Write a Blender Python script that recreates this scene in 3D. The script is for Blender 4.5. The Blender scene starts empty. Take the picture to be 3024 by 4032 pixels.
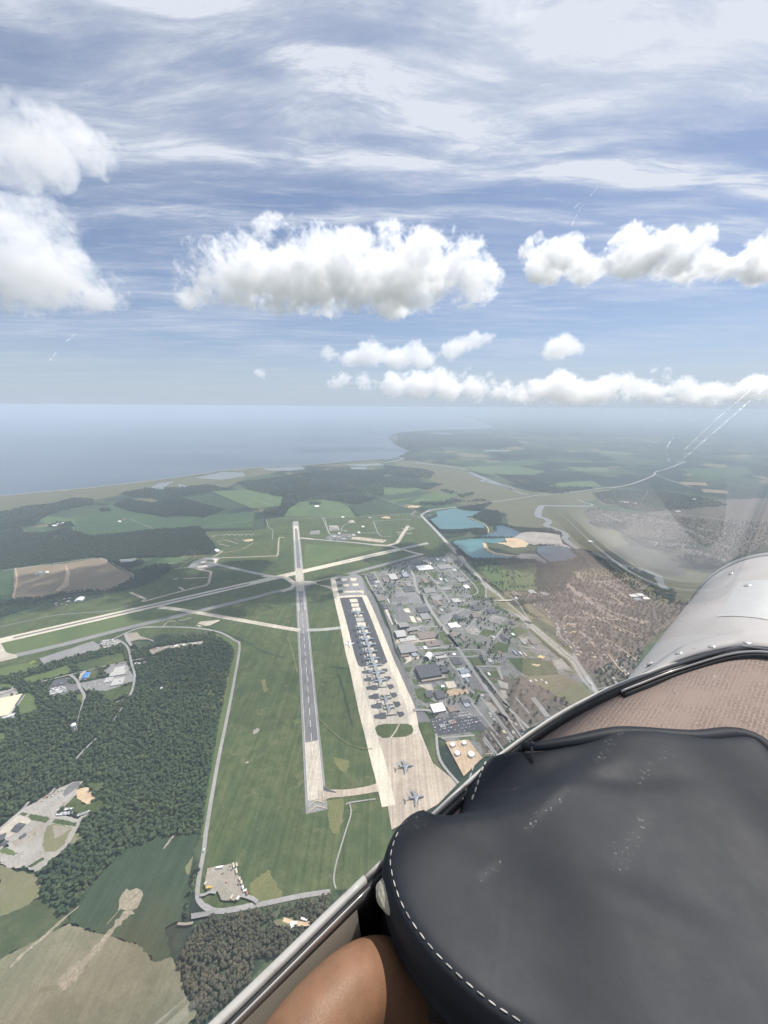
import bpy, bmesh, math, random
import numpy as np
from mathutils import Vector, Matrix, Euler
from mathutils.geometry import tessellate_polygon, delaunay_2d_cdt

R = math.radians
rnd = random.Random(7)
nrs = np.random.RandomState(11)
scene = bpy.context.scene
COL = scene.collection

# ------------------------------------------------------------------ camera, sky, sun, exposure
H = 1130.0                      # metres above the ground
FPX, Y0, ROLL = 1515.0, 1600.0, 0.007
TH = math.atan((2016 - Y0) / FPX)
cam = bpy.data.cameras.new('camera')
cam.sensor_fit = 'VERTICAL'; cam.sensor_height = 36.0; cam.lens = 36.0 * FPX / 4032.0
cam.clip_start = 0.02; cam.clip_end = 400000.0
camo = bpy.data.objects.new('camera', cam); COL.objects.link(camo)
_X, _F, _D = Vector((1, 0, 0)), Vector((0, math.cos(TH), -math.sin(TH))), Vector((0, -math.sin(TH), -math.cos(TH)))
_c, _s = math.cos(ROLL), math.sin(ROLL)
_right, _up = _c * _X - _s * _D, -(_s * _X + _c * _D)
camo.matrix_world = Matrix(((_right.x, _up.x, -_F.x, 0), (_right.y, _up.y, -_F.y, 0), (_right.z, _up.z, -_F.z, H), (0, 0, 0, 1)))
scene.camera = camo

SUN_EL, SUN_AZ = R(57), R(55)   # azimuth clockwise from +Y (straight ahead)
SUN_DIR = Vector((math.sin(SUN_AZ) * math.cos(SUN_EL), math.cos(SUN_AZ) * math.cos(SUN_EL), math.sin(SUN_EL)))
sl = bpy.data.lights.new('sun', 'SUN'); sl.energy = 4.4; sl.angle = R(0.53); sl.color = (1.0, 0.95, 0.88)
so = bpy.data.objects.new('sun', sl); COL.objects.link(so)
so.rotation_euler = SUN_DIR.to_track_quat('Z', 'Y').to_euler(); so.location = (0, 0, H + 50)

scene.view_settings.view_transform = 'Standard'; scene.view_settings.look = 'None'
scene.view_settings.exposure = 0.33; scene.view_settings.gamma = 1.0
scene.view_settings.use_curve_mapping = False
scene.render.engine = 'CYCLES'
cy = scene.cycles
cy.use_denoising = True; cy.max_bounces = 16; cy.diffuse_bounces = 2; cy.glossy_bounces = 3
cy.transmission_bounces = 4; cy.transparent_max_bounces = 12; cy.volume_bounces = 14
cy.sample_clamp_indirect = 6.0; cy.caustics_reflective = False; cy.caustics_refractive = False
cy.volume_step_rate = 1.0


# ------------------------------------------------------------------ node helpers
class NT:
    def __init__(s, tree):
        s.t = tree; s.n = tree.nodes; s.l = tree.links
    def new(s, typ, ins=None, **kw):
        n = s.n.new(typ)
        for k, v in kw.items():
            setattr(n, k, v)
        for k, v in (ins or {}).items():
            s.set(n.inputs[k], v)
        return n
    def set(s, sock, v):
        if isinstance(v, bpy.types.NodeSocket):
            s.l.new(v, sock)
        elif isinstance(v, bpy.types.Node):
            s.l.new(v.outputs[0], sock)
        else:
            if sock.type == 'RGBA' and len(v) == 3:
                v = (*v, 1)
            sock.default_value = v
    def math(s, op, a, b=0.0, c=None, clamp=False):
        n = s.n.new('ShaderNodeMath'); n.operation = op; n.use_clamp = clamp
        s.set(n.inputs[0], a); s.set(n.inputs[1], b)
        if c is not None: s.set(n.inputs[2], c)
        return n.outputs[0]
    def vmath(s, op, a, b=(0, 0, 0)):
        n = s.n.new('ShaderNodeVectorMath'); n.operation = op
        s.set(n.inputs[0], a)
        if op == 'SCALE': s.set(n.inputs['Scale'], b)
        else: s.set(n.inputs[1], b)
        return n.outputs['Value'] if op in ('LENGTH', 'DOT_PRODUCT', 'DISTANCE') else n.outputs['Vector']
    def map(s, v, a, b, c=0.0, d=1.0, smooth=True):
        n = s.n.new('ShaderNodeMapRange'); n.interpolation_type = 'SMOOTHSTEP' if smooth else 'LINEAR'
        for i, x in enumerate((v, a, b, c, d)): s.set(n.inputs[i], x)
        return n.outputs[0]
    def mix(s, f, a, b, blend='MIX'):
        n = s.n.new('ShaderNodeMix'); n.data_type = 'RGBA'; n.blend_type = blend
        s.set(n.inputs[0], f); s.set(n.inputs[6], a); s.set(n.inputs[7], b)
        return n.outputs[2]
    def noise(s, vec, scale, detail=4.0, rough=0.55, dist=0.0, out=0):
        n = s.n.new('ShaderNodeTexNoise')
        s.set(n.inputs['Vector'], vec); s.set(n.inputs['Scale'], scale); s.set(n.inputs['Detail'], detail)
        s.set(n.inputs['Roughness'], rough); s.set(n.inputs['Distortion'], dist)
        return n.outputs[out]
    def mapping(s, vec, loc=(0, 0, 0), rot=(0, 0, 0), scale=(1, 1, 1)):
        n = s.n.new('ShaderNodeMapping')
        s.set(n.inputs['Vector'], vec); s.set(n.inputs['Location'], loc); s.set(n.inputs['Rotation'], rot); s.set(n.inputs['Scale'], scale)
        return n.outputs[0]


MATS = {}
def new_mat(name):
    m = bpy.data.materials.new(name); m.use_nodes = True; m.node_tree.nodes.clear()
    MATS[name] = m
    return m, NT(m.node_tree)

def finish(t, col, rough=0.85, spec=0.2, metal=0.0, bump=None, bstr=0.3, bdist=0.01, coat=0.0, sheen=0.0):
    p = t.new('ShaderNodeBsdfPrincipled')
    t.set(p.inputs['Base Color'], col); t.set(p.inputs['Roughness'], rough)
    t.set(p.inputs['Specular IOR Level'], spec); t.set(p.inputs['Metallic'], metal)
    if coat: t.set(p.inputs['Coat Weight'], coat)
    if sheen: t.set(p.inputs['Sheen Weight'], sheen)
    if bump is not None:
        b = t.new('ShaderNodeBump', {'Strength': bstr, 'Distance': bdist}); t.set(b.inputs['Height'], bump)
        t.l.new(b.outputs[0], p.inputs['Normal'])
    o = t.new('ShaderNodeOutputMaterial'); t.l.new(p.outputs[0], o.inputs[0])
    return p

def land(name, a, b, c=None, size=60.0, big=500.0, rough=0.9, spec=0.1, streak=None, streak_amt=0.25, fine=6.0, spot=None):
    """ground material: two colours mixed by noise in metres, a third by larger noise, optional streaks along a heading"""
    m, t = new_mat(name)
    pos = t.new('ShaderNodeNewGeometry').outputs['Position']
    n1 = t.map(t.noise(pos, 1 / size, 6, 0.65), 0.36, 0.64)
    col = t.mix(n1, a, b)
    if c is not None:
        n2 = t.map(t.noise(pos, 1 / big, 4, 0.6), 0.45, 0.65)
        col = t.mix(t.math('MULTIPLY', n2, 0.7), col, c)
    if streak is not None:
        mp = t.mapping(pos, rot=(0, 0, R(streak)), scale=(1 / 9.0, 1 / 700.0, 1))
        ns = t.map(t.noise(mp, 1.0, 3, 0.6), 0.3, 0.7, 1 - streak_amt, 1 + streak_amt)
        col = t.mix(1.0, col, ns, 'MULTIPLY')
    nf = t.map(t.noise(pos, 1 / fine, 3, 0.7), 0.25, 0.75, 0.86, 1.14)
    col = t.mix(1.0, col, nf, 'MULTIPLY')
    if spot is not None:
        k = t.map(t.noise(pos, 1 / spot[1], 5, 0.7), spot[2], spot[2] + 0.06)
        col = t.mix(k, col, spot[0])
    finish(t, col, rough, spec)
    return m

def plain(name, a, b=None, scale=8.0, rough=0.6, spec=0.4, metal=0.0, rand=0.0):
    """object material: colour with grain, optionally varied per object"""
    m, t = new_mat(name)
    tc = t.new('ShaderNodeNewGeometry').outputs['Position']
    col = t.mix(t.map(t.noise(tc, scale, 4, 0.6), 0.35, 0.65), a, b or tuple(x * 0.85 for x in a))
    if rand:
        oi = t.new('ShaderNodeObjectInfo').outputs['Random']
        v = t.map(oi, 0, 1, 1 - rand, 1 + rand, smooth=False)
        col = t.mix(1.0, col, v, 'MULTIPLY')
    finish(t, col, rough, spec, metal)
    return m

# ------------------------------------------------------------------ the sky
world = bpy.data.worlds.new('World'); scene.world = world; world.use_nodes = True
wt = NT(world.node_tree); wt.n.clear()
sky = wt.new('ShaderNodeTexSky', sky_type='NISHITA')
sky.sun_disc = False; sky.sun_elevation = SUN_EL; sky.sun_rotation = SUN_AZ
sky.altitude = 1100; sky.air_density = 1.0; sky.dust_density = 1.2; sky.ozone_density = 2.0
SKY_STRENGTH = 0.10
d = wt.new('ShaderNodeTexCoord').outputs['Generated']
sep = wt.new('ShaderNodeSeparateXYZ', {0: d})
dx, dy, dz = sep.outputs
zc = wt.math('MAXIMUM', dz, 0.015)
px_, py_ = wt.math('DIVIDE', dx, wt.math('ADD', zc, 0.03)), wt.math('DIVIDE', dy, wt.math('ADD', zc, 0.03))
P0 = wt.new('ShaderNodeCombineXYZ', {0: px_, 1: py_, 2: 0.0}).outputs[0]
# warped coordinates so that the streaks bend
wv = wt.noise(P0, 0.55, 3, 0.5, out=1)
Pw = wt.vmath('ADD', P0, wt.vmath('SCALE', wt.vmath('SUBTRACT', wv, (0.5, 0.5, 0.5)), 0.55))
sA = wt.noise(wt.mapping(Pw, rot=(0, 0, R(-14)), scale=(0.6, 2.0, 1)), 1.2, 8, 0.58, 0.3)
sB = wt.noise(wt.mapping(Pw, loc=(3, 1, 0), rot=(0, 0, R(-20)), scale=(0.75, 3.2, 1)), 1.7, 10, 0.66, 0.35)
sC = wt.noise(wt.mapping(Pw, loc=(1, 4, 0), rot=(0, 0, R(-33)), scale=(0.9, 3.6, 1)), 2.3, 10, 0.68, 0.4)
veil = wt.noise(wt.mapping(P0, loc=(7, 2, 0), scale=(0.5, 0.9, 1)), 0.9, 5, 0.55)
def band(curve, width, fy):
    """mask round the line py = c0 + c1 px + c2 px^2 of the cirrus layer"""
    wx = wt.new('ShaderNodeSeparateXYZ', {0: Pw}).outputs
    line = wt.math('ADD', curve[0], wt.math('MULTIPLY', wx[0], wt.math('ADD', curve[1], wt.math('MULTIPLY', wx[0], curve[2]))))
    dist = wt.math('ABSOLUTE', wt.math('SUBTRACT', wx[1], line))
    return wt.math('MULTIPLY', wt.map(dist, 0.0, width, 1.0, 0.0), fy)
b1 = band((1.52, 0.46, -0.14), 0.16, 1.0)
b2 = band((1.80, 0.10, 0.0), 0.10, 0.75)
b3 = band((2.25, 0.02, 0.0), 0.14, 0.55)
bb = wt.math('ADD', b1, wt.math('ADD', b2, b3))
fil = wt.math('ADD', wt.map(sA, 0.40, 0.78), wt.math('MULTIPLY', wt.math('ADD', wt.map(sB, 0.44, 0.72), wt.map(sC, 0.46, 0.72)), 0.5))
cir = wt.math('ADD', wt.math('MULTIPLY', fil, 0.42), wt.math('MULTIPLY', bb, wt.math('ADD', wt.map(sB, 0.3, 0.68, 0.1, 0.75), wt.map(sC, 0.35, 0.7, 0.05, 0.6))))
cir = wt.math('ADD', cir, wt.map(veil, 0.36, 0.72, 0.0, 0.70))
# more veil overhead, less towards the blue gap lower down
cir = wt.math('MULTIPLY', cir, wt.map(dz, 0.10, 0.55, 0.55, 1.25))
cir = wt.math('ADD', cir, wt.map(dz, 0.42, 0.66, 0.0, 0.50))
feather = wt.math('ADD', wt.map(sB, 0.35, 0.65, 0.0, 0.5), wt.map(sC, 0.36, 0.66, 0.0, 0.5))
cir = wt.math('MULTIPLY', cir, wt.map(feather, 0.0, 1.0, 0.62, 1.25, smooth=False))
cir = wt.map(cir, 0.08, 1.30, 0.0, 0.92, smooth=False)
skyc = wt.mix(0.42, wt.mix(1.0, sky.outputs[0], (1.0, 0.97, 1.0), 'MULTIPLY'), (2.7, 3.3, 4.5))
CIRRUS = (6.3, 6.65, 7.3)
withc = wt.mix(cir, skyc, CIRRUS)
# haze towards the horizon
hz = wt.map(dz, -0.03, 0.27, 1.0, 0.0)
hz = wt.math('POWER', hz, 1.9)
HORIZON = (4.05, 4.8, 5.75)
withc = wt.mix(wt.math('MULTIPLY', hz, 0.95), withc, HORIZON)
bg = wt.new('ShaderNodeBackground', {'Color': withc, 'Strength': SKY_STRENGTH})
wo = wt.new('ShaderNodeOutputWorld'); wt.l.new(bg.outputs[0], wo.inputs[0])

# ------------------------------------------------------------------ from a photo pixel to a point of the place
FRAMES = dict(A=(0, 1900, 1000), B=(1000, 1900, 1000), C=(2000, 1900, 1024), D=(0, 2500, 1000), E=(1000, 2500, 1000), F=(0, 3200, 1000),
              H=(0, 1300, 1512), I=(1512, 1300, 1512), J=(1400, 2150, 500), K=(1800, 2150, 500), L=(1500, 2500, 500), M=(1900, 2450, 500),
              N=(1300, 2250, 400), O=(1300, 2550, 400), P=(0, 2600, 600), Q=(0, 3050, 500), R=(500, 2000, 500), S=(1150, 1950, 600),
              T=(1650, 1850, 700), U=(350, 2450, 500), V=(700, 3250, 600), W=(1750, 2750, 500), X=(0, 0, 3024), Y=(2300, 2050, 724), Z=(900, 3000, 1000))
def ray(x, y):
    a, b = (x - 1512) / FPX, (y - 2016) / FPX
    a, b = _c * a + _s * b, -_s * a + _c * b
    return Vector((a, math.cos(TH) - b * math.sin(TH), -math.sin(TH) - b * math.cos(TH)))
def pix(f, x, y):
    fx, fy, wd = FRAMES[f]; k = wd / 1659.0
    return fx + x * k, fy + y * k
def G(f, x, y, z=0.0):
    """point at height z that frame F of the photo shows at x, y"""
    v = ray(*pix(f, x, y)); t = (z - H) / v.z
    return Vector((v.x * t, v.y * t, z))
def tr(s, z=0.0):
    """'A 0,1 2,3 B 4,5' -> list of ground points"""
    out, f = [], None
    for tok in s.split():
        if ',' in tok:
            x, y = tok.split(','); out.append(G(f, float(x), float(y), z))
        else: f = tok
    return out

# ------------------------------------------------------------------ object helpers
def link(o, parent=None):
    COL.objects.link(o)
    if parent is not None: o.parent = parent
    return o
def tag(o, label=None, cat=None, group=None, kind=None):
    if label: o['label'] = label
    if cat: o['category'] = cat
    if group: o['group'] = group
    if kind: o['kind'] = kind
    return o
def mesh_obj(name, verts, faces, mat=None, parent=None, loc=None, rz=0.0, smooth=False):
    me = bpy.data.meshes.new(name)
    me.from_pydata([tuple(v) for v in verts], [], faces); me.update()
    if mat is not None: me.materials.append(MATS[mat] if isinstance(mat, str) else mat)
    if smooth: me.polygons.foreach_set('use_smooth', [True] * len(me.polygons))
    o = bpy.data.objects.new(name, me)
    if loc is not None: o.location = loc
    o.rotation_euler.z = rz
    return link(o, parent)
def bm_obj(name, bm, mat=None, parent=None, loc=None, rz=0.0, smooth=False):
    me = bpy.data.meshes.new(name); bm.to_mesh(me); bm.free()
    if mat is not None: me.materials.append(MATS[mat] if isinstance(mat, str) else mat)
    if smooth: me.polygons.foreach_set('use_smooth', [True] * len(me.polygons))
    o = bpy.data.objects.new(name, me)
    if loc is not None: o.location = loc
    o.rotation_euler.z = rz
    return link(o, parent)
def inst(o, parent=None, loc=None, rz=None, scale=None):
    """a copy of one object sharing its mesh"""
    c = o.copy(); COL.objects.link(c); c.parent = parent
    if loc is not None: c.location = loc
    if rz is not None: c.rotation_euler.z = rz
    if scale is not None: c.scale = scale
    return c
def copy_tree(o, loc=None, rz=None, scale=None):
    c = inst(o, None, loc, rz, scale)
    for ch in list(o.children):
        k = inst(ch, c)
        for g in list(ch.children): inst(g, k)
    return c
def empty(name, loc, rz=0.0):
    o = bpy.data.objects.new(name, None); o.location = loc; o.rotation_euler.z = rz; o.empty_display_size = 0.1
    return link(o)

LAYER = [0.0]
CLEAR = []                       # outlines that no tree may stand in
OPEN_GROUND = {'lawn', 'parking_lot', 'gravel_lot', 'clearing', 'road', 'track', 'quarry_yard', 'hardstand', 'perimeter_road', 'street', 'grass_verge', 'highway', 'pond', 'river', 'bean_field', 'rough_field', 'layby', 'compound_yard', 'airfield_grass', 'jetty', 'bare_ground', 'tank_yard', 'playing_field', 'field_track', 'ploughed_field', 'access_road', 'causeway', 'creek', 'bare_strip', 'bay', 'marsh_pond', 'sand_pit', 'rough_ground', 'dirt_mound', 'asphalt_yard', 'bare_patch', 'dirt_bank'}
BOXES = []                       # footprints already built on
def sheet(name, pts, mat, z=None, wob=0.0, kind='structure', parent=None):
    """flat polygon lying on the ground, each new one a little above the last"""
    if z is None:
        LAYER[0] += 0.012; z = 0.1 + LAYER[0]
    P = [Vector((p[0], p[1])) for p in pts]
    if wob:
        Q = []
        for i in range(len(P)):
            a, b = P[i], P[(i + 1) % len(P)]
            n = max(1, min(24, int((b - a).length / (wob * 2.5))))
            for k in range(n):
                q = a.lerp(b, k / n)
                if k: q = q + Vector((rnd.uniform(-wob, wob), rnd.uniform(-wob, wob)))
                Q.append(q)
        P = Q
    c = sum(P, Vector((0, 0))) / len(P)
    V3 = [Vector((p.x - c.x, p.y - c.y, 0)) for p in P]
    tris = tessellate_polygon([V3])
    fs = []
    for a, b, cc in tris:
        n = (V3[b] - V3[a]).cross(V3[cc] - V3[a]).z
        fs.append((a, b, cc) if n > 0 else (a, cc, b))
    o = mesh_obj(name, V3, fs, mat, parent, (c.x, c.y, z))
    if kind and parent is None: o['kind'] = kind
    if name in OPEN_GROUND: CLEAR.append([(p.x, p.y) for p in P])
    return o
def smooth_line(P, step=0.0, n=6):
    """Catmull-Rom through the points"""
    P = [Vector((p[0], p[1])) for p in P]
    if len(P) < 3: return P
    out = []
    for i in range(len(P) - 1):
        p0, p1, p2, p3 = P[max(i - 1, 0)], P[i], P[i + 1], P[min(i + 2, len(P) - 1)]
        for k in range(n):
            t = k / n
            out.append(0.5 * ((2 * p1) + (-p0 + p2) * t + (2 * p0 - 5 * p1 + 4 * p2 - p3) * t * t + (-p0 + 3 * p1 - 3 * p2 + p3) * t ** 3))
    out.append(P[-1])
    return out
def strip(name, pts, width, mat, z=None, smooth=True, kind='structure', wob=0.0, parent=None, sharp=False):
    """a road or a runway: a ribbon of WIDTH metres (or a list, one width per point) along the points"""
    if z is None:
        LAYER[0] += 0.012; z = 0.1 + LAYER[0]
    P = smooth_line(pts) if smooth and not sharp else [Vector((p[0], p[1])) for p in pts]
    m = len(P)
    if isinstance(width, (list, tuple)):
        W = np.interp(np.linspace(0, 1, m), np.linspace(0, 1, len(width)), width)
    else: W = [width] * m
    V, Fc = [], []
    for i in range(m):
        t = (P[min(i + 1, m - 1)] - P[max(i - 1, 0)]).normalized(); nrm = Vector((-t.y, t.x))
        if 0 < i < m - 1 and not smooth:
            t0 = (P[i] - P[i - 1]).normalized(); k = max(0.5, abs(t.dot(t0))); 
        else: k = 1.0
        h = W[i] / 2 / k * (1 + (rnd.uniform(-wob, wob) if wob else 0))
        V += [P[i] + nrm * h, P[i] - nrm * h]
    if name in OPEN_GROUND: CLEAR.append([tuple(a + (a - b).normalized() * 5) for a, b in zip(V[0::2], V[1::2])] + [tuple(b + (b - a).normalized() * 5) for a, b in zip(V[0::2], V[1::2])][::-1])
    c = sum(V, Vector((0, 0))) / len(V)
    V = [(v.x - c.x, v.y - c.y, 0) for v in V]
    for i in range(m - 1): Fc.append((2 * i, 2 * i + 1, 2 * i + 3, 2 * i + 2))
    o = mesh_obj(name, V, Fc, mat, parent, (c.x, c.y, z))
    if kind and parent is None: o['kind'] = kind
    return o
def inside(x, y, poly):
    """vectorised point in polygon"""
    x, y = np.asarray(x), np.asarray(y); r = np.zeros(x.shape, bool); n = len(poly)
    for i in range(n):
        x1, y1 = poly[i][0], poly[i][1]; x2, y2 = poly[(i + 1) % n][0], poly[(i + 1) % n][1]
        if y1 == y2: continue
        c = ((y1 > y) != (y2 > y)) & (x < (x2 - x1) * (y - y1) / (y2 - y1) + x1)
        r ^= c
    return r
def near_line(x, y, pts, dist):
    r = np.zeros(np.shape(x), bool)
    for a, b in zip(pts[:-1], pts[1:]):
        ax, ay, bx, by = a[0], a[1], b[0], b[1]; L2 = (bx - ax) ** 2 + (by - ay) ** 2 + 1e-9
        t = np.clip(((x - ax) * (bx - ax) + (y - ay) * (by - ay)) / L2, 0, 1)
        r |= np.hypot(x - ax - t * (bx - ax), y - ay - t * (by - ay)) < dist
    return r

def to_px(p, z=8.0):
    """full-size photo pixel of points of the ground"""
    v = np.stack([p[:, 0], p[:, 1], np.full(len(p), z - H)], 1)
    R_, U_, F_ = np.array(_right), np.array(_up), np.array(_F)
    dpt = v @ F_; return 1512 + FPX * (v @ R_) / dpt, 2016 - FPX * (v @ U_) / dpt

# ------------------------------------------------------------------ ground materials
GA = -13.7                       # heading of the runway and of the base's streets, degrees from straight ahead
land('crop', (0.048, 0.083, 0.042), (0.060, 0.098, 0.047), (0.042, 0.074, 0.044), 90, 700)
land('crop_dark', (0.038, 0.060, 0.034), (0.048, 0.071, 0.040), None, 60, streak=40, streak_amt=0.12)
land('crop_light', (0.085, 0.128, 0.056), (0.105, 0.146, 0.064), (0.072, 0.115, 0.056), 120, 500)
land('grass', (0.060, 0.083, 0.033), (0.092, 0.110, 0.048), (0.050, 0.076, 0.035), 38, 210, streak=-GA, streak_amt=0.16, spot=((0.115, 0.12, 0.062), 70.0, 0.60))
land('grass_light', (0.092, 0.128, 0.050), (0.110, 0.140, 0.056), (0.078, 0.112, 0.046), 60, 300)
land('grass_dry', (0.16, 0.155, 0.07), (0.13, 0.14, 0.06), None, 50)
land('yellow_grass', (0.20, 0.22, 0.05), (0.15, 0.19, 0.05), None, 30)
land('marsh', (0.112, 0.112, 0.066), (0.130, 0.126, 0.074), (0.098, 0.104, 0.062), 200, 900)  # olive-brown shift paints some of the canopy's brown reflection into the marsh
land('soil', (0.21, 0.165, 0.115), (0.24, 0.19, 0.135), (0.19, 0.16, 0.10), 90, 300, streak=60, streak_amt=0.08)
land('bare', (0.27, 0.235, 0.19), (0.33, 0.30, 0.255), (0.20, 0.19, 0.15), 30, 120, spot=((0.12, 0.13, 0.07), 25.0, 0.62))
land('sand', (0.50, 0.37, 0.23), (0.58, 0.46, 0.31), (0.40, 0.30, 0.19), 30, 90)
land('tan_lot', (0.40, 0.29, 0.19), (0.46, 0.36, 0.26), None, 20, streak=-GA, streak_amt=0.1)
land('gravel', (0.30, 0.28, 0.25), (0.38, 0.355, 0.32), (0.24, 0.22, 0.19), 25, 100, spot=((0.15, 0.14, 0.12), 18.0, 0.62))
land('concrete', (0.43, 0.385, 0.315), (0.49, 0.445, 0.375), (0.39, 0.345, 0.285), 40, 150, streak=-GA, streak_amt=0.10, fine=9)
land('concrete_cream', (0.56, 0.50, 0.40), (0.60, 0.54, 0.44), (0.52, 0.47, 0.38), 30, 120, streak=-GA, streak_amt=0.10)
land('concrete_tan', (0.38, 0.32, 0.255), (0.44, 0.375, 0.30), (0.34, 0.285, 0.23), 60, 110, streak=-GA + 6, streak_amt=0.16, fine=5)
land('concrete_grey', (0.33, 0.32, 0.30), (0.38, 0.37, 0.35), (0.29, 0.28, 0.27), 50, 160, streak=-GA, streak_amt=0.1)
land('asphalt', (0.155, 0.152, 0.152), (0.18, 0.177, 0.176), (0.135, 0.133, 0.136), 60, 200, streak=-GA, streak_amt=0.12)
land('asphalt_dark', (0.075, 0.077, 0.085), (0.09, 0.092, 0.10), None, 40, streak=-GA, streak_amt=0.1)
land('asphalt_pale', (0.22, 0.215, 0.21), (0.26, 0.255, 0.25), (0.19, 0.19, 0.185), 50, 200)
land('road', (0.27, 0.26, 0.25), (0.31, 0.30, 0.285), None, 60)
land('lots', (0.155, 0.155, 0.15), (0.22, 0.215, 0.205), (0.13, 0.14, 0.11), 35, 130, spot=((0.085, 0.115, 0.05), 60.0, 0.53))
land('forest_floor', (0.020, 0.030, 0.014), (0.028, 0.040, 0.018), None, 20)
land('scrub', (0.055, 0.075, 0.035), (0.085, 0.10, 0.05), (0.05, 0.07, 0.035), 14, 120, fine=4)
land('suburb_floor', (0.165, 0.135, 0.115), (0.105, 0.095, 0.07), (0.13, 0.108, 0.095), 30, 200, fine=8, spot=((0.05, 0.06, 0.04), 26.0, 0.55))  # brown-mauve tint holds the canopy's deck reflection, painted into the ground
land('sedge', (0.19, 0.175, 0.105), (0.16, 0.16, 0.085), (0.145, 0.135, 0.085), 60, 160, fine=3)
land('bare_streak', (0.33, 0.285, 0.215), (0.20, 0.18, 0.125), (0.25, 0.22, 0.165), 7, 30, fine=3)
land('veil_tan_field', (0.165, 0.158, 0.105), (0.20, 0.188, 0.125), (0.14, 0.142, 0.09), 25, 90, streak=45, streak_amt=0.08, fine=4, spot=((0.19, 0.17, 0.12), 40.0, 0.60))  # tan colour carries the pale veil mirrored in the canopy
land('white_paint', (0.72, 0.70, 0.66), (0.66, 0.64, 0.60), None, 15)
land('yellow_paint', (0.55, 0.47, 0.30), (0.50, 0.43, 0.28), None, 15)
def water_mat(name, a, b, rough=0.25, scale=300.0, bstr=0.25):
    m, t = new_mat(name)
    pos = t.new('ShaderNodeNewGeometry').outputs['Position']
    col = t.mix(t.map(t.noise(t.mapping(pos, scale=(0.4, 1, 1)), 1 / scale, 5, 0.6), 0.35, 0.65), a, b)
    finish(t, col, rough, 0.5, bump=t.noise(pos, 1 / 12.0, 3, 0.6), bstr=bstr, bdist=1.2)
water_mat('bay_water', (0.048, 0.074, 0.105), (0.088, 0.112, 0.14), 0.32, 2500.0)
water_mat('pond_teal', (0.055, 0.145, 0.16), (0.065, 0.16, 0.172), 0.3)
water_mat('pond_aqua', (0.06, 0.165, 0.17), (0.085, 0.20, 0.195), 0.3, 150.0)
water_mat('pond_blue', (0.036, 0.078, 0.105), (0.042, 0.088, 0.115), 0.3)
water_mat('river_water', (0.16, 0.17, 0.165), (0.18, 0.19, 0.18), 0.35)

# far farmland: a mosaic of woods and fields in the material, real woods stand on it nearer by
m, t = new_mat('farmland')
pos = t.new('ShaderNodeNewGeometry').outputs['Position']
wp = t.vmath('ADD', pos, t.vmath('SCALE', t.noise(pos, 1 / 600.0, 3, 0.6, out=1), 420.0))
vor = t.new('ShaderNodeTexVoronoi', {'Vector': t.mapping(wp, rot=(0, 0, R(20)), scale=(1, 0.8, 1)), 'Scale': 1 / 430.0, 'Randomness': 0.9})
rv = t.new('ShaderNodeSeparateXYZ', {0: vor.outputs['Color']}).outputs
f1 = t.mix(t.map(rv[0], 0.3, 0.7), (0.048, 0.072, 0.044), (0.074, 0.096, 0.054))
f1 = t.mix(t.map(rv[1], 0.80, 0.84), f1, (0.17, 0.15, 0.09))
f1 = t.mix(t.map(rv[1], 0.10, 0.14), (0.055, 0.09, 0.05), f1)
wd = t.noise(pos, 1 / 1300.0, 7, 0.62, 0.4)
f1 = t.mix(t.map(wd, 0.47, 0.51), f1, (0.026, 0.038, 0.029))
f1 = t.mix(t.map(t.noise(pos, 1 / 120.0, 6, 0.8), 0.62, 0.68), f1, (0.20, 0.19, 0.17))
f1 = t.mix(t.map(t.noise(t.mapping(pos, loc=(900, 40, 0)), 1 / 110.0, 6, 0.8), 0.54, 0.62), f1, (0.034, 0.050, 0.032))
nf = t.map(t.noise(pos, 1 / 35.0, 4, 0.75), 0.25, 0.75, 0.7, 1.3)
f1 = t.mix(1.0, f1, nf, 'MULTIPLY')
finish(t, f1, 0.95, 0.05)

# ------------------------------------------------------------------ the setting: ground, water, fields
n_ = 96
rings = [0, 1500, 4000, 9000, 20000, 45000, 90000, 160000]
V = [(0, 0, 0)]; Fc = []
for ri, r in enumerate(rings[1:]):
    for k in range(n_): V.append((r * math.sin(2 * math.pi * k / n_), r * math.cos(2 * math.pi * k / n_), 0))
for k in range(n_): Fc.append((0, 1 + (k + 1) % n_, 1 + k))
for ri in range(len(rings) - 2):
    b = 1 + ri * n_
    for k in range(n_): Fc.append((b + k, b + (k + 1) % n_, b + n_ + (k + 1) % n_, b + n_ + k))
mesh_obj('ground', V, Fc, 'farmland')['kind'] = 'structure'

coast = tr('H -300,745 0,717 150,703 250,693 400,680 560,662 700,645 830,628 960,607 1100,595 1300,585 1500,568 1659,556 I 60,548 108,522 75,508 45,495 38,482 15,464 40,450 80,440 150,434 240,430 400,428 480,417 420,397 380,384 300,374')
sheet('bay', coast + [Vector((9000, 110000)), Vector((-140000, 90000)), Vector((-140000, 2500))], 'bay_water', wob=30.0)
strip('beach', coast[:13], 22, 'sand', smooth=False)
sheet('marsh', tr('H -200,745 0,720 250,697 560,666 830,633 960,612 1100,600 1300,590 1500,573 1659,561 1659,575 1300,592 1060,640 960,690 700,690 560,700 400,740 200,765 0,795 -200,810'), 'marsh', wob=25)
for s in ('H 640,685 690,660 750,654 720,672 700,690', 'H 770,665 810,672 800,682 775,677', 'H 845,637 960,612 1050,615 1062,630 960,646 870,641',
          'H 1130,597 1300,588 1322,600 1250,608 1160,606', 'H 1480,582 1640,575 1659,583 1560,588', 'H 1515,592 1590,590 1580,601 1520,600',
          'I 180,443 270,444 320,455 250,450', 'I 430,518 550,519 540,524 440,523'):
    sheet('marsh_pond', tr(s), 'river_water', wob=12)
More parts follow.
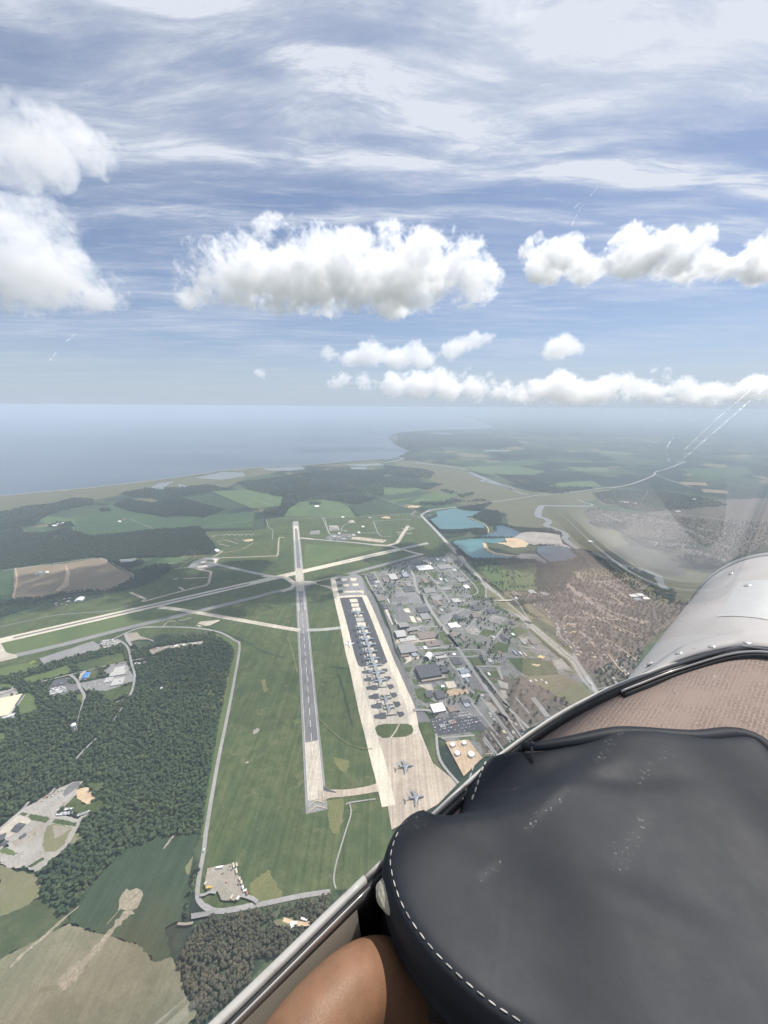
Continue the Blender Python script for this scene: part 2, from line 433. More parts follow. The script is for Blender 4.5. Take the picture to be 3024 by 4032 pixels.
sheet('marsh', tr('I 30,560 130,565 340,590 440,640 640,700 980,690 900,740 640,765 670,830 560,850 520,790 440,770 150,720 200,640 60,600'), 'marsh', wob=25)
sheet('marsh', tr('C 0,112 180,92 320,77 460,112 520,150 500,170 560,260 700,310 770,400 1000,440 1160,500 1050,545 1330,560 1200,700 1100,765 1000,660 930,590 820,560 640,490 440,430 370,330 200,290 0,280'), 'marsh', wob=15)

# fields
for mt, s in (('crop', 'A 500,240 740,130 900,190 1080,230 1300,220 1659,190 1659,300 1300,300 1010,300 700,340 590,350 480,300'),
              ('crop_light', 'H 910,695 1080,690 1220,718 1212,762 1090,770 960,717'),
              ('crop_light', 'B 230,168 300,130 430,110 560,130 620,160 665,225 195,222'),
              ('crop_dark', 'A 1100,112 1380,68 1612,160 1480,182 1250,150'),
              ('crop_dark', 'B 0,245 60,232 75,300 0,305'),
              ('crop_dark', 'B 680,218 640,150 850,105 1040,186 1020,200'),
              ('crop_light', 'B 860,118 1060,70 1180,60 1330,82 1250,112 1080,130 900,135'),
              ('crop_dark', 'B 700,65 900,55 1180,62 1080,90 860,120 760,95'),
              ('crop_light', 'B 620,25 820,0 1000,20 1120,45 900,80 740,70'),
              ('crop', 'A 160,300 330,285 400,300 480,300 440,330 300,345 170,345'),
              ('crop_light', 'A 250,245 300,220 500,235 480,300 330,285'),
              ('crop', 'A 0,575 90,560 75,770 0,770'),
              ('crop_light', 'A 880,500 1290,485 1240,520 1140,535 1060,530 1020,545 890,580 870,560'),
              ('crop', 'A 0,490 60,488 50,510 0,525'), ('crop_light', 'I 330,590 560,585 700,610 650,625 430,620'),
              ('crop_light', 'I 740,660 900,650 940,675 760,690'), ('crop', 'I 400,575 640,560 700,575 560,590'),
              ('crop_light', 'I 790,590 960,600 980,612 840,610'), ('soil', 'I 1270,655 1390,658 1400,672 1300,668'),
              ('soil', 'I 1370,686 1480,692 1490,707 1380,700'), ('crop_light', 'I 930,520 1080,530 1060,540 930,535'),
              ('crop', 'I 1280,600 1560,590 1600,620 1400,650'), ('crop_light', 'I 150,740 200,710 320,705 260,735'),
              ('crop', 'I 0,760 60,740 200,700 220,690 140,730 40,780')):
    sheet('crop_field', tr(s), mt, wob=5)
fieldp = tr('A 95,560 230,545 420,530 620,495 690,500 760,555 855,600 850,640 720,705 560,708 420,725 260,755 80,765')
sheet('ploughed_field', fieldp, 'soil', wob=4)
sheet('field_track', tr('A 430,540 455,580 450,670 385,710 360,705 415,655 430,600'), 'tan_lot', wob=2)
strip('field_track', tr('A 20,575 230,545 460,515 620,490'), 9, 'road')
strip('field_track', tr('A 650,490 740,530 830,580 865,600 868,630'), 9, 'road')
strip('field_track', tr('A 100,560 110,640 85,760'), 7, 'tan_lot')

# ------------------------------------------------------------------ the airfield
field = tr('A 0,900 330,820 640,760 760,720 900,690 1010,650 1120,570 1230,490 1400,470 1430,430 1345,345 1345,320 1659,310 B 75,300 90,240 190,225 660,225 700,215 1020,200 1090,225 1270,380 1380,500 J 1160,120 1100,150 790,150 560,220 240,330 100,380 N 520,90 640,300 700,400 900,850 1060,1327 O 1210,330 1300,560 1500,1100 E 1180,640 1220,840 1335,970 1200,1110 900,1280 Z 1075,440 1120,780')
field += tr('V 1659,722 1350,795 920,885 420,945 330,920 250,860 215,780 160,700 D 1335,1327 1360,1190 1440,700 1500,330 1560,100 1540,30 1440,0 A 1400,985 1250,975 1060,990 960,1020 700,1010 500,1110 240,1200 30,1260 0,1270')
sheet('airfield_grass', field, 'grass')
sheet('airfield_grass', tr('A 0,1040 1000,800 1090,800 1200,850 1170,870 800,960 120,1130 20,1110 0,1060'), 'grass_light', wob=4)
sheet('grass_verge', tr('D 1440,0 1540,25 1560,100 1500,420 1440,700 1380,1000 1330,1327 1310,1327 1350,1050 1420,650 1480,330 1535,110 1500,60 1400,10'), 'grass_light', wob=2)
for s in ('A 640,860 700,830 1000,800 900,830 700,870', 'B 330,400 800,430 330,560', 'E 520,800 620,820 600,900 560,880', 'E 470,1090 580,1060 585,1220 560,1300 520,1300 490,1220'):
    sheet('grass_patch', tr(s), 'grass_dry' if s.startswith('E') else 'grass_light', wob=6)
sheet('grass_patch', tr('V 780,640 980,480 1170,790 920,835 800,800'), 'grass_dry', wob=3)

def on(p, q, t): return p.lerp(q, t)
def vec2(p): return Vector((p[0], p[1]))
R0, R1 = vec2(G('E', 405, 1075)), vec2(G('B', 273, 283))          # thresholds of the main runway
ax = (R1 - R0).normalized(); nx = Vector((-ax.y, ax.x)); RL = (R1 - R0).length
def rw(s, o=0.0): return R0 + ax * s + nx * o
def srun(y, f='B'):                                              # metres along the runway of a mark in the photo
    return (vec2(G(f, 300 if f == 'B' else 360, y)) - R0).dot(ax)
def rect(s0, s1, o0, o1): return [rw(s0, o0), rw(s1, o0), rw(s1, o1), rw(s0, o1)]
runway = sheet('runway', rect(-37, RL + 130, -31, 31), 'asphalt_pale')
segs = [(0, srun(700, 'E'), 'concrete'), (srun(700, 'E'), srun(985), 'asphalt'), (srun(985), srun(838), 'asphalt_pale'), (srun(838), srun(712), 'concrete_grey'),
        (srun(712), srun(560), 'concrete'), (srun(560), srun(375), 'concrete_grey'), (srun(375), RL, 'concrete_cream')]
for a, b, mt in segs:
    sheet('pavement_section', rect(a, b, -23.5, 23.5), mt)['kind'] = 'structure'
for a, b in ((srun(838), srun(712)), (srun(560), srun(375)), (srun(375), srun(300))):
    sheet('asphalt_strip', rect(a, b, -11.5, 11.5), 'asphalt')
sheet('overrun', rect(-36, -2, -25, 25), 'asphalt_pale')
sheet('overrun', rect(RL, RL + 150, -23, 23), 'concrete_grey')
mark = mesh_obj('centreline_dash', [(-.75, 0, 0), (.75, 0, 0), (.75, 34, 0), (-.75, 34, 0)], [(0, 1, 2, 3)], 'white_paint')
rz = math.atan2(-ax.x, ax.y)
runway_top = empty('runway_markings', (R0.x, R0.y, 3.0), rz); runway_top['kind'] = 'structure'
mark.parent = runway_top; mark.location = (0, 90, 0)
k = 150
while k < RL - 90:
    inst(mark, runway_top, (0, k, 0)); k += 61
edge = mesh_obj('edge_line', [(-0.6, 0, 0), (0.6, 0, 0), (0.6, RL, 0), (-0.6, RL, 0)], [(0, 1, 2, 3)], 'white_paint', runway_top, (-22.6, 0, 0))
inst(edge, runway_top, (22.6, 0, 0))
def chev(y):
    w, d_, s = .9, 12, 24
    return mesh_obj('chevron', [(-24, y - d_, 0), (0, y, 0), (24, y - d_, 0), (24, y - d_ - 2.4 * w, 0), (0, y - 2.4 * w, 0), (-24, y - d_ - 2.4 * w, 0)], [(0, 5, 4, 1), (1, 4, 3, 2)], 'yellow_paint', runway_top)
chev(-4); chev(-20)

C0, C1 = vec2(G('A', 0, 1035)), vec2(G('B', 950, 436))             # the crossing runway
c0 = C0 + (C0 - C1).normalized() * 60
strip('runway', [c0, C1], 58, 'concrete_cream', smooth=False)
strip('asphalt_strip', [on(C0, C1, 0.02), on(C0, C1, 0.50)], 17, 'asphalt', smooth=False)
strip('asphalt_strip', [on(C0, C1, 0.78), on(C0, C1, 0.96)], 15, 'concrete_grey', smooth=False)
strip('overrun', [C1, vec2(G('B', 1138, 396))], 40, 'concrete_grey', smooth=False)
sheet('pavement_section', rect((vec2(G('B', 300, 655)) - R0).dot(ax), (vec2(G('B', 295, 562)) - R0).dot(ax), -23.5, 23.5), 'concrete')
TW = lambda s, w, m='concrete', sm=True: strip('taxiway', tr(s), w, m, smooth=sm)
TW('A 60,1140 400,1062 800,958 1150,875 1659,752 B 120,718 262,692', 36, 'asphalt_pale')
TW('B 330,672 400,655 640,592 900,522 1085,470', 36, 'asphalt_pale')
TW('A 1040,815 1200,835 1659,915 B 150,942 300,966', 30)
TW('B 345,964 440,962 575,948', 26, 'concrete_grey')
TW('R 1150,735 1400,790 1659,850 B 110,612 180,622', 30, 'concrete_grey')
TW('B 60,610 140,618 205,622 275,668', 34); TW('B 265,668 240,690 180,712', 34)
TW('B 325,650 400,655 460,672 520,692', 34)
TW('B 330,668 380,655 460,640 545,620', 30)
TW('B 300,363 390,371 600,388 780,406 880,416', 22, 'concrete_grey'); TW('B 300,363 350,366 390,371', 26)
TW('B 780,408 880,414 960,435 1060,463 1105,470', 30); TW('B 870,413 925,398 945,380 975,330 1008,283', 32)
for s in ('B 945,340 985,345', 'B 930,325 985,330', 'B 965,300 1005,312', 'B 985,330 1030,333', 'B 995,310 1045,300', 'B 1000,290 1040,295'):
    TW(s, 12, 'concrete', False)
sheet('taxiway', tr('A -120,1060 0,1040 20,1075 40,1110 110,1128 115,1145 0,1172 -120,1200'), 'concrete')
sheet('apron', tr('R 790,780 870,700 1020,650 1240,648 1190,690 1170,735 1230,745 960,810 910,800'), 'asphalt_pale')
for s in ('R 960,705 1020,695 1035,715 975,725', 'R 905,765 1040,745 1060,770 930,785', 'R 1110,660 1190,665 1150,730 1140,680'): sheet('concrete_pad', tr(s), 'concrete_cream')
for s in ('R 1030,690 1080,675 1140,690 1120,710', 'R 935,740 1000,728 1040,735 1020,745'): sheet('grass_island', tr(s), 'scrub')
strip('taxiway', tr('R 910,795 1100,835 1090,880 1070,980 1040,1010 750,1080 210,1225'), 17, 'concrete_tan', smooth=False)
strip('taxiway', tr('R 40,1105 120,1140 240,1190 200,1225'), 17, 'concrete_tan', smooth=False)
for s, w in (('R 730,925 870,918 1060,908', 12), ('R 600,930 670,925', 16), ('R 665,1045 700,1045 740,1080', 16), ('R 620,798 660,790 790,782', 9), ('R 510,740 640,710 800,700', 6), ('R 690,775 800,700 900,660', 6),
             ('R 1140,380 1160,355 1659,345', 8), ('R 1170,450 1290,425 1450,470', 8), ('R 1200,470 1330,500', 8), ('R 1240,590 1500,540 1659,450', 5), ('R 1240,652 1659,640', 12), ('R 1130,640 1200,600 1250,560', 12)):
    strip('access_road', tr(s), w, 'concrete_tan')
sheet('sand_patch', tr('R 1505,420 1640,405 1650,430 1560,442'), 'sand', wob=3)
for s, w, m_ in (('B 80,240 95,290 122,315 120,370', 6, 'road'), ('B 0,485 120,480 155,470 165,365 200,362', 12, 'concrete_tan'), ('B 85,238 660,226 1020,203', 6, 'road'), ('B 445,228 470,285 490,335', 8, 'road'), ('B 462,228 480,300 500,345', 8, 'road'),
                 ('S 540,400 545,350 600,310 690,305', 8, 'road'), ('S 890,300 960,440 1100,445', 9, 'road'), ('S 760,410 940,415', 9, 'road'), ('S 890,300 930,280 1300,265', 8, 'road'), ('B 360,1300 340,1250', 5, 'road'), ('A 1659,245 1310,295', 6, 'road'),
                 ('A 850,240 1010,305', 6, 'road'), ('A 740,262 820,240', 6, 'road'), ('A 0,945 350,870 700,840 860,800', 5, 'road'), ('B 0,105 140,160', 6, 'road')):
    strip('access_road', tr(s), w, m_)
sheet('apron', tr('S 650,455 720,455 1035,490 990,520 640,480'), 'concrete_tan')
sheet('apron', tr('S 360,465 420,425 700,420 640,480 580,490 420,490'), 'lots'); sheet('parking_lot', tr('S 400,330 500,330 520,385 410,390'), 'gravel'); sheet('parking_lot', tr('S 200,395 300,380 305,428 195,430'), 'asphalt_pale')
sheet('turnaround', tr('A 1280,930 1310,910 1440,898 1430,908 1370,935 1300,945'), 'concrete')
strip('perimeter_road', tr('A 500,1110 700,1040 900,955 1060,945 1250,950 1420,975 1530,1030 D 1565,75 1530,300 1480,560 1430,800 1380,1080 1340,1327'), 11, 'road')
strip('perimeter_road', tr('D 1345,1300 F 1330,260 1300,430 1290,540 1310,590 1360,630 1440,645 1540,630 1659,605'), 10.5, 'road')
strip('perimeter_road', tr('V 300,880 360,920 430,938 560,930 920,860 1350,770 1659,725'), 10.5, 'road')
strip('perimeter_road', tr('A 1065,945 1100,910 1170,905 1250,885'), 6, 'road')
strip('ditch_line', tr('A 1659,1065 1480,985 1300,930 1150,905'), 7, 'crop_dark')
strip('ditch_line', tr('E 0,80 90,120 200,150'), 8, 'crop_dark')
# near taxiway between the runway end and the apron
strip('taxiway', tr('E 420,1055 500,1040 600,1035 720,1018 800,1000 850,985'), [40, 26, 22, 22, 26, 50], 'concrete_tan')
for s in ('E 455,990 480,1010 540,1028 535,1035 470,1025 452,1015', 'E 770,1035 830,1040 860,1070 850,1090 810,1050'):
    sheet('shoulder', tr(s), 'asphalt_dark')
# the long apron
sheet('apron', tr('N 545,395 520,90 640,300 700,400 780,560 880,850 960,960 1060,1327 O 1130,200 1210,330 1300,560 1420,800 1500,1000 E 1180,600 1040,570 1000,470'), 'asphalt')
sheet('apron', tr('N 0,130 110,95 240,60 380,20 520,90 580,400 555,420 150,430'), 'asphalt_pale')
sheet('apron', tr('N 165,450 200,428 520,422 560,470 700,800 900,1327 O 930,245 880,290 500,325 430,285 375,0 N 330,1200 250,850'), 'asphalt_dark')
low = tr('O 425,270 500,320 700,300 880,285 930,240 1010,260 1200,660 1430,1250 E 1080,620 1170,842 1335,970 1200,1110 900,1275 862,1060 810,930 770,740 735,560')
sheet('apron', low, 'concrete')
sheet('apron', tr('E 780,680 1080,650 1170,842 1335,970 1200,1110 900,1275 862,1060 810,930'), 'concrete_tan')
strip('taxiway', tr('N 40,120 120,480 220,880 320,1327 O 395,350 480,720 560,1050 E 755,620 800,790 840,940 880,1120'), [34, 36, 40, 40, 44, 46, 40], 'concrete_cream')
strip('taxiway', tr('N 555,400 700,730 870,1160 O 1010,270 1170,640 1310,970 E 1045,590'), 32, 'concrete_cream')
strip('taxiway', tr('N 110,425 300,412 560,400'), 24, 'concrete_cream')
for s in ('N 185,120 280,118 270,165 195,165', 'N 325,110 435,110 420,160 340,158', 'N 215,212 310,208 300,250 225,250', 'N 360,203 470,200 455,240 375,243',
          'N 220,325 545,312 548,370 480,345 220,352', 'N 0,130 115,95 130,110 60,160'):
    sheet('concrete_pad', tr(s), 'concrete_cream')
for s in ('N 75,140 90,122 150,118 180,135 165,160 100,165', 'N 100,235 130,212 190,210 212,230 190,258 125,262', 'N 205,65 240,52 310,50 330,65 290,80 225,80', 'N 120,330 150,305 210,308 205,350 150,365',
          'N 530,85 580,85 670,300 620,305', 'B 400,650 500,628 505,678 420,668', 'B 555,605 600,598 630,605 600,613'):
    sheet('grass_island', tr(s), 'scrub')
pads = ['N 315,455 440,450 455,508 330,512', 'N 342,528 465,525 475,578 350,585', 'N 360,598 490,592 500,655 372,660', 'N 398,712 525,708 532,740 405,742', 'N 415,760 545,757 555,820 430,825', 'N 435,840 575,835 585,905 450,910']
for i in range(7):
    y = 960 + i * 98; x = 480 + i * 32
    pads += [f'N {x - 10},{y} {x + 130},{y - 4} {x + 140},{y + 45} {x},{y + 48}']
for i, s in enumerate(pads): sheet('parking_pad', tr(s), 'concrete_grey' if i == 4 else 'concrete_cream')
rows = [((510, 680, 365, 440), (835, 945, 345, 415)), ((540, 720, 485, 565), (875, 1000, 470, 540)), ((580, 780, 615, 705), (920, 1045, 600, 690)),
        ((620, 800, 755, 855), (970, 1100, 735, 830)), ((660, 860, 905, 1010), (1020, 1155, 880, 985)), ((705, 920, 1065, 1180), (1080, 1215, 1045, 1145))]
for (a0, a1, b0, b1), (d0, d1, e0, e1) in rows:
    w, h = a1 - a0, b1 - b0
    sheet('asphalt_island', tr(f'O {a0},{b0 + .45 * h} {a0 + .15 * w},{b0 + .3 * h} {a0 + .45 * w},{b0 + .2 * h} {a0 + .45 * w},{b0 + .05 * h} {a1 - .06 * w},{b0} {a1},{b1 - .12 * h} {a0 + .55 * w},{b1} {a0 + .5 * w},{b1 - .1 * h} {a0 + .1 * w},{b1 - .1 * h}'), 'asphalt_dark')
    sheet('asphalt_island', tr(f'O {a1 - 6},{b0 + .35 * h} {d0 + 10},{e0 + .45 * (e1 - e0)} {d0 + 10},{e0 + .65 * (e1 - e0)} {a1 - 2},{b0 + .6 * h}'), 'asphalt_dark')
    w, h = d1 - d0, e1 - e0
    sheet('asphalt_island', tr(f'O {d0},{e0 + .1 * h} {d0 + .1 * w},{e0} {d0 + .2 * w},{e0 + .12 * h} {d0 + .8 * w},{e0 + .05 * h} {d1},{e0 + .6 * h} {d1 - .3 * w},{e1 - .1 * h} {d0 + .4 * w},{e1} {d0 + .3 * w},{e1 - .12 * h}'), 'asphalt_dark')
sheet('grass_island', tr('E 790,610 810,592 850,585 1000,583 1030,595 1042,625 1030,650 990,667 840,676 805,655'), 'grass')
strip('scuffed_track', tr('E 1080,490 1010,520 960,570 920,640 880,690'), 5, 'concrete', wob=0.3)
sheet('grass_island', tr('E 1085,590 1180,600 1220,830 1175,840 1110,690'), 'grass')
strip('reflection_strip', tr('E 220,20 250,110 285,250'), 6, 'grass_dry', wob=0.4)  # pale strip painted on the grass for a line mirrored in the canopy
strip('path', tr('Z 770,285 790,270 960,245'), 4, 'road')
strip('path', tr('Z 790,270 800,340 770,440 710,640 690,740 690,790 702,832'), 4, 'road')
for s, m_ in (('E -5,630 20,612 40,618 25,640 -5,655', 'bare'), ('E -60,838 -40,828 -30,838 -50,846', 'bare'), ('E 45,300 75,290 90,370 60,380', 'grass_dry'), ('E 250,560 300,545 310,580 260,600', 'grass_light')):
    sheet('bare_patch', tr(s), m_, wob=5)
strip('reflected_stitch_strip', tr('E 420,545 480,605 540,660 620,715 700,742 770,748'), 3.5, 'grass_dry', wob=.5)  # strip on the grass drawing the cover's stitching as mirrored in the canopy
for s in ('E 550,250 590,380 640,590', 'E 500,210 560,215 620,225'): strip('ditch_line', tr(s), 7, 'crop_dark', wob=.3)

# ------------------------------------------------------------------ roads, ponds and lots beyond the airfield
for nm, s, mt in (('pond', 'T 160,390 340,360 410,380 580,390 510,430 440,440 480,465 600,510 612,540 390,555 190,555 130,490 105,465 175,435', 'pond_teal'),
                  ('pond', 'T 308,675 400,655 480,645 790,640 802,665 720,688 610,680 600,740 680,790 870,805 872,832 490,833 420,780', 'pond_aqua'),
                  ('pond', 'T 530,627 650,600 730,575 708,525 780,518 880,558 1012,612 1002,630 700,632', 'pond_blue'),
                  ('pond', 'T 1092,718 1200,708 1370,720 1490,818 1360,862 1210,860 1110,780', 'pond_blue')):
    sheet(nm, tr(s), mt, wob=5)
sheet('scrub_ground', tr('T 620,690 720,690 880,730 1020,700 1100,720 1080,780 940,795 820,790 690,772'), 'scrub', wob=4)
for s, m_ in (('T 590,680 625,690 650,740 720,775 860,795 930,800 860,808 690,790 610,742', 'sand'), ('T 720,685 820,680 800,640 880,637 960,650 1025,690 1000,722 880,730 800,702', 'sand'),
              ('T 960,590 1060,580 1200,590 1310,610 1340,690 1200,700 1080,705 1020,690 960,650 880,636', 'gravel'), ('T 880,818 960,785 1090,785 1200,865 1160,878 1080,835 960,832', 'gravel'),
              ('T 1340,690 1400,720 1430,745 1370,720 1250,705', 'gravel'), ('S 1250,125 1310,112 1410,118 1360,138 1270,135', 'sand'), ('S 960,250 1010,235 1070,235 1070,258', 'sand'), ('S 610,285 650,272 690,300 630,308', 'gravel')):
    sheet('bare_ground', tr(s), m_, wob=4)
strip('jetty', tr('T 470,450 540,480 600,505 645,550 645,590'), 9, 'sand')
strip('river', tr('T 415,0 500,40 560,68 620,90 590,106 700,130 800,155 870,175 885,195 960,222 1030,236'), [55, 60, 60, 50, 40], 'river_water')
strip('river', tr('T 1480,280 1560,310 1620,325 1560,340 1380,340 1180,337 1135,350 1110,430 1190,462 1212,490 1185,520 1250,547 1350,590 1372,622 1358,642 1420,700 1500,742 1620,772 C 450,425 560,455 640,492 760,540 900,572 955,602 972,645 1010,690'), [30, 40, 60, 75, 60, 60, 55, 50, 45, 50, 60, 35], 'river_water')
strip('creek', tr('I 0,560 60,552 80,556 30,568 0,572'), 90, 'river_water'); strip('creek', tr('I 120,573 240,585 330,598'), 45, 'river_water'); strip('creek', tr('I 140,572 330,598 370,618 440,648 560,690 T 415,0'), 50, 'river_water')
strip('causeway', tr('T 590,315 700,300 900,272 1100,240 1300,226'), 26, 'road', smooth=False)
strip('highway', tr('T 1300,226 1659,178 C 660,30'), 26, 'road', smooth=False)
strip('highway', tr('I 980,682 1070,665 1160,630 1175,612 1220,600 1300,570'), 30, 'road')
strip('highway', tr('I 1170,625 1240,650 1330,680'), 22, 'road')
HW = tr('T 600,315 330,350 160,372 70,395 25,425 60,470 130,540 270,692 380,802 K 0,60 100,225 330,470 480,600 600,720 720,830 920,990 M 600,20 830,215 1050,400 1200,520 1320,720 1450,920 1520,1040')
strip('highway_verge', HW[7:], 62, 'grass_dry')
strip('highway', HW, [26, 26, 28, 32, 36, 36, 38, 38, 40, 44], 'concrete_grey')
strip('median_strip', HW[7:], 4, 'grass_dry')
sheet('grass_verge', tr('K 375,540 480,620 640,740 480,745 400,700'), 'sedge', wob=3); sheet('grass_verge', tr('K 470,745 640,735 860,930 700,860 580,800'), 'sedge', wob=3)
sheet('grass_verge', tr('K 830,790 1060,960 950,965 860,870'), 'sedge', wob=3)
for s, w in (('K 355,510 372,560 385,690 440,720', 9), ('K 440,725 560,800 700,860 870,990', 9), ('K 700,660 770,720 830,800 940,975', 9), ('K 60,720 300,725 540,712 700,708 830,700 1000,700', 14),
             ('S 1320,185 1430,210 1520,215', 12), ('S 1290,215 1340,175 1290,150 1100,80 970,35', 9), ('S 1290,212 1330,235 1400,255', 10), ('S 1390,240 1480,165 1560,150', 14), ('S 1520,215 1440,245', 9), ('B 1020,203 1050,212 1110,225', 9),
             ('M 1240,415 1200,440 1320,590 1420,740 1500,880', 14), ('M 1500,875 1659,850', 7), ('M 620,30 575,90 570,130 500,200 420,310 320,450 330,490 420,610 600,830 870,1250', 16),
             ('M 545,0 540,50 560,80', 8), ('K 1000,760 1080,820 1210,900 1310,990 1360,1050 1330,1100 1360,1200 1500,1327', 10)):
    strip('road', tr(s), w, 'road')
# the built-up part of the base
sheet('base_ground', tr('J 40,380 240,335 620,210 860,145 1160,145 1180,100 1250,90 1420,240 K 240,440 340,600 385,690 440,720 700,860 880,1000 M 560,60 700,200 900,390 1150,600 1330,800 1460,940 1100,1150 760,1327 W 1100,400 520,780 350,900 100,600 L 700,1327 490,1150 1060,1100 O 1430,1000 1300,560 1210,330 1060,0 N 1000,1000 870,640 690,310 560,70'), 'lots')
bg = lambda s, m_='grass', nm='lawn': sheet(nm, tr(s), m_, wob=2)
for s in ('J 100,400 130,400 205,570 170,575', 'J 840,475 980,470 1010,515 850,520', 'J 950,350 1050,345 1080,400 990,400', 'J 990,900 1040,1050 1100,1060 1000,890', 'J 1090,1130 1180,1130 1220,1210 1110,1215', 'J 1120,1220 1220,1225 1265,1290 1160,1290',
          'K 0,270 240,470 340,600 370,690 190,700 270,590 200,480 120,400', 'K 290,1160 350,1085 500,1120 400,1200', 'K 0,790 130,780 160,820 80,830', 'K 420,760 560,800 700,900 560,850', 'L 800,60 880,60 940,125 820,130', 'L 570,210 1000,180 1000,215 560,235',
          'L 1130,310 1280,300 1390,410 1210,420', 'L 1450,130 1560,100 1659,130 1659,230 1500,250', 'M 130,330 200,260 350,320 290,410', 'L 990,480 1050,475 1060,530 1010,540', 'L 270,310 330,310 330,350 290,380', 'L 310,430 400,430 380,500 330,490', 'L 400,580 470,590 500,660 430,660',
          'L 430,710 560,700 640,830 700,880 580,900 470,830', 'L 1310,500 1540,470 1600,600 1480,650', 'L 1180,600 1250,570 1390,760 1230,790', 'L 560,960 640,960 660,1040 600,1040', 'L 490,1150 690,1150 720,1327 540,1327', 'K 640,1120 820,1050 900,1130 740,1210', 'J 1480,540 1580,470 1659,520 1659,700 1500,640'):
    bg(s)
bg('M 330,480 600,470 900,520 960,620 1000,700 700,760 560,700 440,620', 'grass', 'playing_field')
bg('M 640,550 760,560 720,585 660,575', 'sand', 'ball_diamond')
bg('M 560,720 1000,690 1330,830 1440,960 1000,1180 900,1200', 'sedge', 'rough_grass')
bg('M 60,740 330,720 800,1300 500,1327 M 300,800', 'suburb_floor', 'rough_grass')
bg('W 520,780 640,740 1000,460 1330,260 1659,90 1000,-300 600,-60 560,60 700,320 430,460', 'suburb_floor', 'rough_grass')
for s, m_ in (('J 540,600 790,610 900,750 700,760 470,770', 'asphalt_pale'), ('J 450,690 600,660 740,680 640,740 480,740', 'asphalt'), ('J 470,790 600,790 740,890 690,960 560,970', 'asphalt'), ('J 1090,950 1230,870 1330,850 1150,1030', 'asphalt_pale'),
              ('J 690,200 830,170 870,240 700,240', 'asphalt'), ('J 870,160 1180,150 1200,210 900,230', 'asphalt'), ('K 160,780 340,800 330,860 150,840', 'asphalt'), ('K 370,800 560,850 460,890 300,860', 'asphalt'), ('K 390,980 460,910 660,950 560,1030', 'gravel'),
              ('J 1440,1090 1520,1050 1640,1110 1600,1170 1460,1150', 'gravel'), ('L 180,120 210,60 690,40 720,80 400,110', 'concrete_tan'), ('L 280,285 490,280 500,320 410,320 390,350 310,390 340,340', 'concrete'), ('L 460,665 660,650 690,730 620,730 540,690', 'concrete'),
              ('L 830,620 950,612 995,690 880,708', 'concrete_cream'), ('L 850,740 960,710 1130,715 1150,770 880,810', 'tan_lot'), ('L 640,80 780,75 820,130 640,150', 'asphalt'), ('L 880,320 1050,300 1110,390 930,400', 'asphalt'), ('L 1060,550 1250,560 1390,760 1180,700', 'asphalt'),
              ('L 870,930 1030,900 1350,1000 1340,1180 860,1200 700,1100', 'asphalt'), ('L 640,1100 1250,1080 1400,1250 720,1327', 'asphalt_dark'), ('M 920,510 1030,480 1140,610 980,630', 'gravel'), ('M 500,210 610,215 570,290 480,270', 'gravel'), ('N 885,615 920,612 1110,860 1010,880', 'concrete_cream'),
              ('J 700,920 760,925 800,1010 740,1000', 'concrete_cream'), ('J 620,830 690,815 725,880 650,870', 'concrete_cream'), ('J 790,940 1000,950 990,985 820,985', 'concrete'), ('L 400,990 480,1000 490,985', 'concrete'), ('W 510,60 600,60 700,170 620,200', 'gravel'), ('L 1520,600 1659,640 1659,720 1560,690', 'gravel'), ('M 190,770 240,770 320,850 250,870', 'gravel'), ('M 220,900 300,900 330,1000 270,1010', 'gravel')):
    sheet('parking_lot' if m_ in ('asphalt', 'gravel', 'asphalt_pale') else 'hardstand', tr(s), m_, wob=1)
for s, w in (('J 690,270 760,400 780,520 850,640 900,690 1000,870 1130,1050 1340,1327 L 870,0 1000,170 1150,400 1400,740 1659,1110 W 700,200 880,330', 17), ('J 760,470 470,465', 9), ('J 820,330 930,360 1100,560 1200,680 1210,740', 9), ('J 1210,740 1440,720 1659,735', 12), ('J 870,630 1040,645 1200,690', 7),
             ('J 240,340 380,600', 9), ('J 380,340 480,480', 8), ('J 130,400 230,600', 8), ('J 690,265 1290,295 1400,250', 10), ('J 1200,120 1230,210 1330,290 1590,570 1490,660 1310,640', 8), ('J 1180,250 1300,430', 7), ('J 520,550 800,600', 9), ('J 990,800 1180,800 1440,840 1640,890', 8), ('J 1140,1060 1260,1090 1420,1100', 7),
             ('J 1130,1060 1300,900 1420,820', 9), ('J 660,1080 860,1065 1100,1060', 9), ('K 180,1040 510,1110', 7), ('K 470,1240 600,1080', 9), ('K 100,1100 190,1020 330,830', 6), ('L 500,190 820,170 940,140', 12), ('L 1000,210 1260,200 1340,250', 8), ('L 650,250 1000,220', 7), ('L 870,310 930,400 1040,560 1080,660 1220,770', 9), ('L 560,290 1110,290 1300,280', 8),
             ('L 1220,420 1530,420 1530,470 1580,580', 8), ('L 1270,440 1400,600 1659,930 W 760,60 1100,400', 11), ('M 880,390 760,370 540,330 460,310', 8), ('M 730,230 560,200', 7), ('M 0,430 300,440', 7), ('M 0,590 190,590 240,690 260,760', 8), ('L 820,1000 1000,1060 1200,1050', 6), ('L 420,990 560,990 640,1000 700,1030', 11), ('E 1190,650 1215,820 1335,975', 9), ('E 1225,680 1440,660', 7), ('L 490,405 530,340', 5), ('L 590,400 610,360', 5),
             ('W 300,0 640,420 700,500', 8), ('W 440,-60 820,470', 8), ('W 560,100 900,560', 8), ('W 900,190 1040,430', 8), ('W 1150,0 1350,250', 22), ('W 930,0 1110,210', 7), ('W 500,540 640,720', 7)):
    strip('street', tr(s), w, 'road')
sheet('tank_yard', tr('E 1250,705 1400,690 1490,810 1440,860 1370,930'), 'tan_lot')
sheet('golf_course', tr('K 210,230 260,170 700,180 1050,240 1050,600 560,590 330,370'), 'grass_light', wob=4)
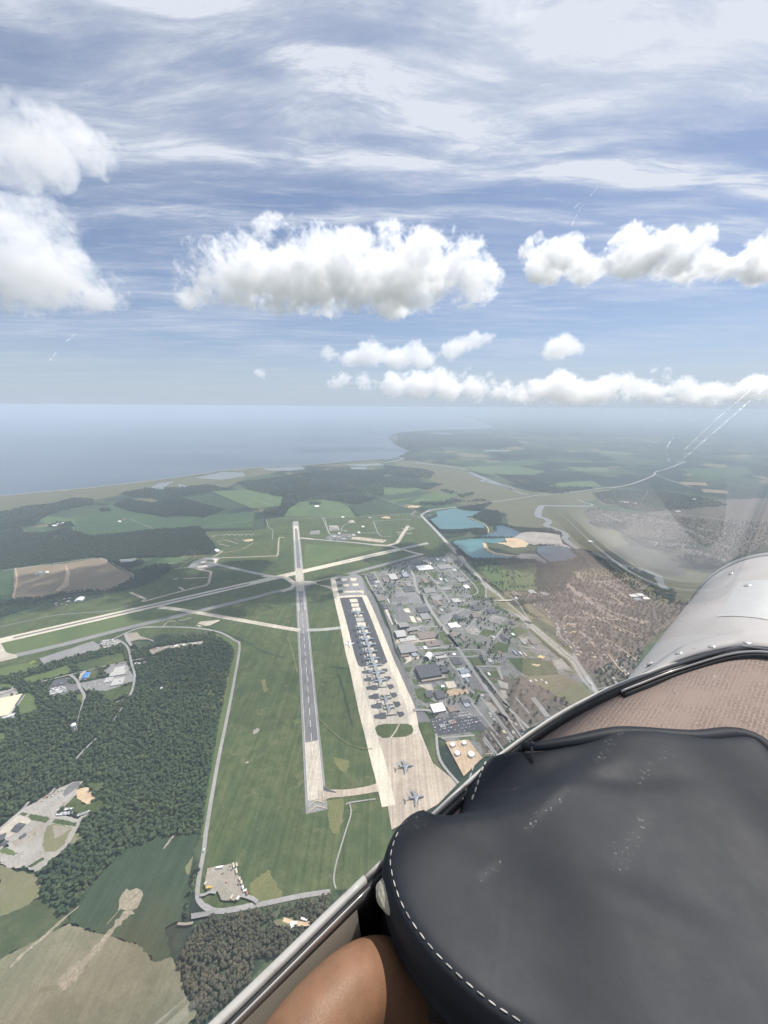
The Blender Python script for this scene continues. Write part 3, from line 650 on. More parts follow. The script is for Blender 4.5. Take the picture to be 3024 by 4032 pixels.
for s in ('K 900,230 950,235 940,255 905,250', 'K 740,320 800,325 790,345 745,340', 'K 590,330 640,330 640,345 590,345', 'K 970,340 1050,345 1040,360 980,355'): sheet('bunker', tr(s), 'yellow_grass')
sub = tr('K 1010,600 1500,400 1659,330 C 440,560 600,545 820,570 1000,700 1040,765 1200,760 880,1040 790,1240 M 1659,840 1500,875 1420,740 1240,500 1240,415 1150,320 1040,200 1010,80 940,0 K 1310,990 1210,900 1080,820 1000,760 880,740 700,650')
sheet('suburb_ground', sub, 'suburb_floor')
sheet('river_bank', tr('C 420,580 560,545 830,570 860,620 1040,770 980,775 900,760 760,640 640,600 450,620'), 'sedge', wob=5)
sub2 = tr('C 480,190 560,170 840,200 1100,230 1659,260 1659,400 1480,470 1330,540 1160,440 1000,380 760,330 700,290 540,260')
sheet('suburb_ground', sub2, 'suburb_floor', wob=10)
sheet('suburb_ground', tr('C 880,170 1200,120 1659,100 1900,110 1900,300 1659,300 1200,240 900,205'), 'suburb_floor', wob=20)
for s in ('C 450,580 460,620 480,635', 'C 540,640 700,630 800,625 870,695', 'C 540,640 610,680 680,740 740,780', 'C 600,640 690,690 760,745', 'C 640,640 760,690', 'C 370,650 440,720', 'C 550,590 650,600', 'C 740,610 800,625'):
    strip('street', tr(s), 9, 'tan_lot')
# ------------------------------------------------------------------ roads, yards and fields at the near left
for nm, s, m_ in (('gravel_lot', 'A 255,1155 610,1040 660,1080 640,1100 290,1195', 'asphalt_pale'), ('yellow_patch', 'A 190,1180 230,1165 240,1175 210,1190 215,1210 195,1215', 'yellow_grass'), ('gravel_lot', 'U 460,190 500,150 630,140 680,195 740,210 850,245 840,262 760,235 660,235 560,260 500,260', 'bare'),
                  ('gravel_lot', 'U 150,300 180,240 330,235 420,270 330,320 200,350', 'gravel'), ('clearing', 'U 760,370 1000,320 1180,290 1500,250 1510,290 1250,330 940,400 830,440', 'bare'), ('lawn', 'D 0,225 170,190 260,205 190,240 0,280', 'grass_light'), ('lawn', 'D 140,290 300,250 450,200 470,250 200,320', 'grass_light'),
                  ('lawn', 'D 500,190 800,120 825,180 530,240', 'grass'), ('lawn', 'D 0,320 80,330 80,350 0,365', 'grass_light'), ('lawn', 'D 110,400 190,385 230,400 250,495 130,525', 'grass_light'), ('lawn', 'D 0,650 35,640 40,690 0,700', 'grass_light'), ('lawn', 'D 580,240 640,228 660,280 590,295', 'grass'),
                  ('lawn', 'D 640,370 860,330 850,390 720,440', 'grass'), ('lawn', 'D 500,395 545,390 555,420 545,450 510,440', 'grass_light'), ('parking_lot', 'D 520,320 720,280 870,260 870,310 700,370 560,370', 'asphalt_pale'), ('parking_lot', 'D 320,340 440,320 520,330 520,360 450,390 330,410', 'asphalt'), ('parking_lot', 'D 0,375 110,350 125,390 0,430', 'gravel'),
                  ('parking_lot', 'D 0,540 110,510 95,545 0,575', 'gravel'), ('parking_lot', 'D 515,265 560,240 590,290 520,310', 'concrete_tan'), ('parking_lot', 'D 680,240 730,200 830,190 860,260 700,270', 'asphalt_pale'), ('heath', 'D 1380,215 1440,200 1500,260 1470,430 1400,500 1310,490 1330,400 1360,290', 'grass_dry')):
    sheet(nm, tr(s), m_, wob=1.5)
for s, w in (('D 760,35 810,60 840,100 860,190 880,260 870,350 845,410', 9), ('D 845,410 740,455', 4), ('D 800,480 735,575', 4), ('D 640,675 560,750 500,815', 6.5), ('D 270,310 460,265 560,240 730,200 840,180', 6), ('D 460,265 500,300 530,360 552,400 548,430', 10), ('D 548,430 520,520 510,580', 4), ('D 437,655 485,620', 3.5),
             ('D 815,0 830,40 855,75', 7), ('U 470,150 500,200 560,320', 8), ('U 570,510 720,480', 7), ('Q 0,735 150,600 300,470 380,370', 8), ('D 100,330 60,380', 6)):
    strip('road', tr(s), w, 'road')
sheet('quarry_yard', tr('Q 300,470 640,270 700,200 850,165 960,110 1090,100 1060,180 1000,280 830,450 740,520 1000,600 1170,510 1190,530 1000,680 900,900 800,1010 560,1250 480,1290 340,1230 100,1240 0,1150 0,1000 120,960 0,730 250,520'), 'gravel', wob=2)
for nm, s, m_ in (('lawn', 'Q 960,320 1030,280 1060,390 1130,410 1250,360 1370,310 1360,400 1300,500 1000,530 850,450', 'grass'), ('lawn', 'Q 370,570 400,530 640,570 660,600 600,650 420,610', 'grass'), ('lawn', 'Q 680,640 730,590 1010,640 990,700 750,660', 'grass'), ('lawn', 'Q 10,990 80,965 240,1050 180,1080 20,1040', 'grass_light'), ('lawn', 'Q 360,1220 560,1100 590,1120 420,1230', 'grass'),
                  ('lawn', 'Q 1100,130 1390,120 1380,180 1260,240 1180,180', 'grass'), ('lawn', 'Q 240,520 350,500 370,540 310,570', 'grass'), ('sand_pit', 'Q 1000,230 1050,190 1160,185 1210,240 1245,340 1200,390 1130,405 1050,350 1010,330', 'sand'), ('rough_ground', 'Q 620,690 720,655 950,715 900,800 840,940 740,1020 600,1030 560,930 580,800', 'sedge'),
                  ('dirt_mound', 'Q 700,680 940,715 780,830 720,850', 'bare'), ('rough_ground', 'Q 960,800 1030,780 1080,860 900,960 860,940', 'sedge'), ('hardstand', 'Q 0,760 200,560 330,560 420,620 120,830 0,850', 'concrete'), ('asphalt_yard', 'Q 880,180 960,120 1060,110 1000,190 850,310 820,270', 'asphalt'), ('hardstand', 'Q 160,900 330,800 560,640 600,680 420,880 200,960', 'bare'),
                  ('dirt_bank', 'Q 760,450 830,450 980,300 960,290', 'bare')):
    sheet(nm, tr(s), m_, wob=1.5)
for s, w in (('Q 0,735 300,480 330,440', 9), ('Q 320,480 400,490 520,420 700,280', 11), ('Q 330,580 420,500', 8), ('Q 590,680 700,580 690,540 650,500', 10), ('Q 720,555 900,590 1010,620 1170,520', 9), ('Q 1040,640 900,900 820,990 760,1040 580,1060', 9), ('Q 0,1000 120,870 420,640', 9), ('Q 760,1050 650,1130', 8)):
    strip('track', tr(s), w, 'gravel')
sheet('bean_field', tr('F 500,640 560,540 680,390 780,280 920,215 1080,160 1280,150 1270,300 1230,460 1215,640 1190,720 1080,760 1130,960 1000,980 900,870 640,800 450,730'), 'crop_dark', wob=4)
sheet('bean_field', tr('F -60,1500 -60,1000 200,860 450,735 640,800 900,870 1000,980 1130,960 1180,1060 1210,1200 1300,1330 1100,1500'), 'veil_tan_field', wob=2)  # outline and tan tint draw the canopy reflection's veil on the field
sheet('rough_field', tr('F 0,350 100,390 240,410 270,480 260,560 130,640 0,690'), 'sedge', wob=3)
sheet('rough_field', tr('F 0,690 130,640 270,560 330,620 440,690 450,730 200,860 -60,1000'), 'scrub', wob=3)
sheet('bare_patch', tr('F 830,505 930,520 920,590 900,630 840,660 790,640 770,660 780,580 800,540'), 'bare_streak', wob=4)
strip('bare_strip', tr('F 860,640 800,700 740,770 650,880 560,980 470,1070 390,1150'), [24, 15, 11, 16, 26, 34], 'bare_streak', wob=0.45)
strip('bare_strip', tr('F 770,660 700,740'), 3, 'sedge'); strip('bare_strip', tr('F 390,1150 260,1170'), 6, 'sedge', wob=.4)
strip('bare_strip', tr('F 520,620 400,720 280,830 180,910 70,1020'), [3, 6, 9, 9, 5], 'bare_streak', wob=0.5)
sheet('bare_patch', tr('F 1210,370 1265,290 1240,410 1225,415'), 'sedge', wob=1); sheet('bare_patch', tr('F 1060,250 1130,155 1140,160 1080,240'), 'bare', wob=1)
sheet('compound_yard', tr('V 325,480 440,460 590,430 650,520 690,640 720,760 660,830 580,835 480,830 440,740 310,715 290,650'), 'bare', wob=1)
strip('road', tr('V 680,770 760,790 830,820 870,850'), 8, 'road'); strip('road', tr('V 245,775 300,765 350,740 420,745'), 6, 'road')
sheet('layby', tr('V 148,975 340,948 420,945 340,1000 150,1038'), 'asphalt_pale', wob=0.5)
strip('track', tr('V 0,1085 90,1090 170,1075'), 5, 'bare')
sheet('clearing', tr('V 1040,1050 1230,1020 1440,1070 1440,1110 1250,1130 1080,1110'), 'sedge', wob=2); strip('track', tr('V 1150,1040 1300,1085 1440,1085'), 8, 'sand')

# ------------------------------------------------------------------ buildings
for nm, a, b in (('roof_grey', (0.27, 0.265, 0.26), (0.23, 0.225, 0.22)), ('roof_pale', (0.45, 0.44, 0.42), (0.40, 0.39, 0.37)), ('roof_dark', (0.085, 0.087, 0.098), (0.105, 0.107, 0.115)), ('roof_white', (0.78, 0.77, 0.74), (0.70, 0.69, 0.67)),
                 ('roof_brown', (0.20, 0.165, 0.145), (0.23, 0.19, 0.165)), ('roof_blue', (0.07, 0.20, 0.46), (0.085, 0.23, 0.50)), ('roof_cream', (0.66, 0.56, 0.38), (0.72, 0.62, 0.44)), ('roof_steel', (0.30, 0.34, 0.38), (0.26, 0.30, 0.34)), ('roof_red', (0.35, 0.14, 0.10), (0.28, 0.12, 0.09)), ('roof_yellow', (0.70, 0.55, 0.20), (0.62, 0.48, 0.18)),
                 ('wall_pale', (0.46, 0.44, 0.40), (0.40, 0.38, 0.35)), ('wall_tan', (0.36, 0.31, 0.25), (0.32, 0.275, 0.22)), ('wall_brick', (0.24, 0.17, 0.14), (0.20, 0.145, 0.12)), ('wall_dark', (0.10, 0.10, 0.11), (0.08, 0.08, 0.09)), ('wall_white', (0.70, 0.68, 0.64), (0.62, 0.60, 0.57)), ('door_steel', (0.16, 0.18, 0.20), (0.13, 0.15, 0.17)), ('window_glass', (0.05, 0.06, 0.075), (0.04, 0.05, 0.06))):
    plain(nm, a, b, 0.12, 0.7, 0.2)
gv = Vector((math.sin(R(GA)), math.cos(R(GA)))); gu = Vector((gv.y, -gv.x))     # along and across the base's streets
ROOFNAME = dict(roof_grey='grey', roof_pale='pale grey', roof_dark='dark grey', roof_white='white', roof_brown='brown', roof_blue='blue', roof_cream='cream', roof_steel='steel blue', roof_red='red', roof_yellow='yellow')
def box_mesh(name, w, d, z0, z1, mat, parent, off=(0, 0)):
    x, y = w / 2, d / 2
    V = [(-x + off[0], -y + off[1], z0), (x + off[0], -y + off[1], z0), (x + off[0], y + off[1], z0), (-x + off[0], y + off[1], z0)]
    V += [(a, b, z1) for a, b, _ in V]
    return mesh_obj(name, V, [(0, 3, 2, 1), (4, 5, 6, 7), (0, 1, 5, 4), (1, 2, 6, 5), (2, 3, 7, 6), (3, 0, 4, 7)], mat, parent)
def gable_mesh(name, w, d, z0, rise, mat, parent, over=0.6, along='x'):
    x, y = w / 2 + over, d / 2 + over
    if along == 'x': V = [(-x, -y, z0), (x, -y, z0), (x, y, z0), (-x, y, z0), (-x, 0, z0 + rise), (x, 0, z0 + rise)]; Fc = [(0, 1, 5, 4), (2, 3, 4, 5), (0, 4, 3), (1, 2, 5), (0, 3, 2, 1)]
    else: V = [(-x, -y, z0), (x, -y, z0), (x, y, z0), (-x, y, z0), (0, -y, z0 + rise), (0, y, z0 + rise)]; Fc = [(1, 2, 5, 4), (3, 0, 4, 5), (0, 1, 4), (2, 3, 5), (0, 3, 2, 1)]
    return mesh_obj(name, V, Fc, mat, parent)
def vault_mesh(name, w, d, z0, rise, mat, parent, n=10, along='y', ends=True):
    V, Fc = [], []
    for k in range(n + 1):
        a = math.pi * k / n
        for s in (-1, 1):
            p = (-math.cos(a) * w / 2, s * d / 2, z0 + math.sin(a) * rise)
            V.append(p if along == 'y' else (s * w / 2, math.cos(a) * d / 2, z0 + math.sin(a) * rise))
    for k in range(n): Fc.append((2 * k, 2 * k + 1, 2 * k + 3, 2 * k + 2))
    if ends: Fc += [tuple(range(0, 2 * n + 2, 2)), tuple(range(1, 2 * n + 2, 2))[::-1]]
    return mesh_obj(name, V, Fc, mat, parent, smooth=False)
def building(c, w, d, rz, h, roof, wall, label, name='building', cat='building', style='flat', group=None, detail=True):
    b = empty(name, (c[0], c[1], 0.1), rz); tag(b, label, cat, group)
    box_mesh('wall', w, d, 0, h, wall, b)
    if style == 'flat':
        r = box_mesh('roof', w + 0.7, d + 0.7, h + 0.004, h + 0.7, roof, b)
        if detail and w * d > 500:
            for k in range(rnd.randint(2, 5)):
                box_mesh('roof_vent', rnd.uniform(1.5, 4), rnd.uniform(1.5, 4), h + .705, h + rnd.uniform(1.5, 2.6), 'roof_pale' if rnd.random() < .6 else 'door_steel', r, (rnd.uniform(-.4, .4) * w, rnd.uniform(-.4, .4) * d))
    elif style == 'gable': gable_mesh('roof', w, d, h, min(w, d) * .2, roof, b, along='x' if w > d else 'y')
    elif style == 'gable_x': gable_mesh('roof', w, d, h, d * .13, roof, b, along='x')
    elif style == 'vault': vault_mesh('roof', w + .5, d + .5, h, min(w, d) * .22, roof, b, along='x')
    if detail and d * w > 260:
        n = max(2, int(w / 9))
        for k in range(n):
            x = (-.5 + (k + .5) / n) * w
            mesh_obj('window', [(x - 2.2, -d / 2 - .05, h * .35), (x + 2.2, -d / 2 - .05, h * .35), (x + 2.2, -d / 2 - .05, h * .72), (x - 2.2, -d / 2 - .05, h * .72), (x - 2.2, -d / 2 + .3, h * .35), (x + 2.2, -d / 2 + .3, h * .35), (x + 2.2, -d / 2 + .3, h * .72), (x - 2.2, -d / 2 + .3, h * .72)],
                     [(0, 1, 2, 3), (0, 4, 5, 1), (2, 6, 7, 3), (0, 3, 7, 4), (1, 5, 6, 2)], 'window_glass', b)
    BOXES.append((c[0], c[1], math.hypot(w, d) / 2))
    return b
def bld(f, x0, y0, x1, y1, h, roof, label, wall='wall_pale', style='flat', name='building', cat='building', group=None, ang=None):
    """a building squared to the base's streets, from the far left and the near right corner of its roof in the photo"""
    a, b = vec2(G(f, x0, y0, h)), vec2(G(f, x1, y1, h)); c = (a + b) / 2; dl = b - a
    u, v = (gu, gv) if ang is None else (Vector((math.cos(R(ang)), math.sin(R(ang)))), Vector((-math.sin(R(ang)), math.cos(R(ang)))))
    return building(c, max(4, abs(dl.dot(u))), max(4, abs(dl.dot(v))), math.atan2(u.y, u.x), h, roof, wall, label, name, cat, style, group)
def bquad(f, s, h, roof, label, wall='wall_pale', style='flat', name='building', cat='building', group=None):
    """a building from the four corners of its roof in the photo, squared up"""
    P = [vec2(p) for p in tr(f + ' ' + s, h)]; c = sum(P, Vector((0, 0))) / 4
    e = [(P[1] - P[0]), (P[2] - P[1]), (P[3] - P[2]), (P[0] - P[3])]
    w = (e[0].length + e[2].length) / 2; d_ = (e[1].length + e[3].length) / 2
    di = (e[0] - e[2])
    if di.x < 0: di = -di
    return building(c, w, d_, math.atan2(di.y, di.x), h, roof, wall, label, name, cat, style, group)

bld('J', 785, 262, 1020, 300, 8, 'roof_white', 'long bright white roofed building at the far end of the base by the taxiway')
bld('J', 1060, 250, 1280, 285, 7, 'roof_grey', 'long grey building right of the long bright white roofed one')
bld('J', 155, 390, 255, 442, 8, 'roof_dark', 'dark square building beside the far end of the apron, next to a green strip', 'wall_brick')
bld('J', 190, 455, 245, 492, 7, 'roof_dark', 'small dark building near the far apron, behind the grass strip', 'wall_brick')
bld('J', 345, 415, 415, 470, 9, 'roof_brown', 'brownish block between two short base streets near the far apron', 'wall_brick')
bld('J', 420, 368, 560, 430, 10, 'roof_pale', 'pale roofed hall with a dark front near the far apron', 'wall_dark')
bld('J', 590, 340, 700, 395, 12, 'roof_steel', 'bluish tall block under the white dome at the far side of the base')
bld('J', 610, 545, 780, 588, 6, 'roof_dark', 'long dark flat building at the top of the big car park', 'wall_brick')
bld('J', 275, 662, 390, 706, 9, 'roof_brown', 'brown roofed workshop with a pale front beside the apron edge', 'wall_white')
bld('J', 412, 690, 446, 742, 7, 'roof_white', 'narrow white roofed shed beside the large dark lot')
bld('J', 330, 742, 390, 775, 7, 'roof_dark', 'small dark shed in front of the brown roofed workshop', 'wall_brick')
bld('J', 355, 780, 430, 815, 8, 'roof_dark', 'dark building at the head of the three dark blocks', 'wall_dark')
for s, l in (((432, 825, 478, 885), 'farthest'), ((455, 890, 505, 945), 'middle'), ((482, 950, 530, 1004), 'nearest')):
    bld('J', *s, 12, 'roof_dark', l + ' of the three dark blocks beside the cream concrete strip', 'wall_dark')
bld('J', 550, 1005, 700, 1050, 16, 'roof_grey', 'wide grey hangar behind the ribbed pale hangar', 'wall_dark', name='hangar', cat='hangar')
bld('J', 505, 1110, 668, 1175, 15, 'roof_pale', 'ribbed pale roofed hangar facing the apron with a dark front', 'wall_dark', 'gable_x', 'hangar', 'hangar')
bld('J', 660, 1082, 850, 1108, 6, 'roof_grey', 'low grey building behind the ribbed pale hangar'); bld('J', 690, 1112, 835, 1140, 6, 'roof_brown', 'low brown building right of the ribbed pale hangar')
bld('J', 800, 1142, 1060, 1190, 7, 'roof_brown', 'long brownish roofed building between ribbed hangar and main street', 'wall_brick')
bld('J', 830, 885, 992, 950, 9, 'roof_grey', 'grey warehouse with a cream yard in front, left of the main street', 'wall_dark')
bld('J', 785, 805, 980, 855, 8, 'roof_dark', 'dark warehouse behind the grey warehouse by the main street', 'wall_dark')
for s in ((1210, 1010, 1300, 1060), (1285, 990, 1352, 1020), (1300, 1032, 1372, 1060)): pass
wc = building((vec2(G('J', 1260, 1035, 9))), 34, 42, math.atan2(gu.y, gu.x), 9, 'roof_white', 'wall_white', 'bright white stepped building right of the main street', detail=False)
box_mesh('roof', 22, 26, 0, 8, 'roof_white', wc, (27, 10)); box_mesh('roof', 26, 16, 0, 7, 'roof_white', wc, (30, -14))
M_ = [('J', 850, 412, 960, 478, 8, 'roof_brown'), ('J', 400, 500, 530, 532, 6, 'roof_dark'), ('J', 560, 498, 640, 522, 6, 'roof_brown'), ('J', 650, 480, 740, 520, 6, 'roof_grey'), ('J', 870, 560, 1050, 600, 7, 'roof_grey'), ('J', 1100, 540, 1260, 568, 6, 'roof_grey'), ('J', 1310, 420, 1450, 462, 8, 'roof_grey'),
      ('J', 1400, 512, 1500, 548, 8, 'roof_white'), ('J', 1090, 420, 1142, 446, 7, 'roof_white'), ('J', 1030, 470, 1110, 500, 6, 'roof_grey'), ('J', 1150, 425, 1210, 470, 9, 'roof_steel'), ('J', 980, 662, 1150, 698, 7, 'roof_grey'), ('J', 1000, 722, 1140, 775, 7, 'roof_brown'), ('J', 1250, 690, 1380, 728, 7, 'roof_pale'), ('J', 1480, 780, 1640, 828, 8, 'roof_dark'),
      ('J', 1270, 905, 1400, 955, 8, 'roof_dark'), ('J', 1500, 882, 1640, 920, 8, 'roof_brown'), ('J', 1100, 820, 1150, 850, 6, 'roof_pale'), ('J', 1170, 830, 1240, 862, 6, 'roof_dark'), ('J', 1060, 850, 1120, 888, 6, 'roof_brown'), ('J', 900, 1245, 1110, 1292, 8, 'roof_brown'), ('J', 560, 1195, 800, 1225, 6, 'roof_pale'), ('J', 920, 1170, 1060, 1195, 6, 'roof_dark'),
      ('J', 1230, 1130, 1340, 1180, 6, 'roof_brown'), ('J', 1360, 1180, 1450, 1240, 7, 'roof_brown'), ('J', 700, 410, 740, 440, 6, 'roof_grey'), ('J', 250, 455, 320, 480, 6, 'roof_pale'), ('J', 275, 590, 330, 620, 6, 'roof_dark'), ('J', 1250, 300, 1330, 325, 6, 'roof_pale'), ('J', 870, 185, 960, 205, 6, 'roof_pale'), ('J', 1050, 165, 1100, 185, 7, 'roof_white'), ('J', 1140, 175, 1175, 195, 7, 'roof_white'), ('J', 930, 215, 1000, 235, 6, 'roof_cream'),
      ('L', 640, 240, 830, 264, 7, 'roof_grey'), ('L', 700, 272, 870, 292, 7, 'roof_pale'), ('L', 1012, 452, 1160, 490, 7, 'roof_steel'), ('L', 1040, 520, 1180, 542, 6, 'roof_white'), ('L', 1090, 555, 1160, 615, 6, 'roof_steel'), ('L', 645, 80, 780, 125, 7, 'roof_brown'), ('L', 900, 305, 1060, 370, 8, 'roof_dark'), ('L', 860, 935, 1030, 985, 9, 'roof_brown'), ('L', 980, 440, 1120, 446, 6, 'roof_pale'),
      ('L', 780, 660, 835, 680, 5, 'roof_white'), ('L', 890, 1015, 1010, 1045, 6, 'roof_dark'), ('L', 870, 1120, 990, 1150, 6, 'roof_brown'), ('L', 760, 1170, 850, 1200, 6, 'roof_grey'), ('L', 1040, 850, 1180, 880, 6, 'roof_dark'), ('L', 1080, 900, 1170, 930, 6, 'roof_steel'), ('L', 1300, 780, 1350, 800, 6, 'roof_pale'), ('L', 550, 150, 610, 180, 6, 'roof_white'), ('L', 720, 365, 840, 390, 6, 'roof_grey'),
      ('K', 690, 605, 820, 645, 8, 'roof_brown'), ('K', 750, 668, 800, 690, 7, 'roof_white'), ('K', 920, 585, 1050, 620, 7, 'roof_pale'), ('K', 1080, 605, 1200, 640, 6, 'roof_grey'), ('K', 180, 785, 330, 825, 8, 'roof_dark'), ('K', 375, 825, 520, 868, 8, 'roof_dark'), ('K', 670, 990, 760, 1020, 7, 'roof_dark'), ('K', 600, 1085, 700, 1112, 7, 'roof_grey'), ('K', 560, 1175, 665, 1215, 7, 'roof_dark'),
      ('K', 300, 915, 370, 955, 7, 'roof_brown'), ('K', 20, 915, 80, 965, 7, 'roof_dark'), ('K', 820, 1225, 900, 1285, 8, 'roof_steel'), ('K', 915, 1215, 1000, 1275, 7, 'roof_dark'), ('K', 450, 1180, 500, 1200, 6, 'roof_pale'), ('K', 700, 1140, 760, 1165, 6, 'roof_white'), ('K', 560, 960, 620, 990, 6, 'roof_grey'),
      ('M', 470, 385, 520, 418, 7, 'roof_white'), ('M', 535, 400, 580, 440, 6, 'roof_cream'), ('M', 265, 85, 370, 128, 7, 'roof_brown'), ('M', 225, 185, 320, 238, 7, 'roof_dark'), ('M', 620, 245, 720, 285, 7, 'roof_brown'), ('M', 610, 757, 650, 778, 5, 'roof_white'), ('M', 682, 750, 715, 768, 5, 'roof_white'), ('M', 812, 782, 855, 800, 5, 'roof_white'), ('M', 760, 746, 790, 760, 4, 'roof_white'), ('M', 640, 325, 680, 345, 6, 'roof_pale'),
      ('M', 60, 660, 110, 690, 6, 'roof_white'), ('M', 60, 480, 140, 520, 7, 'roof_pale'), ('M', 190, 380, 260, 410, 7, 'roof_brown'), ('M', 390, 370, 460, 420, 8, 'roof_steel'), ('M', 860, 420, 910, 450, 6, 'roof_dark')]
def place_words(f, x, y):
    X, Y = pix(f, x, y)
    road = 1629 + (Y - 2295) * 0.66
    side = 'left of' if X < road - 8 else 'right of'
    dep = 'by the far taxiway' if Y < 2240 else 'near the big car park' if Y < 2330 else 'level with the bridge' if Y < 2400 else 'level with the white stepped building' if Y < 2490 else 'level with the white shelter' if Y < 2600 else 'level with the large dark hangar' if Y < 2720 else 'behind the fuel tanks'
    return f'{side} main street {dep}'
lab_count = {}
for (f, x0, y0, x1, y1, h, rf) in M_:
    a, b = vec2(G(f, x0, y0, h)), vec2(G(f, x1, y1, h)); size = 'large' if (a - b).length > 75 else 'mid-sized' if (a - b).length > 48 else 'small'
    lb = f'{size} {ROOFNAME[rf]} roofed building {place_words(f, x0, y0)}'
    n = lab_count.get(lb, 0); lab_count[lb] = n + 1
    if n: lb = f'{size} {ROOFNAME[rf]} roof {["further right", "furthest right", "next along", "last along"][min(n - 1, 3)]}, {place_words(f, x0, y0)}'
    bld(f, x0, y0, x1, y1, h, rf, lb, rnd.choice(['wall_pale', 'wall_tan', 'wall_brick', 'wall_pale']), 'gable' if rnd.random() < .25 else 'flat', group='buildings of the air base')
hg = bld('L', 215, 132, 480, 212, 15, 'roof_grey', 'brownish grey double hangar beside the apron with a lower front', 'wall_dark', name='hangar', cat='hangar')
bld('L', 240, 226, 375, 272, 8, 'roof_brown', 'low brown front building of the double hangar', 'wall_brick'); bld('L', 386, 222, 480, 270, 10, 'roof_steel', 'bluish block right in front of the double hangar')
bh = bld('L', 442, 412, 800, 520, 19, 'roof_dark', 'largest dark roofed hangar of the base, right of the apron', 'wall_dark', name='hangar', cat='hangar')
box_mesh('annex', 108, 22, 0, 11, 'wall_tan', bh, (8, -46 if False else -40)); box_mesh('annex', 36, 46, 0, 12, 'roof_dark', bh, (72, 6))
for k in range(4): box_mesh('door', 20, 1.0, 0, 14, 'door_steel', bh, (-36 + 24 * k, 33))
bld('L', 568, 742, 682, 796, 10, 'roof_dark', 'left one of two dark gabled hangars behind a lawn', 'wall_pale', 'gable_x', 'hangar', 'hangar'); bld('L', 690, 728, 842, 808, 12, 'roof_dark', 'right one of two dark gabled hangars behind a lawn', 'wall_pale', 'gable_x', 'hangar', 'hangar')
bld('L', 640, 912, 852, 985, 10, 'roof_white', 'white roofed hall at the near end of the base')
# white fabric shelter with an open dark front
sc = vec2(G('L', 615, 300, 0)); sh = empty('shelter', (sc.x, sc.y, .1), math.atan2(gu.y, gu.x) - .25); tag(sh, 'white arched fabric shelter with a dark open front', 'shelter')
vault_mesh('cover', 34, 40, 0, 21, 'roof_white', sh, 14, 'y', False); 
V = [(0, -19.4, 0)] + [(-math.cos(math.pi * k / 14) * 16.7, -19.4, math.sin(math.pi * k / 14) * 20.6) for k in range(15)]
mesh_obj('front', V, [(0, k + 1, k + 2) for k in range(14)], 'wall_dark', sh); V = [(x, 19.6, z) for x, y, z in V]; mesh_obj('back', V, [(0, k + 2, k + 1) for k in range(14)], 'roof_white', sh)
sh.rotation_euler.z -= R(28)
# cross shaped building, round tanks, dome
cb = empty('chapel', (*vec2(G('M', 770, 452, 8)), .1), .1); tag(cb, 'yellow cross shaped building above the ball field', 'building')
box_mesh('wall', 34, 9, 0, 7, 'wall_tan', cb); box_mesh('wall', 10, 24, 0, 7.02, 'wall_tan', cb); box_mesh('roof', 35, 10, 7.03, 7.6, 'roof_yellow', cb); box_mesh('roof', 11, 25, 7.05, 7.65, 'roof_yellow', cb)
def tank(f, x, y, r, h, label, group=None, mat='roof_white', parts=True):
    c = vec2(G(f, x, y, h)); t_ = empty('storage_tank', (c.x, c.y, .1)); tag(t_, label, 'tank', group)
    bm = bmesh.new(); bmesh.ops.create_cone(bm, cap_ends=True, segments=28, radius1=r, radius2=r, depth=h, matrix=Matrix.Translation((0, 0, h / 2))); bm_obj('shell', bm, mat, t_)
    bm = bmesh.new(); bmesh.ops.create_cone(bm, cap_ends=True, segments=28, radius1=r * 1.02, radius2=r * .1, depth=h * .14, matrix=Matrix.Translation((0, 0, h * 1.07 + .01))); bm_obj('roof', bm, mat, t_)
    if parts: box_mesh('stair', 1.2, r * .9, 0, h * .9, 'door_steel', t_, (r + .8, 0))
    return t_
for x, y, r, l in ((107, 598, 8, 'back left'), (258, 572, 8, 'back right'), (170, 708, 8.5, 'front left'), (352, 722, 10.5, 'front right, largest')):
    tank('W', x, y, r, 11, f'white fuel tank on the tan yard, {l} of the four', 'fuel tanks')
tank('L', 957, 248, 9, 6, 'flat white round tank beside the main street', None)
dm = empty('radome', (*vec2(G('J', 620, 330, 20)), 10)); tag(dm, 'white dome on the bluish block at the far side of the base', 'dome')
bm = bmesh.new(); bmesh.ops.create_uvsphere(bm, u_segments=20, v_segments=12, radius=8, matrix=Matrix.Translation((0, 0, 8))); bm_obj('dome', bm, 'roof_white', dm, smooth=True)
bm = bmesh.new(); bmesh.ops.create_cone(bm, cap_ends=True, segments=16, radius1=6, radius2=6, depth=4, matrix=Matrix.Translation((0, 0, 2))); bm_obj('base', bm, 'wall_pale', dm)
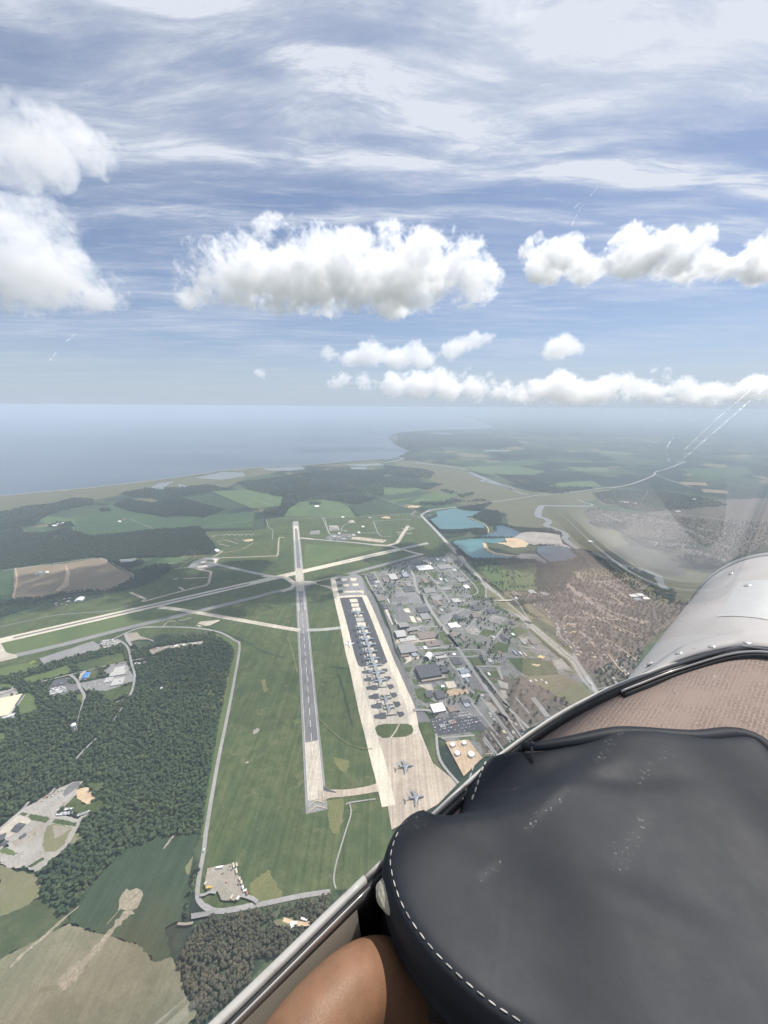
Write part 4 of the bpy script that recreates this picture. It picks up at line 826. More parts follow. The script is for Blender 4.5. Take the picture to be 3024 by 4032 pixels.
# water towers
def water_tower(f, x, y, h, r, label):
    c = vec2(G(f, x, y, 0)); t_ = empty('water_tower', (c.x, c.y, .1)); tag(t_, label, 'water tower')
    bm = bmesh.new(); bmesh.ops.create_uvsphere(bm, u_segments=24, v_segments=14, radius=r, matrix=Matrix.Translation((0, 0, h)) @ Matrix.Diagonal((1, 1, .72, 1)))
    bmesh.ops.create_cone(bm, cap_ends=False, segments=24, radius1=r * .98, radius2=r * 1.0, depth=r * .45, matrix=Matrix.Translation((0, 0, h - .02))); bm_obj('tank', bm, 'roof_white', t_, smooth=True)
    for k in range(6):
        a = k * math.pi / 3; p = Vector((math.cos(a) * r * .92, math.sin(a) * r * .92, 0)); q = Vector((math.cos(a) * r * .85, math.sin(a) * r * .85, h - r * .2))
        bm = bmesh.new(); dv = q - p; bmesh.ops.create_cone(bm, cap_ends=True, segments=8, radius1=.55, radius2=.5, depth=dv.length, matrix=Matrix.Translation((p + q) / 2) @ dv.to_track_quat('Z', 'Y').to_matrix().to_4x4()); bm_obj('leg', bm, 'wall_white', t_)
    for zz in (.33, .66):
        bm = bmesh.new()
        for k in range(6):
            a, b = k * math.pi / 3, (k + 1) * math.pi / 3; p = Vector((math.cos(a), math.sin(a), 0)) * r * .89 + Vector((0, 0, h * zz)); q = Vector((math.cos(b), math.sin(b), 0)) * r * .89 + Vector((0, 0, h * zz)); dv = q - p
            bmesh.ops.create_cone(bm, cap_ends=True, segments=6, radius1=.3, radius2=.3, depth=dv.length, matrix=Matrix.Translation((p + q) / 2) @ dv.to_track_quat('Z', 'Y').to_matrix().to_4x4())
        bm_obj('brace', bm, 'wall_white', t_)
    bm = bmesh.new(); bmesh.ops.create_cone(bm, cap_ends=True, segments=10, radius1=1.3, radius2=1.0, depth=h, matrix=Matrix.Translation((0, 0, h / 2))); bm_obj('riser', bm, 'wall_white', t_)
water_tower('P', 822, 795, 36, 8.5, 'white water tower on legs standing in the forest')
water_tower('N', 742, 325, 36, 7.5, 'pale water tower among the base buildings by the far apron')
# near left: industry and houses
bquad('P', '-120,445 145,400 190,550 -80,625', 11, 'roof_cream', 'huge cream roofed warehouse at the left edge', 'wall_white', name='warehouse', cat='warehouse'); bquad('P', '147,402 214,390 244,462 172,478', 9, 'roof_dark', 'dark roofed annex on the right end of the cream warehouse', 'wall_white')
bquad('P', '555,228 735,192 750,245 575,275', 7, 'roof_dark', 'long dark roofed building beside the lot of white trailers', 'wall_pale'); bquad('P', '888,152 955,136 980,184 905,196', 8, 'roof_blue', 'small blue roofed building with a white front', 'wall_white', 'gable')
bquad('P', '1230,86 1345,65 1362,112 1250,132', 8, 'roof_pale', 'rear half of the large pale roofed factory beside the curving road'); bquad('P', '1195,136 1360,108 1364,146 1205,172', 8.5, 'roof_pale', 'front half of the large pale roofed factory beside the curving road')
bquad('P', '1136,200 1220,182 1235,224 1150,238', 7, 'roof_pale', 'left wing of the nearer pale roofed factory'); bquad('P', '1216,210 1340,192 1348,250 1226,274', 8, 'roof_pale', 'main hall of the nearer pale roofed factory')
bquad('Q', '150,722 250,632 335,642 226,756', 7, 'roof_dark', 'black roofed building on the pale hardstand', 'wall_dark', 'gable'); bquad('Q', '5,912 60,856 116,870 50,936', 6, 'roof_dark', 'black roofed shed at the lower left of the yard', 'wall_dark'); bquad('Q', '-40,820 40,778 95,826 0,850', 6, 'roof_dark', 'black roofed shed cut by the left edge', 'wall_dark')
bquad('Q', '240,820 330,765 350,785 270,840', 6, 'roof_dark', 'long dark shed behind the yard track', 'wall_dark'); bquad('Q', '452,532 490,514 550,545 520,572', 4, 'roof_white', 'white flat shed on the small lawn of the yard', 'wall_white'); bquad('Q', '570,560 600,545 618,560 590,580', 3.5, 'roof_white', 'small white hut beside the white flat shed', 'wall_white')
bquad('Q', '428,1050 450,1036 468,1065 445,1080', 4, 'roof_white', 'lone white hut in the lower yard', 'wall_white'); bquad('Q', '100,960 195,880 206,890 112,972', 4, 'roof_white', 'long narrow white roofed shed beside the yard', 'wall_white')
bquad('U', '935,852 965,846 972,864 940,868', 6, 'roof_white', 'lone white house roof in the middle of the forest', 'wall_white', 'gable', 'house', 'house')
for i, (x, y) in enumerate(((895, 335), (1000, 330), (1035, 350), (1140, 305), (1225, 300), (1330, 275), (1385, 280), (1465, 265), (620, 535), (665, 540), (735, 520), (870, 345))):
    building(vec2(G('U', x, y, 4)), rnd.uniform(12, 18), rnd.uniform(9, 11), R(20) + rnd.uniform(-.2, .2), 4.5, rnd.choice(['roof_pale', 'roof_brown', 'roof_white', 'roof_pale']), 'wall_white', 'small house in the row of trees along the forest clearing', 'house', 'house', 'gable', 'houses along the forest clearing')
for s, rf, l in (('245,585 270,578 275,592 250,598', 'roof_pale', 'grey barn of the farm in the ploughed field'), ('295,582 316,578 318,590 300,594', 'roof_white', 'bright white barn of the farm in the ploughed field'), ('222,592 240,588 244,600 226,603', 'roof_pale', 'smaller grey shed at the left of the field farm'),
                 ('345,280 372,274 378,284 350,290', 'roof_white', 'white farmhouse beyond the forest, left of its barn'), ('374,268 388,264 392,272 378,275', 'roof_white', 'tall white barn beyond the forest'), ('402,264 420,260 424,267 406,270', 'roof_white', 'white shed right of the barn beyond the forest'),
                 ('485,758 540,750 552,766 500,774', 'roof_white', 'white hall at the end of the scrap yard'), ('1405,438 1428,433 1434,450 1412,455', 'roof_white', 'white hangar beside the forest tip near the old dispersal'), ('780,505 880,496 885,512 790,518', 'roof_pale', 'pale roofed sheds between the two woods'),
                 ('803,237 822,234 826,240 806,243', 'roof_red', 'red roofed farmhouse between the far fields'), ('770,252 790,249 792,256 774,259', 'roof_white', 'white shed near the red roofed farmhouse')):
    bquad('A', s, 6, rf, l, 'wall_white', 'gable', 'barn' if 'barn' in l else 'building', 'barn' if 'barn' in l else 'building')
for i, (x, y) in enumerate(((390, 770), (420, 760), (445, 775), (400, 795), (370, 805), (455, 755), (430, 800), (365, 790))):
    building(vec2(G('A', x, y, 3)), 14, 9, rnd.uniform(0, 3), 3.5, rnd.choice(['roof_red', 'roof_pale', 'roof_brown']), 'wall_tan', 'low reddish shed in the scrap yard beside the stream', 'shed', 'shed', 'flat', 'sheds of the scrap yard', False)
# earth covered bunkers in a row
bk = None
plain('turf', (0.085, 0.12, 0.05), (0.10, 0.14, 0.06), 0.2, 0.9, 0.1)
for x in (1145, 1200, 1237, 1268, 1315, 1341, 1390, 1415, 1460, 1490, 1550, 1612, 1655):
    c = vec2(G('R', x, 362)); b = empty('bunker', (c.x, c.y, .1), R(35)); tag(b, 'earth covered bunker with a white front, one of the row beyond the airfield', 'bunker', 'row of bunkers')
    vault_mesh('mound', 22, 26, 0, 6, 'turf', b, 8, 'y'); box_mesh('front', 14, 2, 0, 7, 'wall_white', b, (0, -14)); box_mesh('door', 5, .6, 0, 4, 'door_steel', b, (0, -15.4))
# the cluster of museum and radar buildings at the far end of the airfield
for x0, y0, x1, y1, rf in ((440, 440, 480, 456, 'roof_pale'), (485, 450, 530, 466, 'roof_grey'), (500, 408, 528, 420, 'roof_white'), (600, 440, 640, 455, 'roof_grey'), (650, 425, 690, 440, 'roof_pale'), (545, 470, 590, 482, 'roof_steel'), (710, 398, 746, 412, 'roof_white'), (755, 336, 790, 346, 'roof_white'), (640, 278, 680, 290, 'roof_cream'), (535, 232, 570, 242, 'roof_white'), (430, 355, 500, 372, 'roof_grey'), (415, 340, 440, 350, 'roof_pale'), (830, 240, 865, 248, 'roof_pale'), (245, 112, 295, 126, 'roof_white'), (450, 475, 480, 486, 'roof_dark'), (580, 430, 600, 440, 'roof_red')):
    a, b = vec2(G('S', x0, y0, 6)), vec2(G('S', x1, y1, 6))
    lb = f'{ROOFNAME[rf]} building ' + ('in the field beyond the runway end' if y1 < 130 else 'along the far boundary road' if y1 < 300 else 'of the cluster beyond the runway') + (', on its left' if x0 < 470 else ', in its middle' if x0 < 600 else ', on its right')
    n = lab_count.get(lb, 0); lab_count[lb] = n + 1
    if n: lb = 'another ' + lb
    bld('S', x0, y0, x1, y1, 7, rf, lb, group='buildings beyond the runway end')
for x, y, l in ((725, 742, 'largest of the white farm buildings far beyond the river'), (745, 745, 'second white farm building far beyond the river'), (760, 748, 'third white farm building far beyond the river'), (815, 133, 'white speck of a house right of the far white farm')):
    y = y - 620 if y > 700 else y
    building(vec2(G('C', x, y, 6)), 42, 26, .2, 8, 'roof_white', 'wall_white', l, 'barn', 'barn', 'gable', None, False)
for x, y, w_, l in ((1185, 105, 50, 'white hall in the distant wooded suburb'), (1085, 183, 55, 'pale hall at the edge of the far suburb fields'), (800, 722, 46, 'white block of the suburban works, rear'), (845, 716, 42, 'white block of the suburban works, rear right'), (880, 738, 40, 'white block of the suburban works, front right'), (830, 745, 44, 'steel block of the suburban works, front'), (525, 375, 40, 'pale sheds on the marsh across the river')):
    building(vec2(G('C', x, y, 8)), w_, 30, .1, 9, 'roof_steel' if 'steel' in l else 'roof_white', 'wall_white', l, 'building', 'building', 'flat', None, False)
# road bridge over the highway
br = empty('bridge', (*vec2(G('K', 618, 712, 7)), 0), 0); tag(br, 'concrete road bridge crossing the highway at the base gate', 'bridge')
a, b = vec2(G('K', 530, 714, 7)), vec2(G('K', 705, 710, 7)); br.rotation_euler.z = math.atan2((b - a).y, (b - a).x); bw = (b - a).length
box_mesh('deck', bw, 15, 6.4, 7.6, 'concrete', br); box_mesh('parapet', bw, .6, 7.604, 8.6, 'concrete_cream', br, (0, 7.2)); box_mesh('parapet', bw, .6, 7.604, 8.6, 'concrete_cream', br, (0, -7.2))
for k in (-.3, 0, .3): box_mesh('pier', 1.6, 12, 0, 6.39, 'concrete_grey', br, (bw * k, 0))

# houses of the suburb right of the highway: along its streets
ST = [tr(s) for s in ('M 1010,40 1020,130 1060,240 1160,300 1260,410', 'M 1080,50 1300,60 1500,100', 'M 1120,140 1300,200 1480,350', 'M 1300,120 1500,260 1659,420', 'M 1240,410 1450,440 1659,470', 'M 1480,470 1600,620 1700,820', 'M 1580,300 1700,480', 'C 180,780 300,880 345,940 340,990 450,1090', 'C 360,915 480,910', 'C 380,970 460,960 560,1060', 'C 560,970 700,1050 820,1140', 'C 640,1100 700,1180 760,1240', 'C 430,720 600,760 800,800', 'C 380,650 460,720 700,850 900,900',
      'C 450,700 560,800 760,900', 'C 350,860 500,870 700,880', 'C 470,830 640,900 860,1000', 'C 420,760 560,780', 'C 450,580 460,620 480,635', 'C 540,640 700,630 800,625 870,695', 'C 540,640 610,680 680,740', 'C 600,640 690,690 760,745', 'C 640,640 760,690', 'C 370,650 440,720',
      'C 760,230 1000,260 1200,330', 'C 800,210 1100,270 1400,330', 'C 900,380 1100,420 1300,470', 'C 930,400 1100,400 1230,420', 'C 1160,450 1300,480 1400,500', 'C 1000,200 1300,230 1600,300', 'C 1100,280 1300,380 1420,420', 'C 600,200 740,260', 'W 520,520 700,770', 'W 600,450 800,730', 'W 640,200 900,540', 'W 830,280 1000,520')]
houses = []
for si, L_ in enumerate(ST):
    L_ = smooth_line(L_); acc = 0.0
    if si > 7: strip('street', L_, 7, 'tan_lot' if si < 24 else 'road', smooth=False)
    for a, b in zip(L_[:-1], L_[1:]):
        dv = b - a; ln = dv.length; un = dv / ln; nn = Vector((-un.y, un.x))
        while acc < ln:
            for s in (-1, 1):
                if rnd.random() < .86: houses.append((a + un * (acc + rnd.uniform(-2, 2)) + nn * s * rnd.uniform(14, 18), math.atan2(un.y, un.x) + rnd.uniform(-.1, .1)))
            acc += 24 if si < 24 else 30
        acc -= ln
hu, hv = to_px(np.array([[h[0].x, h[0].y] for h in houses]), 3)
COWL = [(3024, 2157), (2834, 2230), (2734, 2333), (2606, 2497), (2498, 2643), (2190, 2810), (1950, 2980), (1780, 3200), (3024, 4000)]
vish = (hu < 3020) & ~inside(hu, hv, COWL)
hd = np.array([h[0].length if v else 1e9 for h, v in zip(houses, vish)]); ho = np.argsort(hd)
def house_kind(rf, wl):
    h = empty('house', (0, 0, 0)); box_mesh('wall', 13, 9, 0, 4.6, wl, h); gable_mesh('roof', 13, 9, 4.6, 2.6, rf, h); box_mesh('garage', 6.2, 6.2, 0, 3.2, wl, h, (8.8, -1.5)); box_mesh('chimney', .9, .9, 5, 8, 'wall_brick', h.children[1], (3, 1.5)); return h
kinds = [(house_kind('roof_brown', 'wall_tan'), 'brown'), (house_kind('roof_pale', 'wall_white'), 'pale grey'), (house_kind('roof_dark', 'wall_pale'), 'dark grey'), (house_kind('roof_cream', 'wall_brick'), 'cream')]
def house_label(p, col, u):
    return f'{col} roofed suburban house on ' + ('a street across the river' if p.length > 3300 and u > 2450 and p.y > 2300 else 'the pale loop streets by the river' if p.y > 1950 else 'the long street along the highway' if u < 2330 else 'the suburban streets beside the aircraft nose')
nown = 0
for i in ho[:285]:
    if hd[i] > 1e8: break
    k, col = kinds[rnd.choices((0, 1, 2, 3), (4, 4, 2, 1))[0]]
    c = copy_tree(k, (houses[i][0].x, houses[i][0].y, .1), houses[i][1]); tag(c, house_label(houses[i][0], col, hu[i]), 'house', 'houses of the suburb'); nown += 1
rest_h = [houses[i] for i in ho[nown:]]
for k, _ in kinds:
    for ch in list(k.children):
        for g in list(ch.children): bpy.data.objects.remove(g)
        bpy.data.objects.remove(ch)
    bpy.data.objects.remove(k)
bm = bmesh.new()
for p, a in rest_h:
    M4 = Matrix.Translation((p.x, p.y, .1)) @ Matrix.Rotation(a, 4, 'Z'); x, y, z, r_ = 6.5, 4.5, 4.6, 2.6
    V = [bm.verts.new(M4 @ Vector(q)) for q in ((-x, -y, 0), (x, -y, 0), (x, y, 0), (-x, y, 0), (-x, -y, z), (x, -y, z), (x, y, z), (-x, y, z), (-x, 0, z + r_), (x, 0, z + r_))]
    for f in ((0, 1, 5, 4), (1, 2, 6, 9, 5), (2, 3, 7, 6), (3, 0, 4, 8, 7), (4, 5, 9, 8), (6, 7, 8, 9)): bm.faces.new([V[q] for q in f])
if rest_h: bm_obj('far_houses', bm, 'roof_pale')['kind'] = 'stuff'
else: bm.free()

# ------------------------------------------------------------------ aircraft
plain('jet_grey', (0.24, 0.26, 0.28), (0.21, 0.23, 0.25), 0.3, 0.45, 0.4); plain('jet_white', (0.75, 0.75, 0.74), (0.70, 0.70, 0.70), 0.3, 0.4, 0.4); plain('jet_pale', (0.29, 0.32, 0.345), (0.26, 0.29, 0.315), 0.3, 0.45, 0.4); plain('jet_engine', (0.15, 0.16, 0.17), (0.12, 0.13, 0.14), 0.5, 0.5, 0.4)
def loft(sections, seg=14, cap=True):
    """tube along +x through (x, z, half width, half height) sections"""
    V, Fc = [], []
    for (x, z, hw, hh) in sections:
        for k in range(seg):
            a = 2 * math.pi * k / seg; V.append((x, math.cos(a) * hw, z + math.sin(a) * hh))
    for i in range(len(sections) - 1):
        for k in range(seg): Fc.append((i * seg + k, i * seg + (k + 1) % seg, (i + 1) * seg + (k + 1) % seg, (i + 1) * seg + k))
    Fc += [tuple(range(seg))[::-1], tuple((len(sections) - 1) * seg + k for k in range(seg))]
    return V, Fc
def blade(root_le, root_te, tip_le, tip_te, thick_r, thick_t):
    """tapered swept surface between a root chord and a tip chord (points), thickness in the given vector"""
    V = []
    for le, te, th in ((root_le, root_te, thick_r), (tip_le, tip_te, thick_t)):
        le, te, th = Vector(le), Vector(te), Vector(th)
        mid = le.lerp(te, .35); V += [le, mid + th, te, mid - th]
    return V, [(0, 1, 5, 4), (1, 2, 6, 5), (2, 3, 7, 6), (3, 0, 4, 7), (4, 5, 6, 7), (0, 3, 2, 1)]
def transport(mat, body, low_wing=False):
    """four engined (or twin) jet, nose towards +x, 53 m long"""
    p = empty('transport_aircraft', (0, 0, 0))
    z0 = 4.4
    V, Fc = loft([(26.5, z0 - .6, .2, .2), (25.5, z0 - .3, 1.6, 1.5), (23, z0 + .1, 2.7, 2.6), (19, z0 + .3, 3.3, 3.3), (8, z0 + .3, 3.4, 3.4), (-8, z0 + .3, 3.4, 3.4), (-15, z0 + .8, 3.0, 2.9), (-21, z0 + 1.9, 2.0, 1.9), (-26, z0 + 2.8, .7, .7)])
    mesh_obj('fuselage', V, Fc, body, p, smooth=True)
    wz = z0 + (3.5 if not low_wing else -2.0)
    for s in (-1, 1):
        V, Fc = blade((7.5, s * 1.5, wz), (-5.5, s * 1.5, wz), (-6.0, s * 25.5, wz - (1.4 if not low_wing else -1.8)), (-9.5, s * 25.5, wz - (1.4 if not low_wing else -1.8)), (0, 0, .9), (0, 0, .25))
        w = mesh_obj('wing', V, Fc, mat, p)
        V, Fc = blade((-9.6, s * 25.5, wz - 1.35), (-9.0, s * 25.5, wz - 1.35), (-11, s * 26.2, wz + 1.2), (-10.2, s * 26.2, wz + 1.2), (.01, .15, 0), (.01, .1, 0)); mesh_obj('winglet', V, Fc, mat, w) if not low_wing else None
        for (ex, ey) in (((4.5, 8.5), (.2, 15.5)) if not low_wing else ((4.5, 7.5),)):
            V, Fc = loft([(ex + 3.2, wz - 2.3, 1.25, 1.25), (ex + 1.5, wz - 2.3, 1.5, 1.5), (ex - 1.5, wz - 2.2, 1.3, 1.3), (ex - 3.6, wz - 2.0, .7, .7)], 12)
            V = [(a, b + s * ey, c) for a, b, c in V]; e = mesh_obj('engine', V, Fc, 'jet_engine' if not low_wing else mat, p, smooth=True)
            V, Fc = blade((ex + 1.5, s * ey, wz - 1.0), (ex - 3.5, s * ey, wz - 1.0), (ex - 1, s * ey, wz - .1), (ex - 6, s * ey, wz - .1), (0, .2, 0), (0, .2, 0)); mesh_obj('pylon', V, Fc, mat, e)
    tz = z0 + (13.2 if not low_wing else 10.5)
    V, Fc = blade((-17.5, 0, z0 + 2.5), (-25.5, 0, z0 + 3.0), (-23.5, 0, tz), (-29.0, 0, tz), (0, .55, 0), (0, .3, 0)); mesh_obj('fin', V, Fc, mat, p)
    hz0 = tz + .1 if not low_wing else z0 + 2.4
    for s in (-1, 1):
        V, Fc = blade((-22.5 if not low_wing else -21, s * .15, hz0), (-29 if not low_wing else -26, s * .15, hz0), (-27.5, s * 9.6, hz0 - .3), (-30.5, s * 9.6, hz0 - .3), (0, 0, .4), (0, 0, .15)); mesh_obj('tailplane', V, Fc, mat, p)
    for s in (-1, 1): box_mesh('landing_gear', 6, 1.6, .1, 2.0, 'jet_engine', p, (-1.5, s * 3.2 if not low_wing else s * 3.8))
    box_mesh('landing_gear', 1.2, 1.2, .1, 2.2, 'jet_engine', p, (19, 0))
    return p
c17 = transport('jet_grey', 'jet_grey'); c5 = transport('jet_pale', 'jet_pale'); liner = transport('jet_white', 'jet_white', True)
def face(deg): return R(90 - deg)                   # heading (clockwise from straight ahead) to rotation of a thing that faces +x
CT = []
NEARF = 'middle of the row on the dark apron'
big = [('N', 460, 695), ('N', 535, 945), ('N', 565, 1035), ('N', 600, 1125), ('N', 632, 1215), ('O', 660, 85), ('O', 690, 200), ('O', 735, 310), ('O', 775, 430), ('O', 815, 555)]
words = ['farthest pale grey heavy transport, parked alone on the dark apron', 'second farthest grey heavy transport, first of the closed row', 'third heavy transport from the far end of the row', 'fourth heavy transport from the far end of the row', 'fifth heavy transport from the far end of the row', 'sixth heavy transport from the far end, level with the shelter', 'seventh heavy transport, last but one wholly on dark apron', 'heavy transport on the near edge of the dark apron', 'heavy transport beside the first pair of dark islands', 'nearest heavy transport of the row, beside the second dark islands']
for i, ((f, x, y), w_) in enumerate(zip(big, words)):
    o = c5 if i == 0 else copy_tree(c5); o.location = G(f, x, y, .9); o.rotation_euler.z = face(90 + GA); o.scale = (1.30,) * 3
    tag(o, w_, 'aircraft', 'heavy transports parked in a row')
for i, ((f, x, y), w_) in enumerate(zip([('O', 908, 845), ('O', 955, 1003), ('E', 990, 865), ('E', 1058, 1068)], ['grey transport with dark shadow beside the fourth dark island', 'grey transport beside the fifth dark island, nearer the grass oval', 'farther of two transports on the bare tan apron', 'nearer of two transports on the bare tan apron'])):
    o = c17 if i == 0 else copy_tree(c17); o.location = G(f, x, y, .9); o.rotation_euler.z = face(90 + GA + (0 if i < 2 else 4)); o.scale = (.97,) * 3
    tag(o, w_, 'aircraft', 'smaller transports on the near apron')
liner.location = G('N', 318, 1195, 1.0); liner.rotation_euler.z = face(180 + GA + 8); liner.scale = (.95,) * 3; liner.name = 'airliner'; tag(liner, 'white airliner taxiing on the cream taxiway left of the parked row', 'aircraft')
mus = copy_tree(liner, G('S', 580, 392, 1), face(120), (.8,) * 3); tag(mus, 'white aircraft displayed beside the buildings beyond the runway', 'aircraft')

# ------------------------------------------------------------------ cars, trucks and containers
for nm, a in (('car_white', (.72, .72, .72)), ('car_silver', (.42, .43, .45)), ('car_dark', (.06, .065, .075)), ('car_red', (.35, .05, .04)), ('car_blue', (.08, .13, .28))): plain(nm, a, tuple(x * .93 for x in a), 2.0, 0.3, 0.5)
plain('tyre', (.03, .03, .03), rough=.9)
def car_mesh(mat):
    bm = bmesh.new()
    pts = [(-2.25, .35), (2.2, .35), (2.25, .75), (1.2, .95), (.55, 1.42), (-1.2, 1.45), (-2.0, .98), (-2.3, .9)]
    L_ = [bm.verts.new((x, -.88, z)) for x, z in pts]; Rr = [bm.verts.new((x, .88, z)) for x, z in pts]
    bm.faces.new(L_); bm.faces.new(Rr[::-1])
    for i in range(8): bm.faces.new((L_[i], Rr[i], Rr[(i + 1) % 8], L_[(i + 1) % 8])[::-1])
    me = bpy.data.meshes.new('car'); bm.to_mesh(me); bm.free(); me.materials.append(MATS[mat]); return me
CM = [(car_mesh(m_), m_[4:]) for m_ in ('car_white', 'car_silver', 'car_dark', 'car_red', 'car_blue')]
def lot_rows(f, s, gapx, gapy, keep):
    P = [(p.x, p.y) for p in tr(f + ' ' + s)]; out = []
    us = [Vector(p).dot(gu) for p in P]; vs = [Vector(p).dot(gv) for p in P]
    v = min(vs)
    while v < max(vs):
        u = min(us)
        while u < max(us):
            q = gu * u + gv * v
            if rnd.random() < keep and inside(np.array([q.x]), np.array([q.y]), P)[0]: out.append(q)
            u += gapx
        v += gapy
    return out
cars = []
for f, s, k, wds in (('J', '540,600 790,610 900,750 700,760 470,770', .30, 'in the big grey car park'), ('J', '690,200 830,170 870,240 700,240', .4, 'in the lot by the far taxiway'), ('J', '870,160 1180,150 1200,210 900,230', .35, 'in the lot by the far taxiway'), ('J', '1090,950 1230,870 1330,850 1150,1030', .5, 'in the triangular lot beside the main street'),
                     ('K', '390,980 460,910 660,950 560,1030', .5, 'in the pale lot near the highway'), ('J', '1440,1090 1520,1050 1640,1110 1600,1170 1460,1150', .5, 'in the pale lot behind the white stepped building'), ('L', '870,1000 1030,1000 1330,1040 1300,1180 860,1200 700,1100', .33, 'in the dark lot at the near end of the base'), ('L', '640,1150 1250,1100 1400,1250 720,1320', .33, 'in the dark lot above the fuel tanks'),
                     ('M', '500,210 610,215 570,290 480,270', .5, 'in the small lot near the highway'), ('L', '700,350 860,350 900,400 700,400', .5, 'behind the white arched shelter'), ('P', '880,280 1130,230 1140,270 960,330 890,330', .25, 'in the lot of the pale roofed factory'), ('L', '1320,290 1640,290 1659,380 1420,400', .4, 'in the lots right of the main street'), ('J', '640,610 800,680 780,760 620,740', .2, 'in the big grey car park')):
    for q in lot_rows(f, s, 3.4, 13, k): cars.append((q, wds))
rnd.shuffle(cars); cars.sort(key=lambda c: c[0].length)
extra = cars[290:]
for q, wds in cars[:290]:
    me, cn = rnd.choices(CM, (4, 3, 3, 1, 1))[0]
    o = bpy.data.objects.new('parked_car', me); link(o); o.location = (q.x, q.y, 1.2); o.rotation_euler.z = R(90 - GA) + rnd.uniform(-.05, .05); o.location.z = LAYER[0] + .12
    tag(o, f'small {cn} car parked {wds}', 'car', 'cars parked on the base')
if extra:
    bm = bmesh.new()
    for q, _ in extra:
        bmesh.ops.create_cube(bm, size=1, matrix=Matrix.Translation((q.x, q.y, LAYER[0] + .9)) @ Matrix.Rotation(R(90 - GA), 4, 'Z') @ Matrix.Diagonal((4.4, 1.8, 1.4, 1)))
    bm_obj('far_cars', bm, 'car_silver')['kind'] = 'stuff'
def vehicle(name, f, x, y, ang, ln, wd, ht, mat, label, cat, group=None):
    c = vec2(G(f, x, y)); v = empty(name, (c.x, c.y, LAYER[0] + .12), ang); tag(v, label, cat, group)
    if name == 'trailer_truck':
        box_mesh('trailer', ln * .76, wd, 1.1, ht, mat, v, (-ln * .12, 0)); box_mesh('cab', ln * .18, wd * .95, .6, ht * .8, 'car_white', v, (ln * .41, 0)); box_mesh('wheel', ln * .85, wd * .9, 0, 1.0, 'tyre', v)
    elif name == 'container':
        box_mesh('body', ln, wd, .15, ht, mat, v); box_mesh('door', .12, wd * .94, .3, ht * .96, 'wall_pale', v, (ln / 2 + .08, 0))
    else: 
        box_mesh('body', ln, wd, .5, ht * .6, mat, v); box_mesh('cabin', ln * .5, wd * .9, ht * .605, ht, mat, v, (-ln * .1, 0)); box_mesh('wheel', ln * .8, wd * .98, 0, .5, 'tyre', v)
    return v
plain('paint_beige', (.55, .48, .37), rough=.6); plain('paint_yellow', (.62, .42, .08), rough=.5); plain('paint_rust', (.40, .13, .07), rough=.6)
vehicle('van', 'V', 287, 284, R(82), 6, 2.2, 2.4, 'car_white', 'white van driving on the perimeter road', 'van')
for x, y, an, l, m_, lb in ((460, 480, 8, 26, 'car_white', 'white double container along the top edge of the compound yard'), (612, 460, -58, 20, 'paint_beige', 'beige container at the top right corner of the compound'), (642, 520, -58, 20, 'paint_beige', 'beige container below the corner one on the right edge'), (645, 455, -60, 14, 'paint_beige', 'beige container outside the corner one'), (678, 606, -60, 12, 'paint_beige', 'beige container midway down the right edge'), (697, 645, -60, 14, 'paint_beige', 'beige container below the midway one'),
                            (712, 700, -60, 13, 'car_white', 'white container above the lower right end of the row'), (735, 735, 20, 12, 'car_white', 'white container beside the red one'), (758, 760, -55, 12, 'paint_rust', 'rusty red container at the lower right end of the row'), (345, 700, 10, 20, 'paint_yellow', 'yellow container at the lower left of the compound'), (592, 805, 75, 14, 'paint_beige', 'beige container standing alone at the compound bottom'), (658, 815, 65, 12, 'car_white', 'white container at the compound bottom right'), (310, 655, 60, 12, 'paint_beige', 'beige container on the left edge of the compound')):
    vehicle('container', 'V', x, y, R(an), l * .62, 4.2, 4, m_, lb, 'container', 'containers of the compound')
for x, y, lb in ((585, 505, 'upper right of the compound yard'), (490, 545, 'middle of the compound yard'), (660, 665, 'right side of the compound yard'), (530, 640, 'lower middle of the compound yard'), (570, 465, 'top of the compound yard')):
    vehicle('car', 'V', x, y, rnd.uniform(0, 3), 4.5, 1.9, 1.5, 'car_dark' if y != 640 else 'car_red', f'car parked on the {lb}', 'car')
for i, (x, y) in enumerate(((1265, 1083), (1262, 1100), (1258, 1118), (1252, 1138), (1248, 1155))):
    vehicle('container', 'V', x, y, R(4), 16, 3.4, 3, 'car_white', ['topmost', 'second', 'third', 'fourth', 'lowest'][i] + ' white trailer of the stack in the wood clearing', 'trailer', 'white trailers in the wood clearing')
vehicle('container', 'V', 1376, 1045, R(-12), 15, 4, 3, 'car_white', 'lone white trailer above the wood clearing', 'trailer')
for i in range(34):
    x, y = rnd.choice([(rnd.uniform(575, 735), rnd.uniform(325, 395))]); vehicle('trailer_truck', 'P', 560 + (i % 9) * 19 + rnd.uniform(-4, 4), 385 - (i // 9) * 17 - (i % 9) * 4.5, R(14) + rnd.choice((0, R(75))), rnd.uniform(9, 14), 3, 3.6, 'car_white', 'white trailer truck in the lot below the long dark roof', 'truck', 'white trucks below the long dark roof') if i % 4 != 3 else None
for i in range(26):
    x = 170 + (i % 9) * 20 + rnd.uniform(-6, 6); y = 318 - (i // 9) * 26 - (i % 9) * 2 + rnd.uniform(-6, 6)
    vehicle('trailer_truck', 'U', x, y, rnd.uniform(0, 3), rnd.uniform(8, 13), 3, 3.6, 'car_white' if i % 3 else 'car_silver', 'white trailer in the crowded lot beside the long grey strip', 'truck', 'trailers beside the long grey strip')
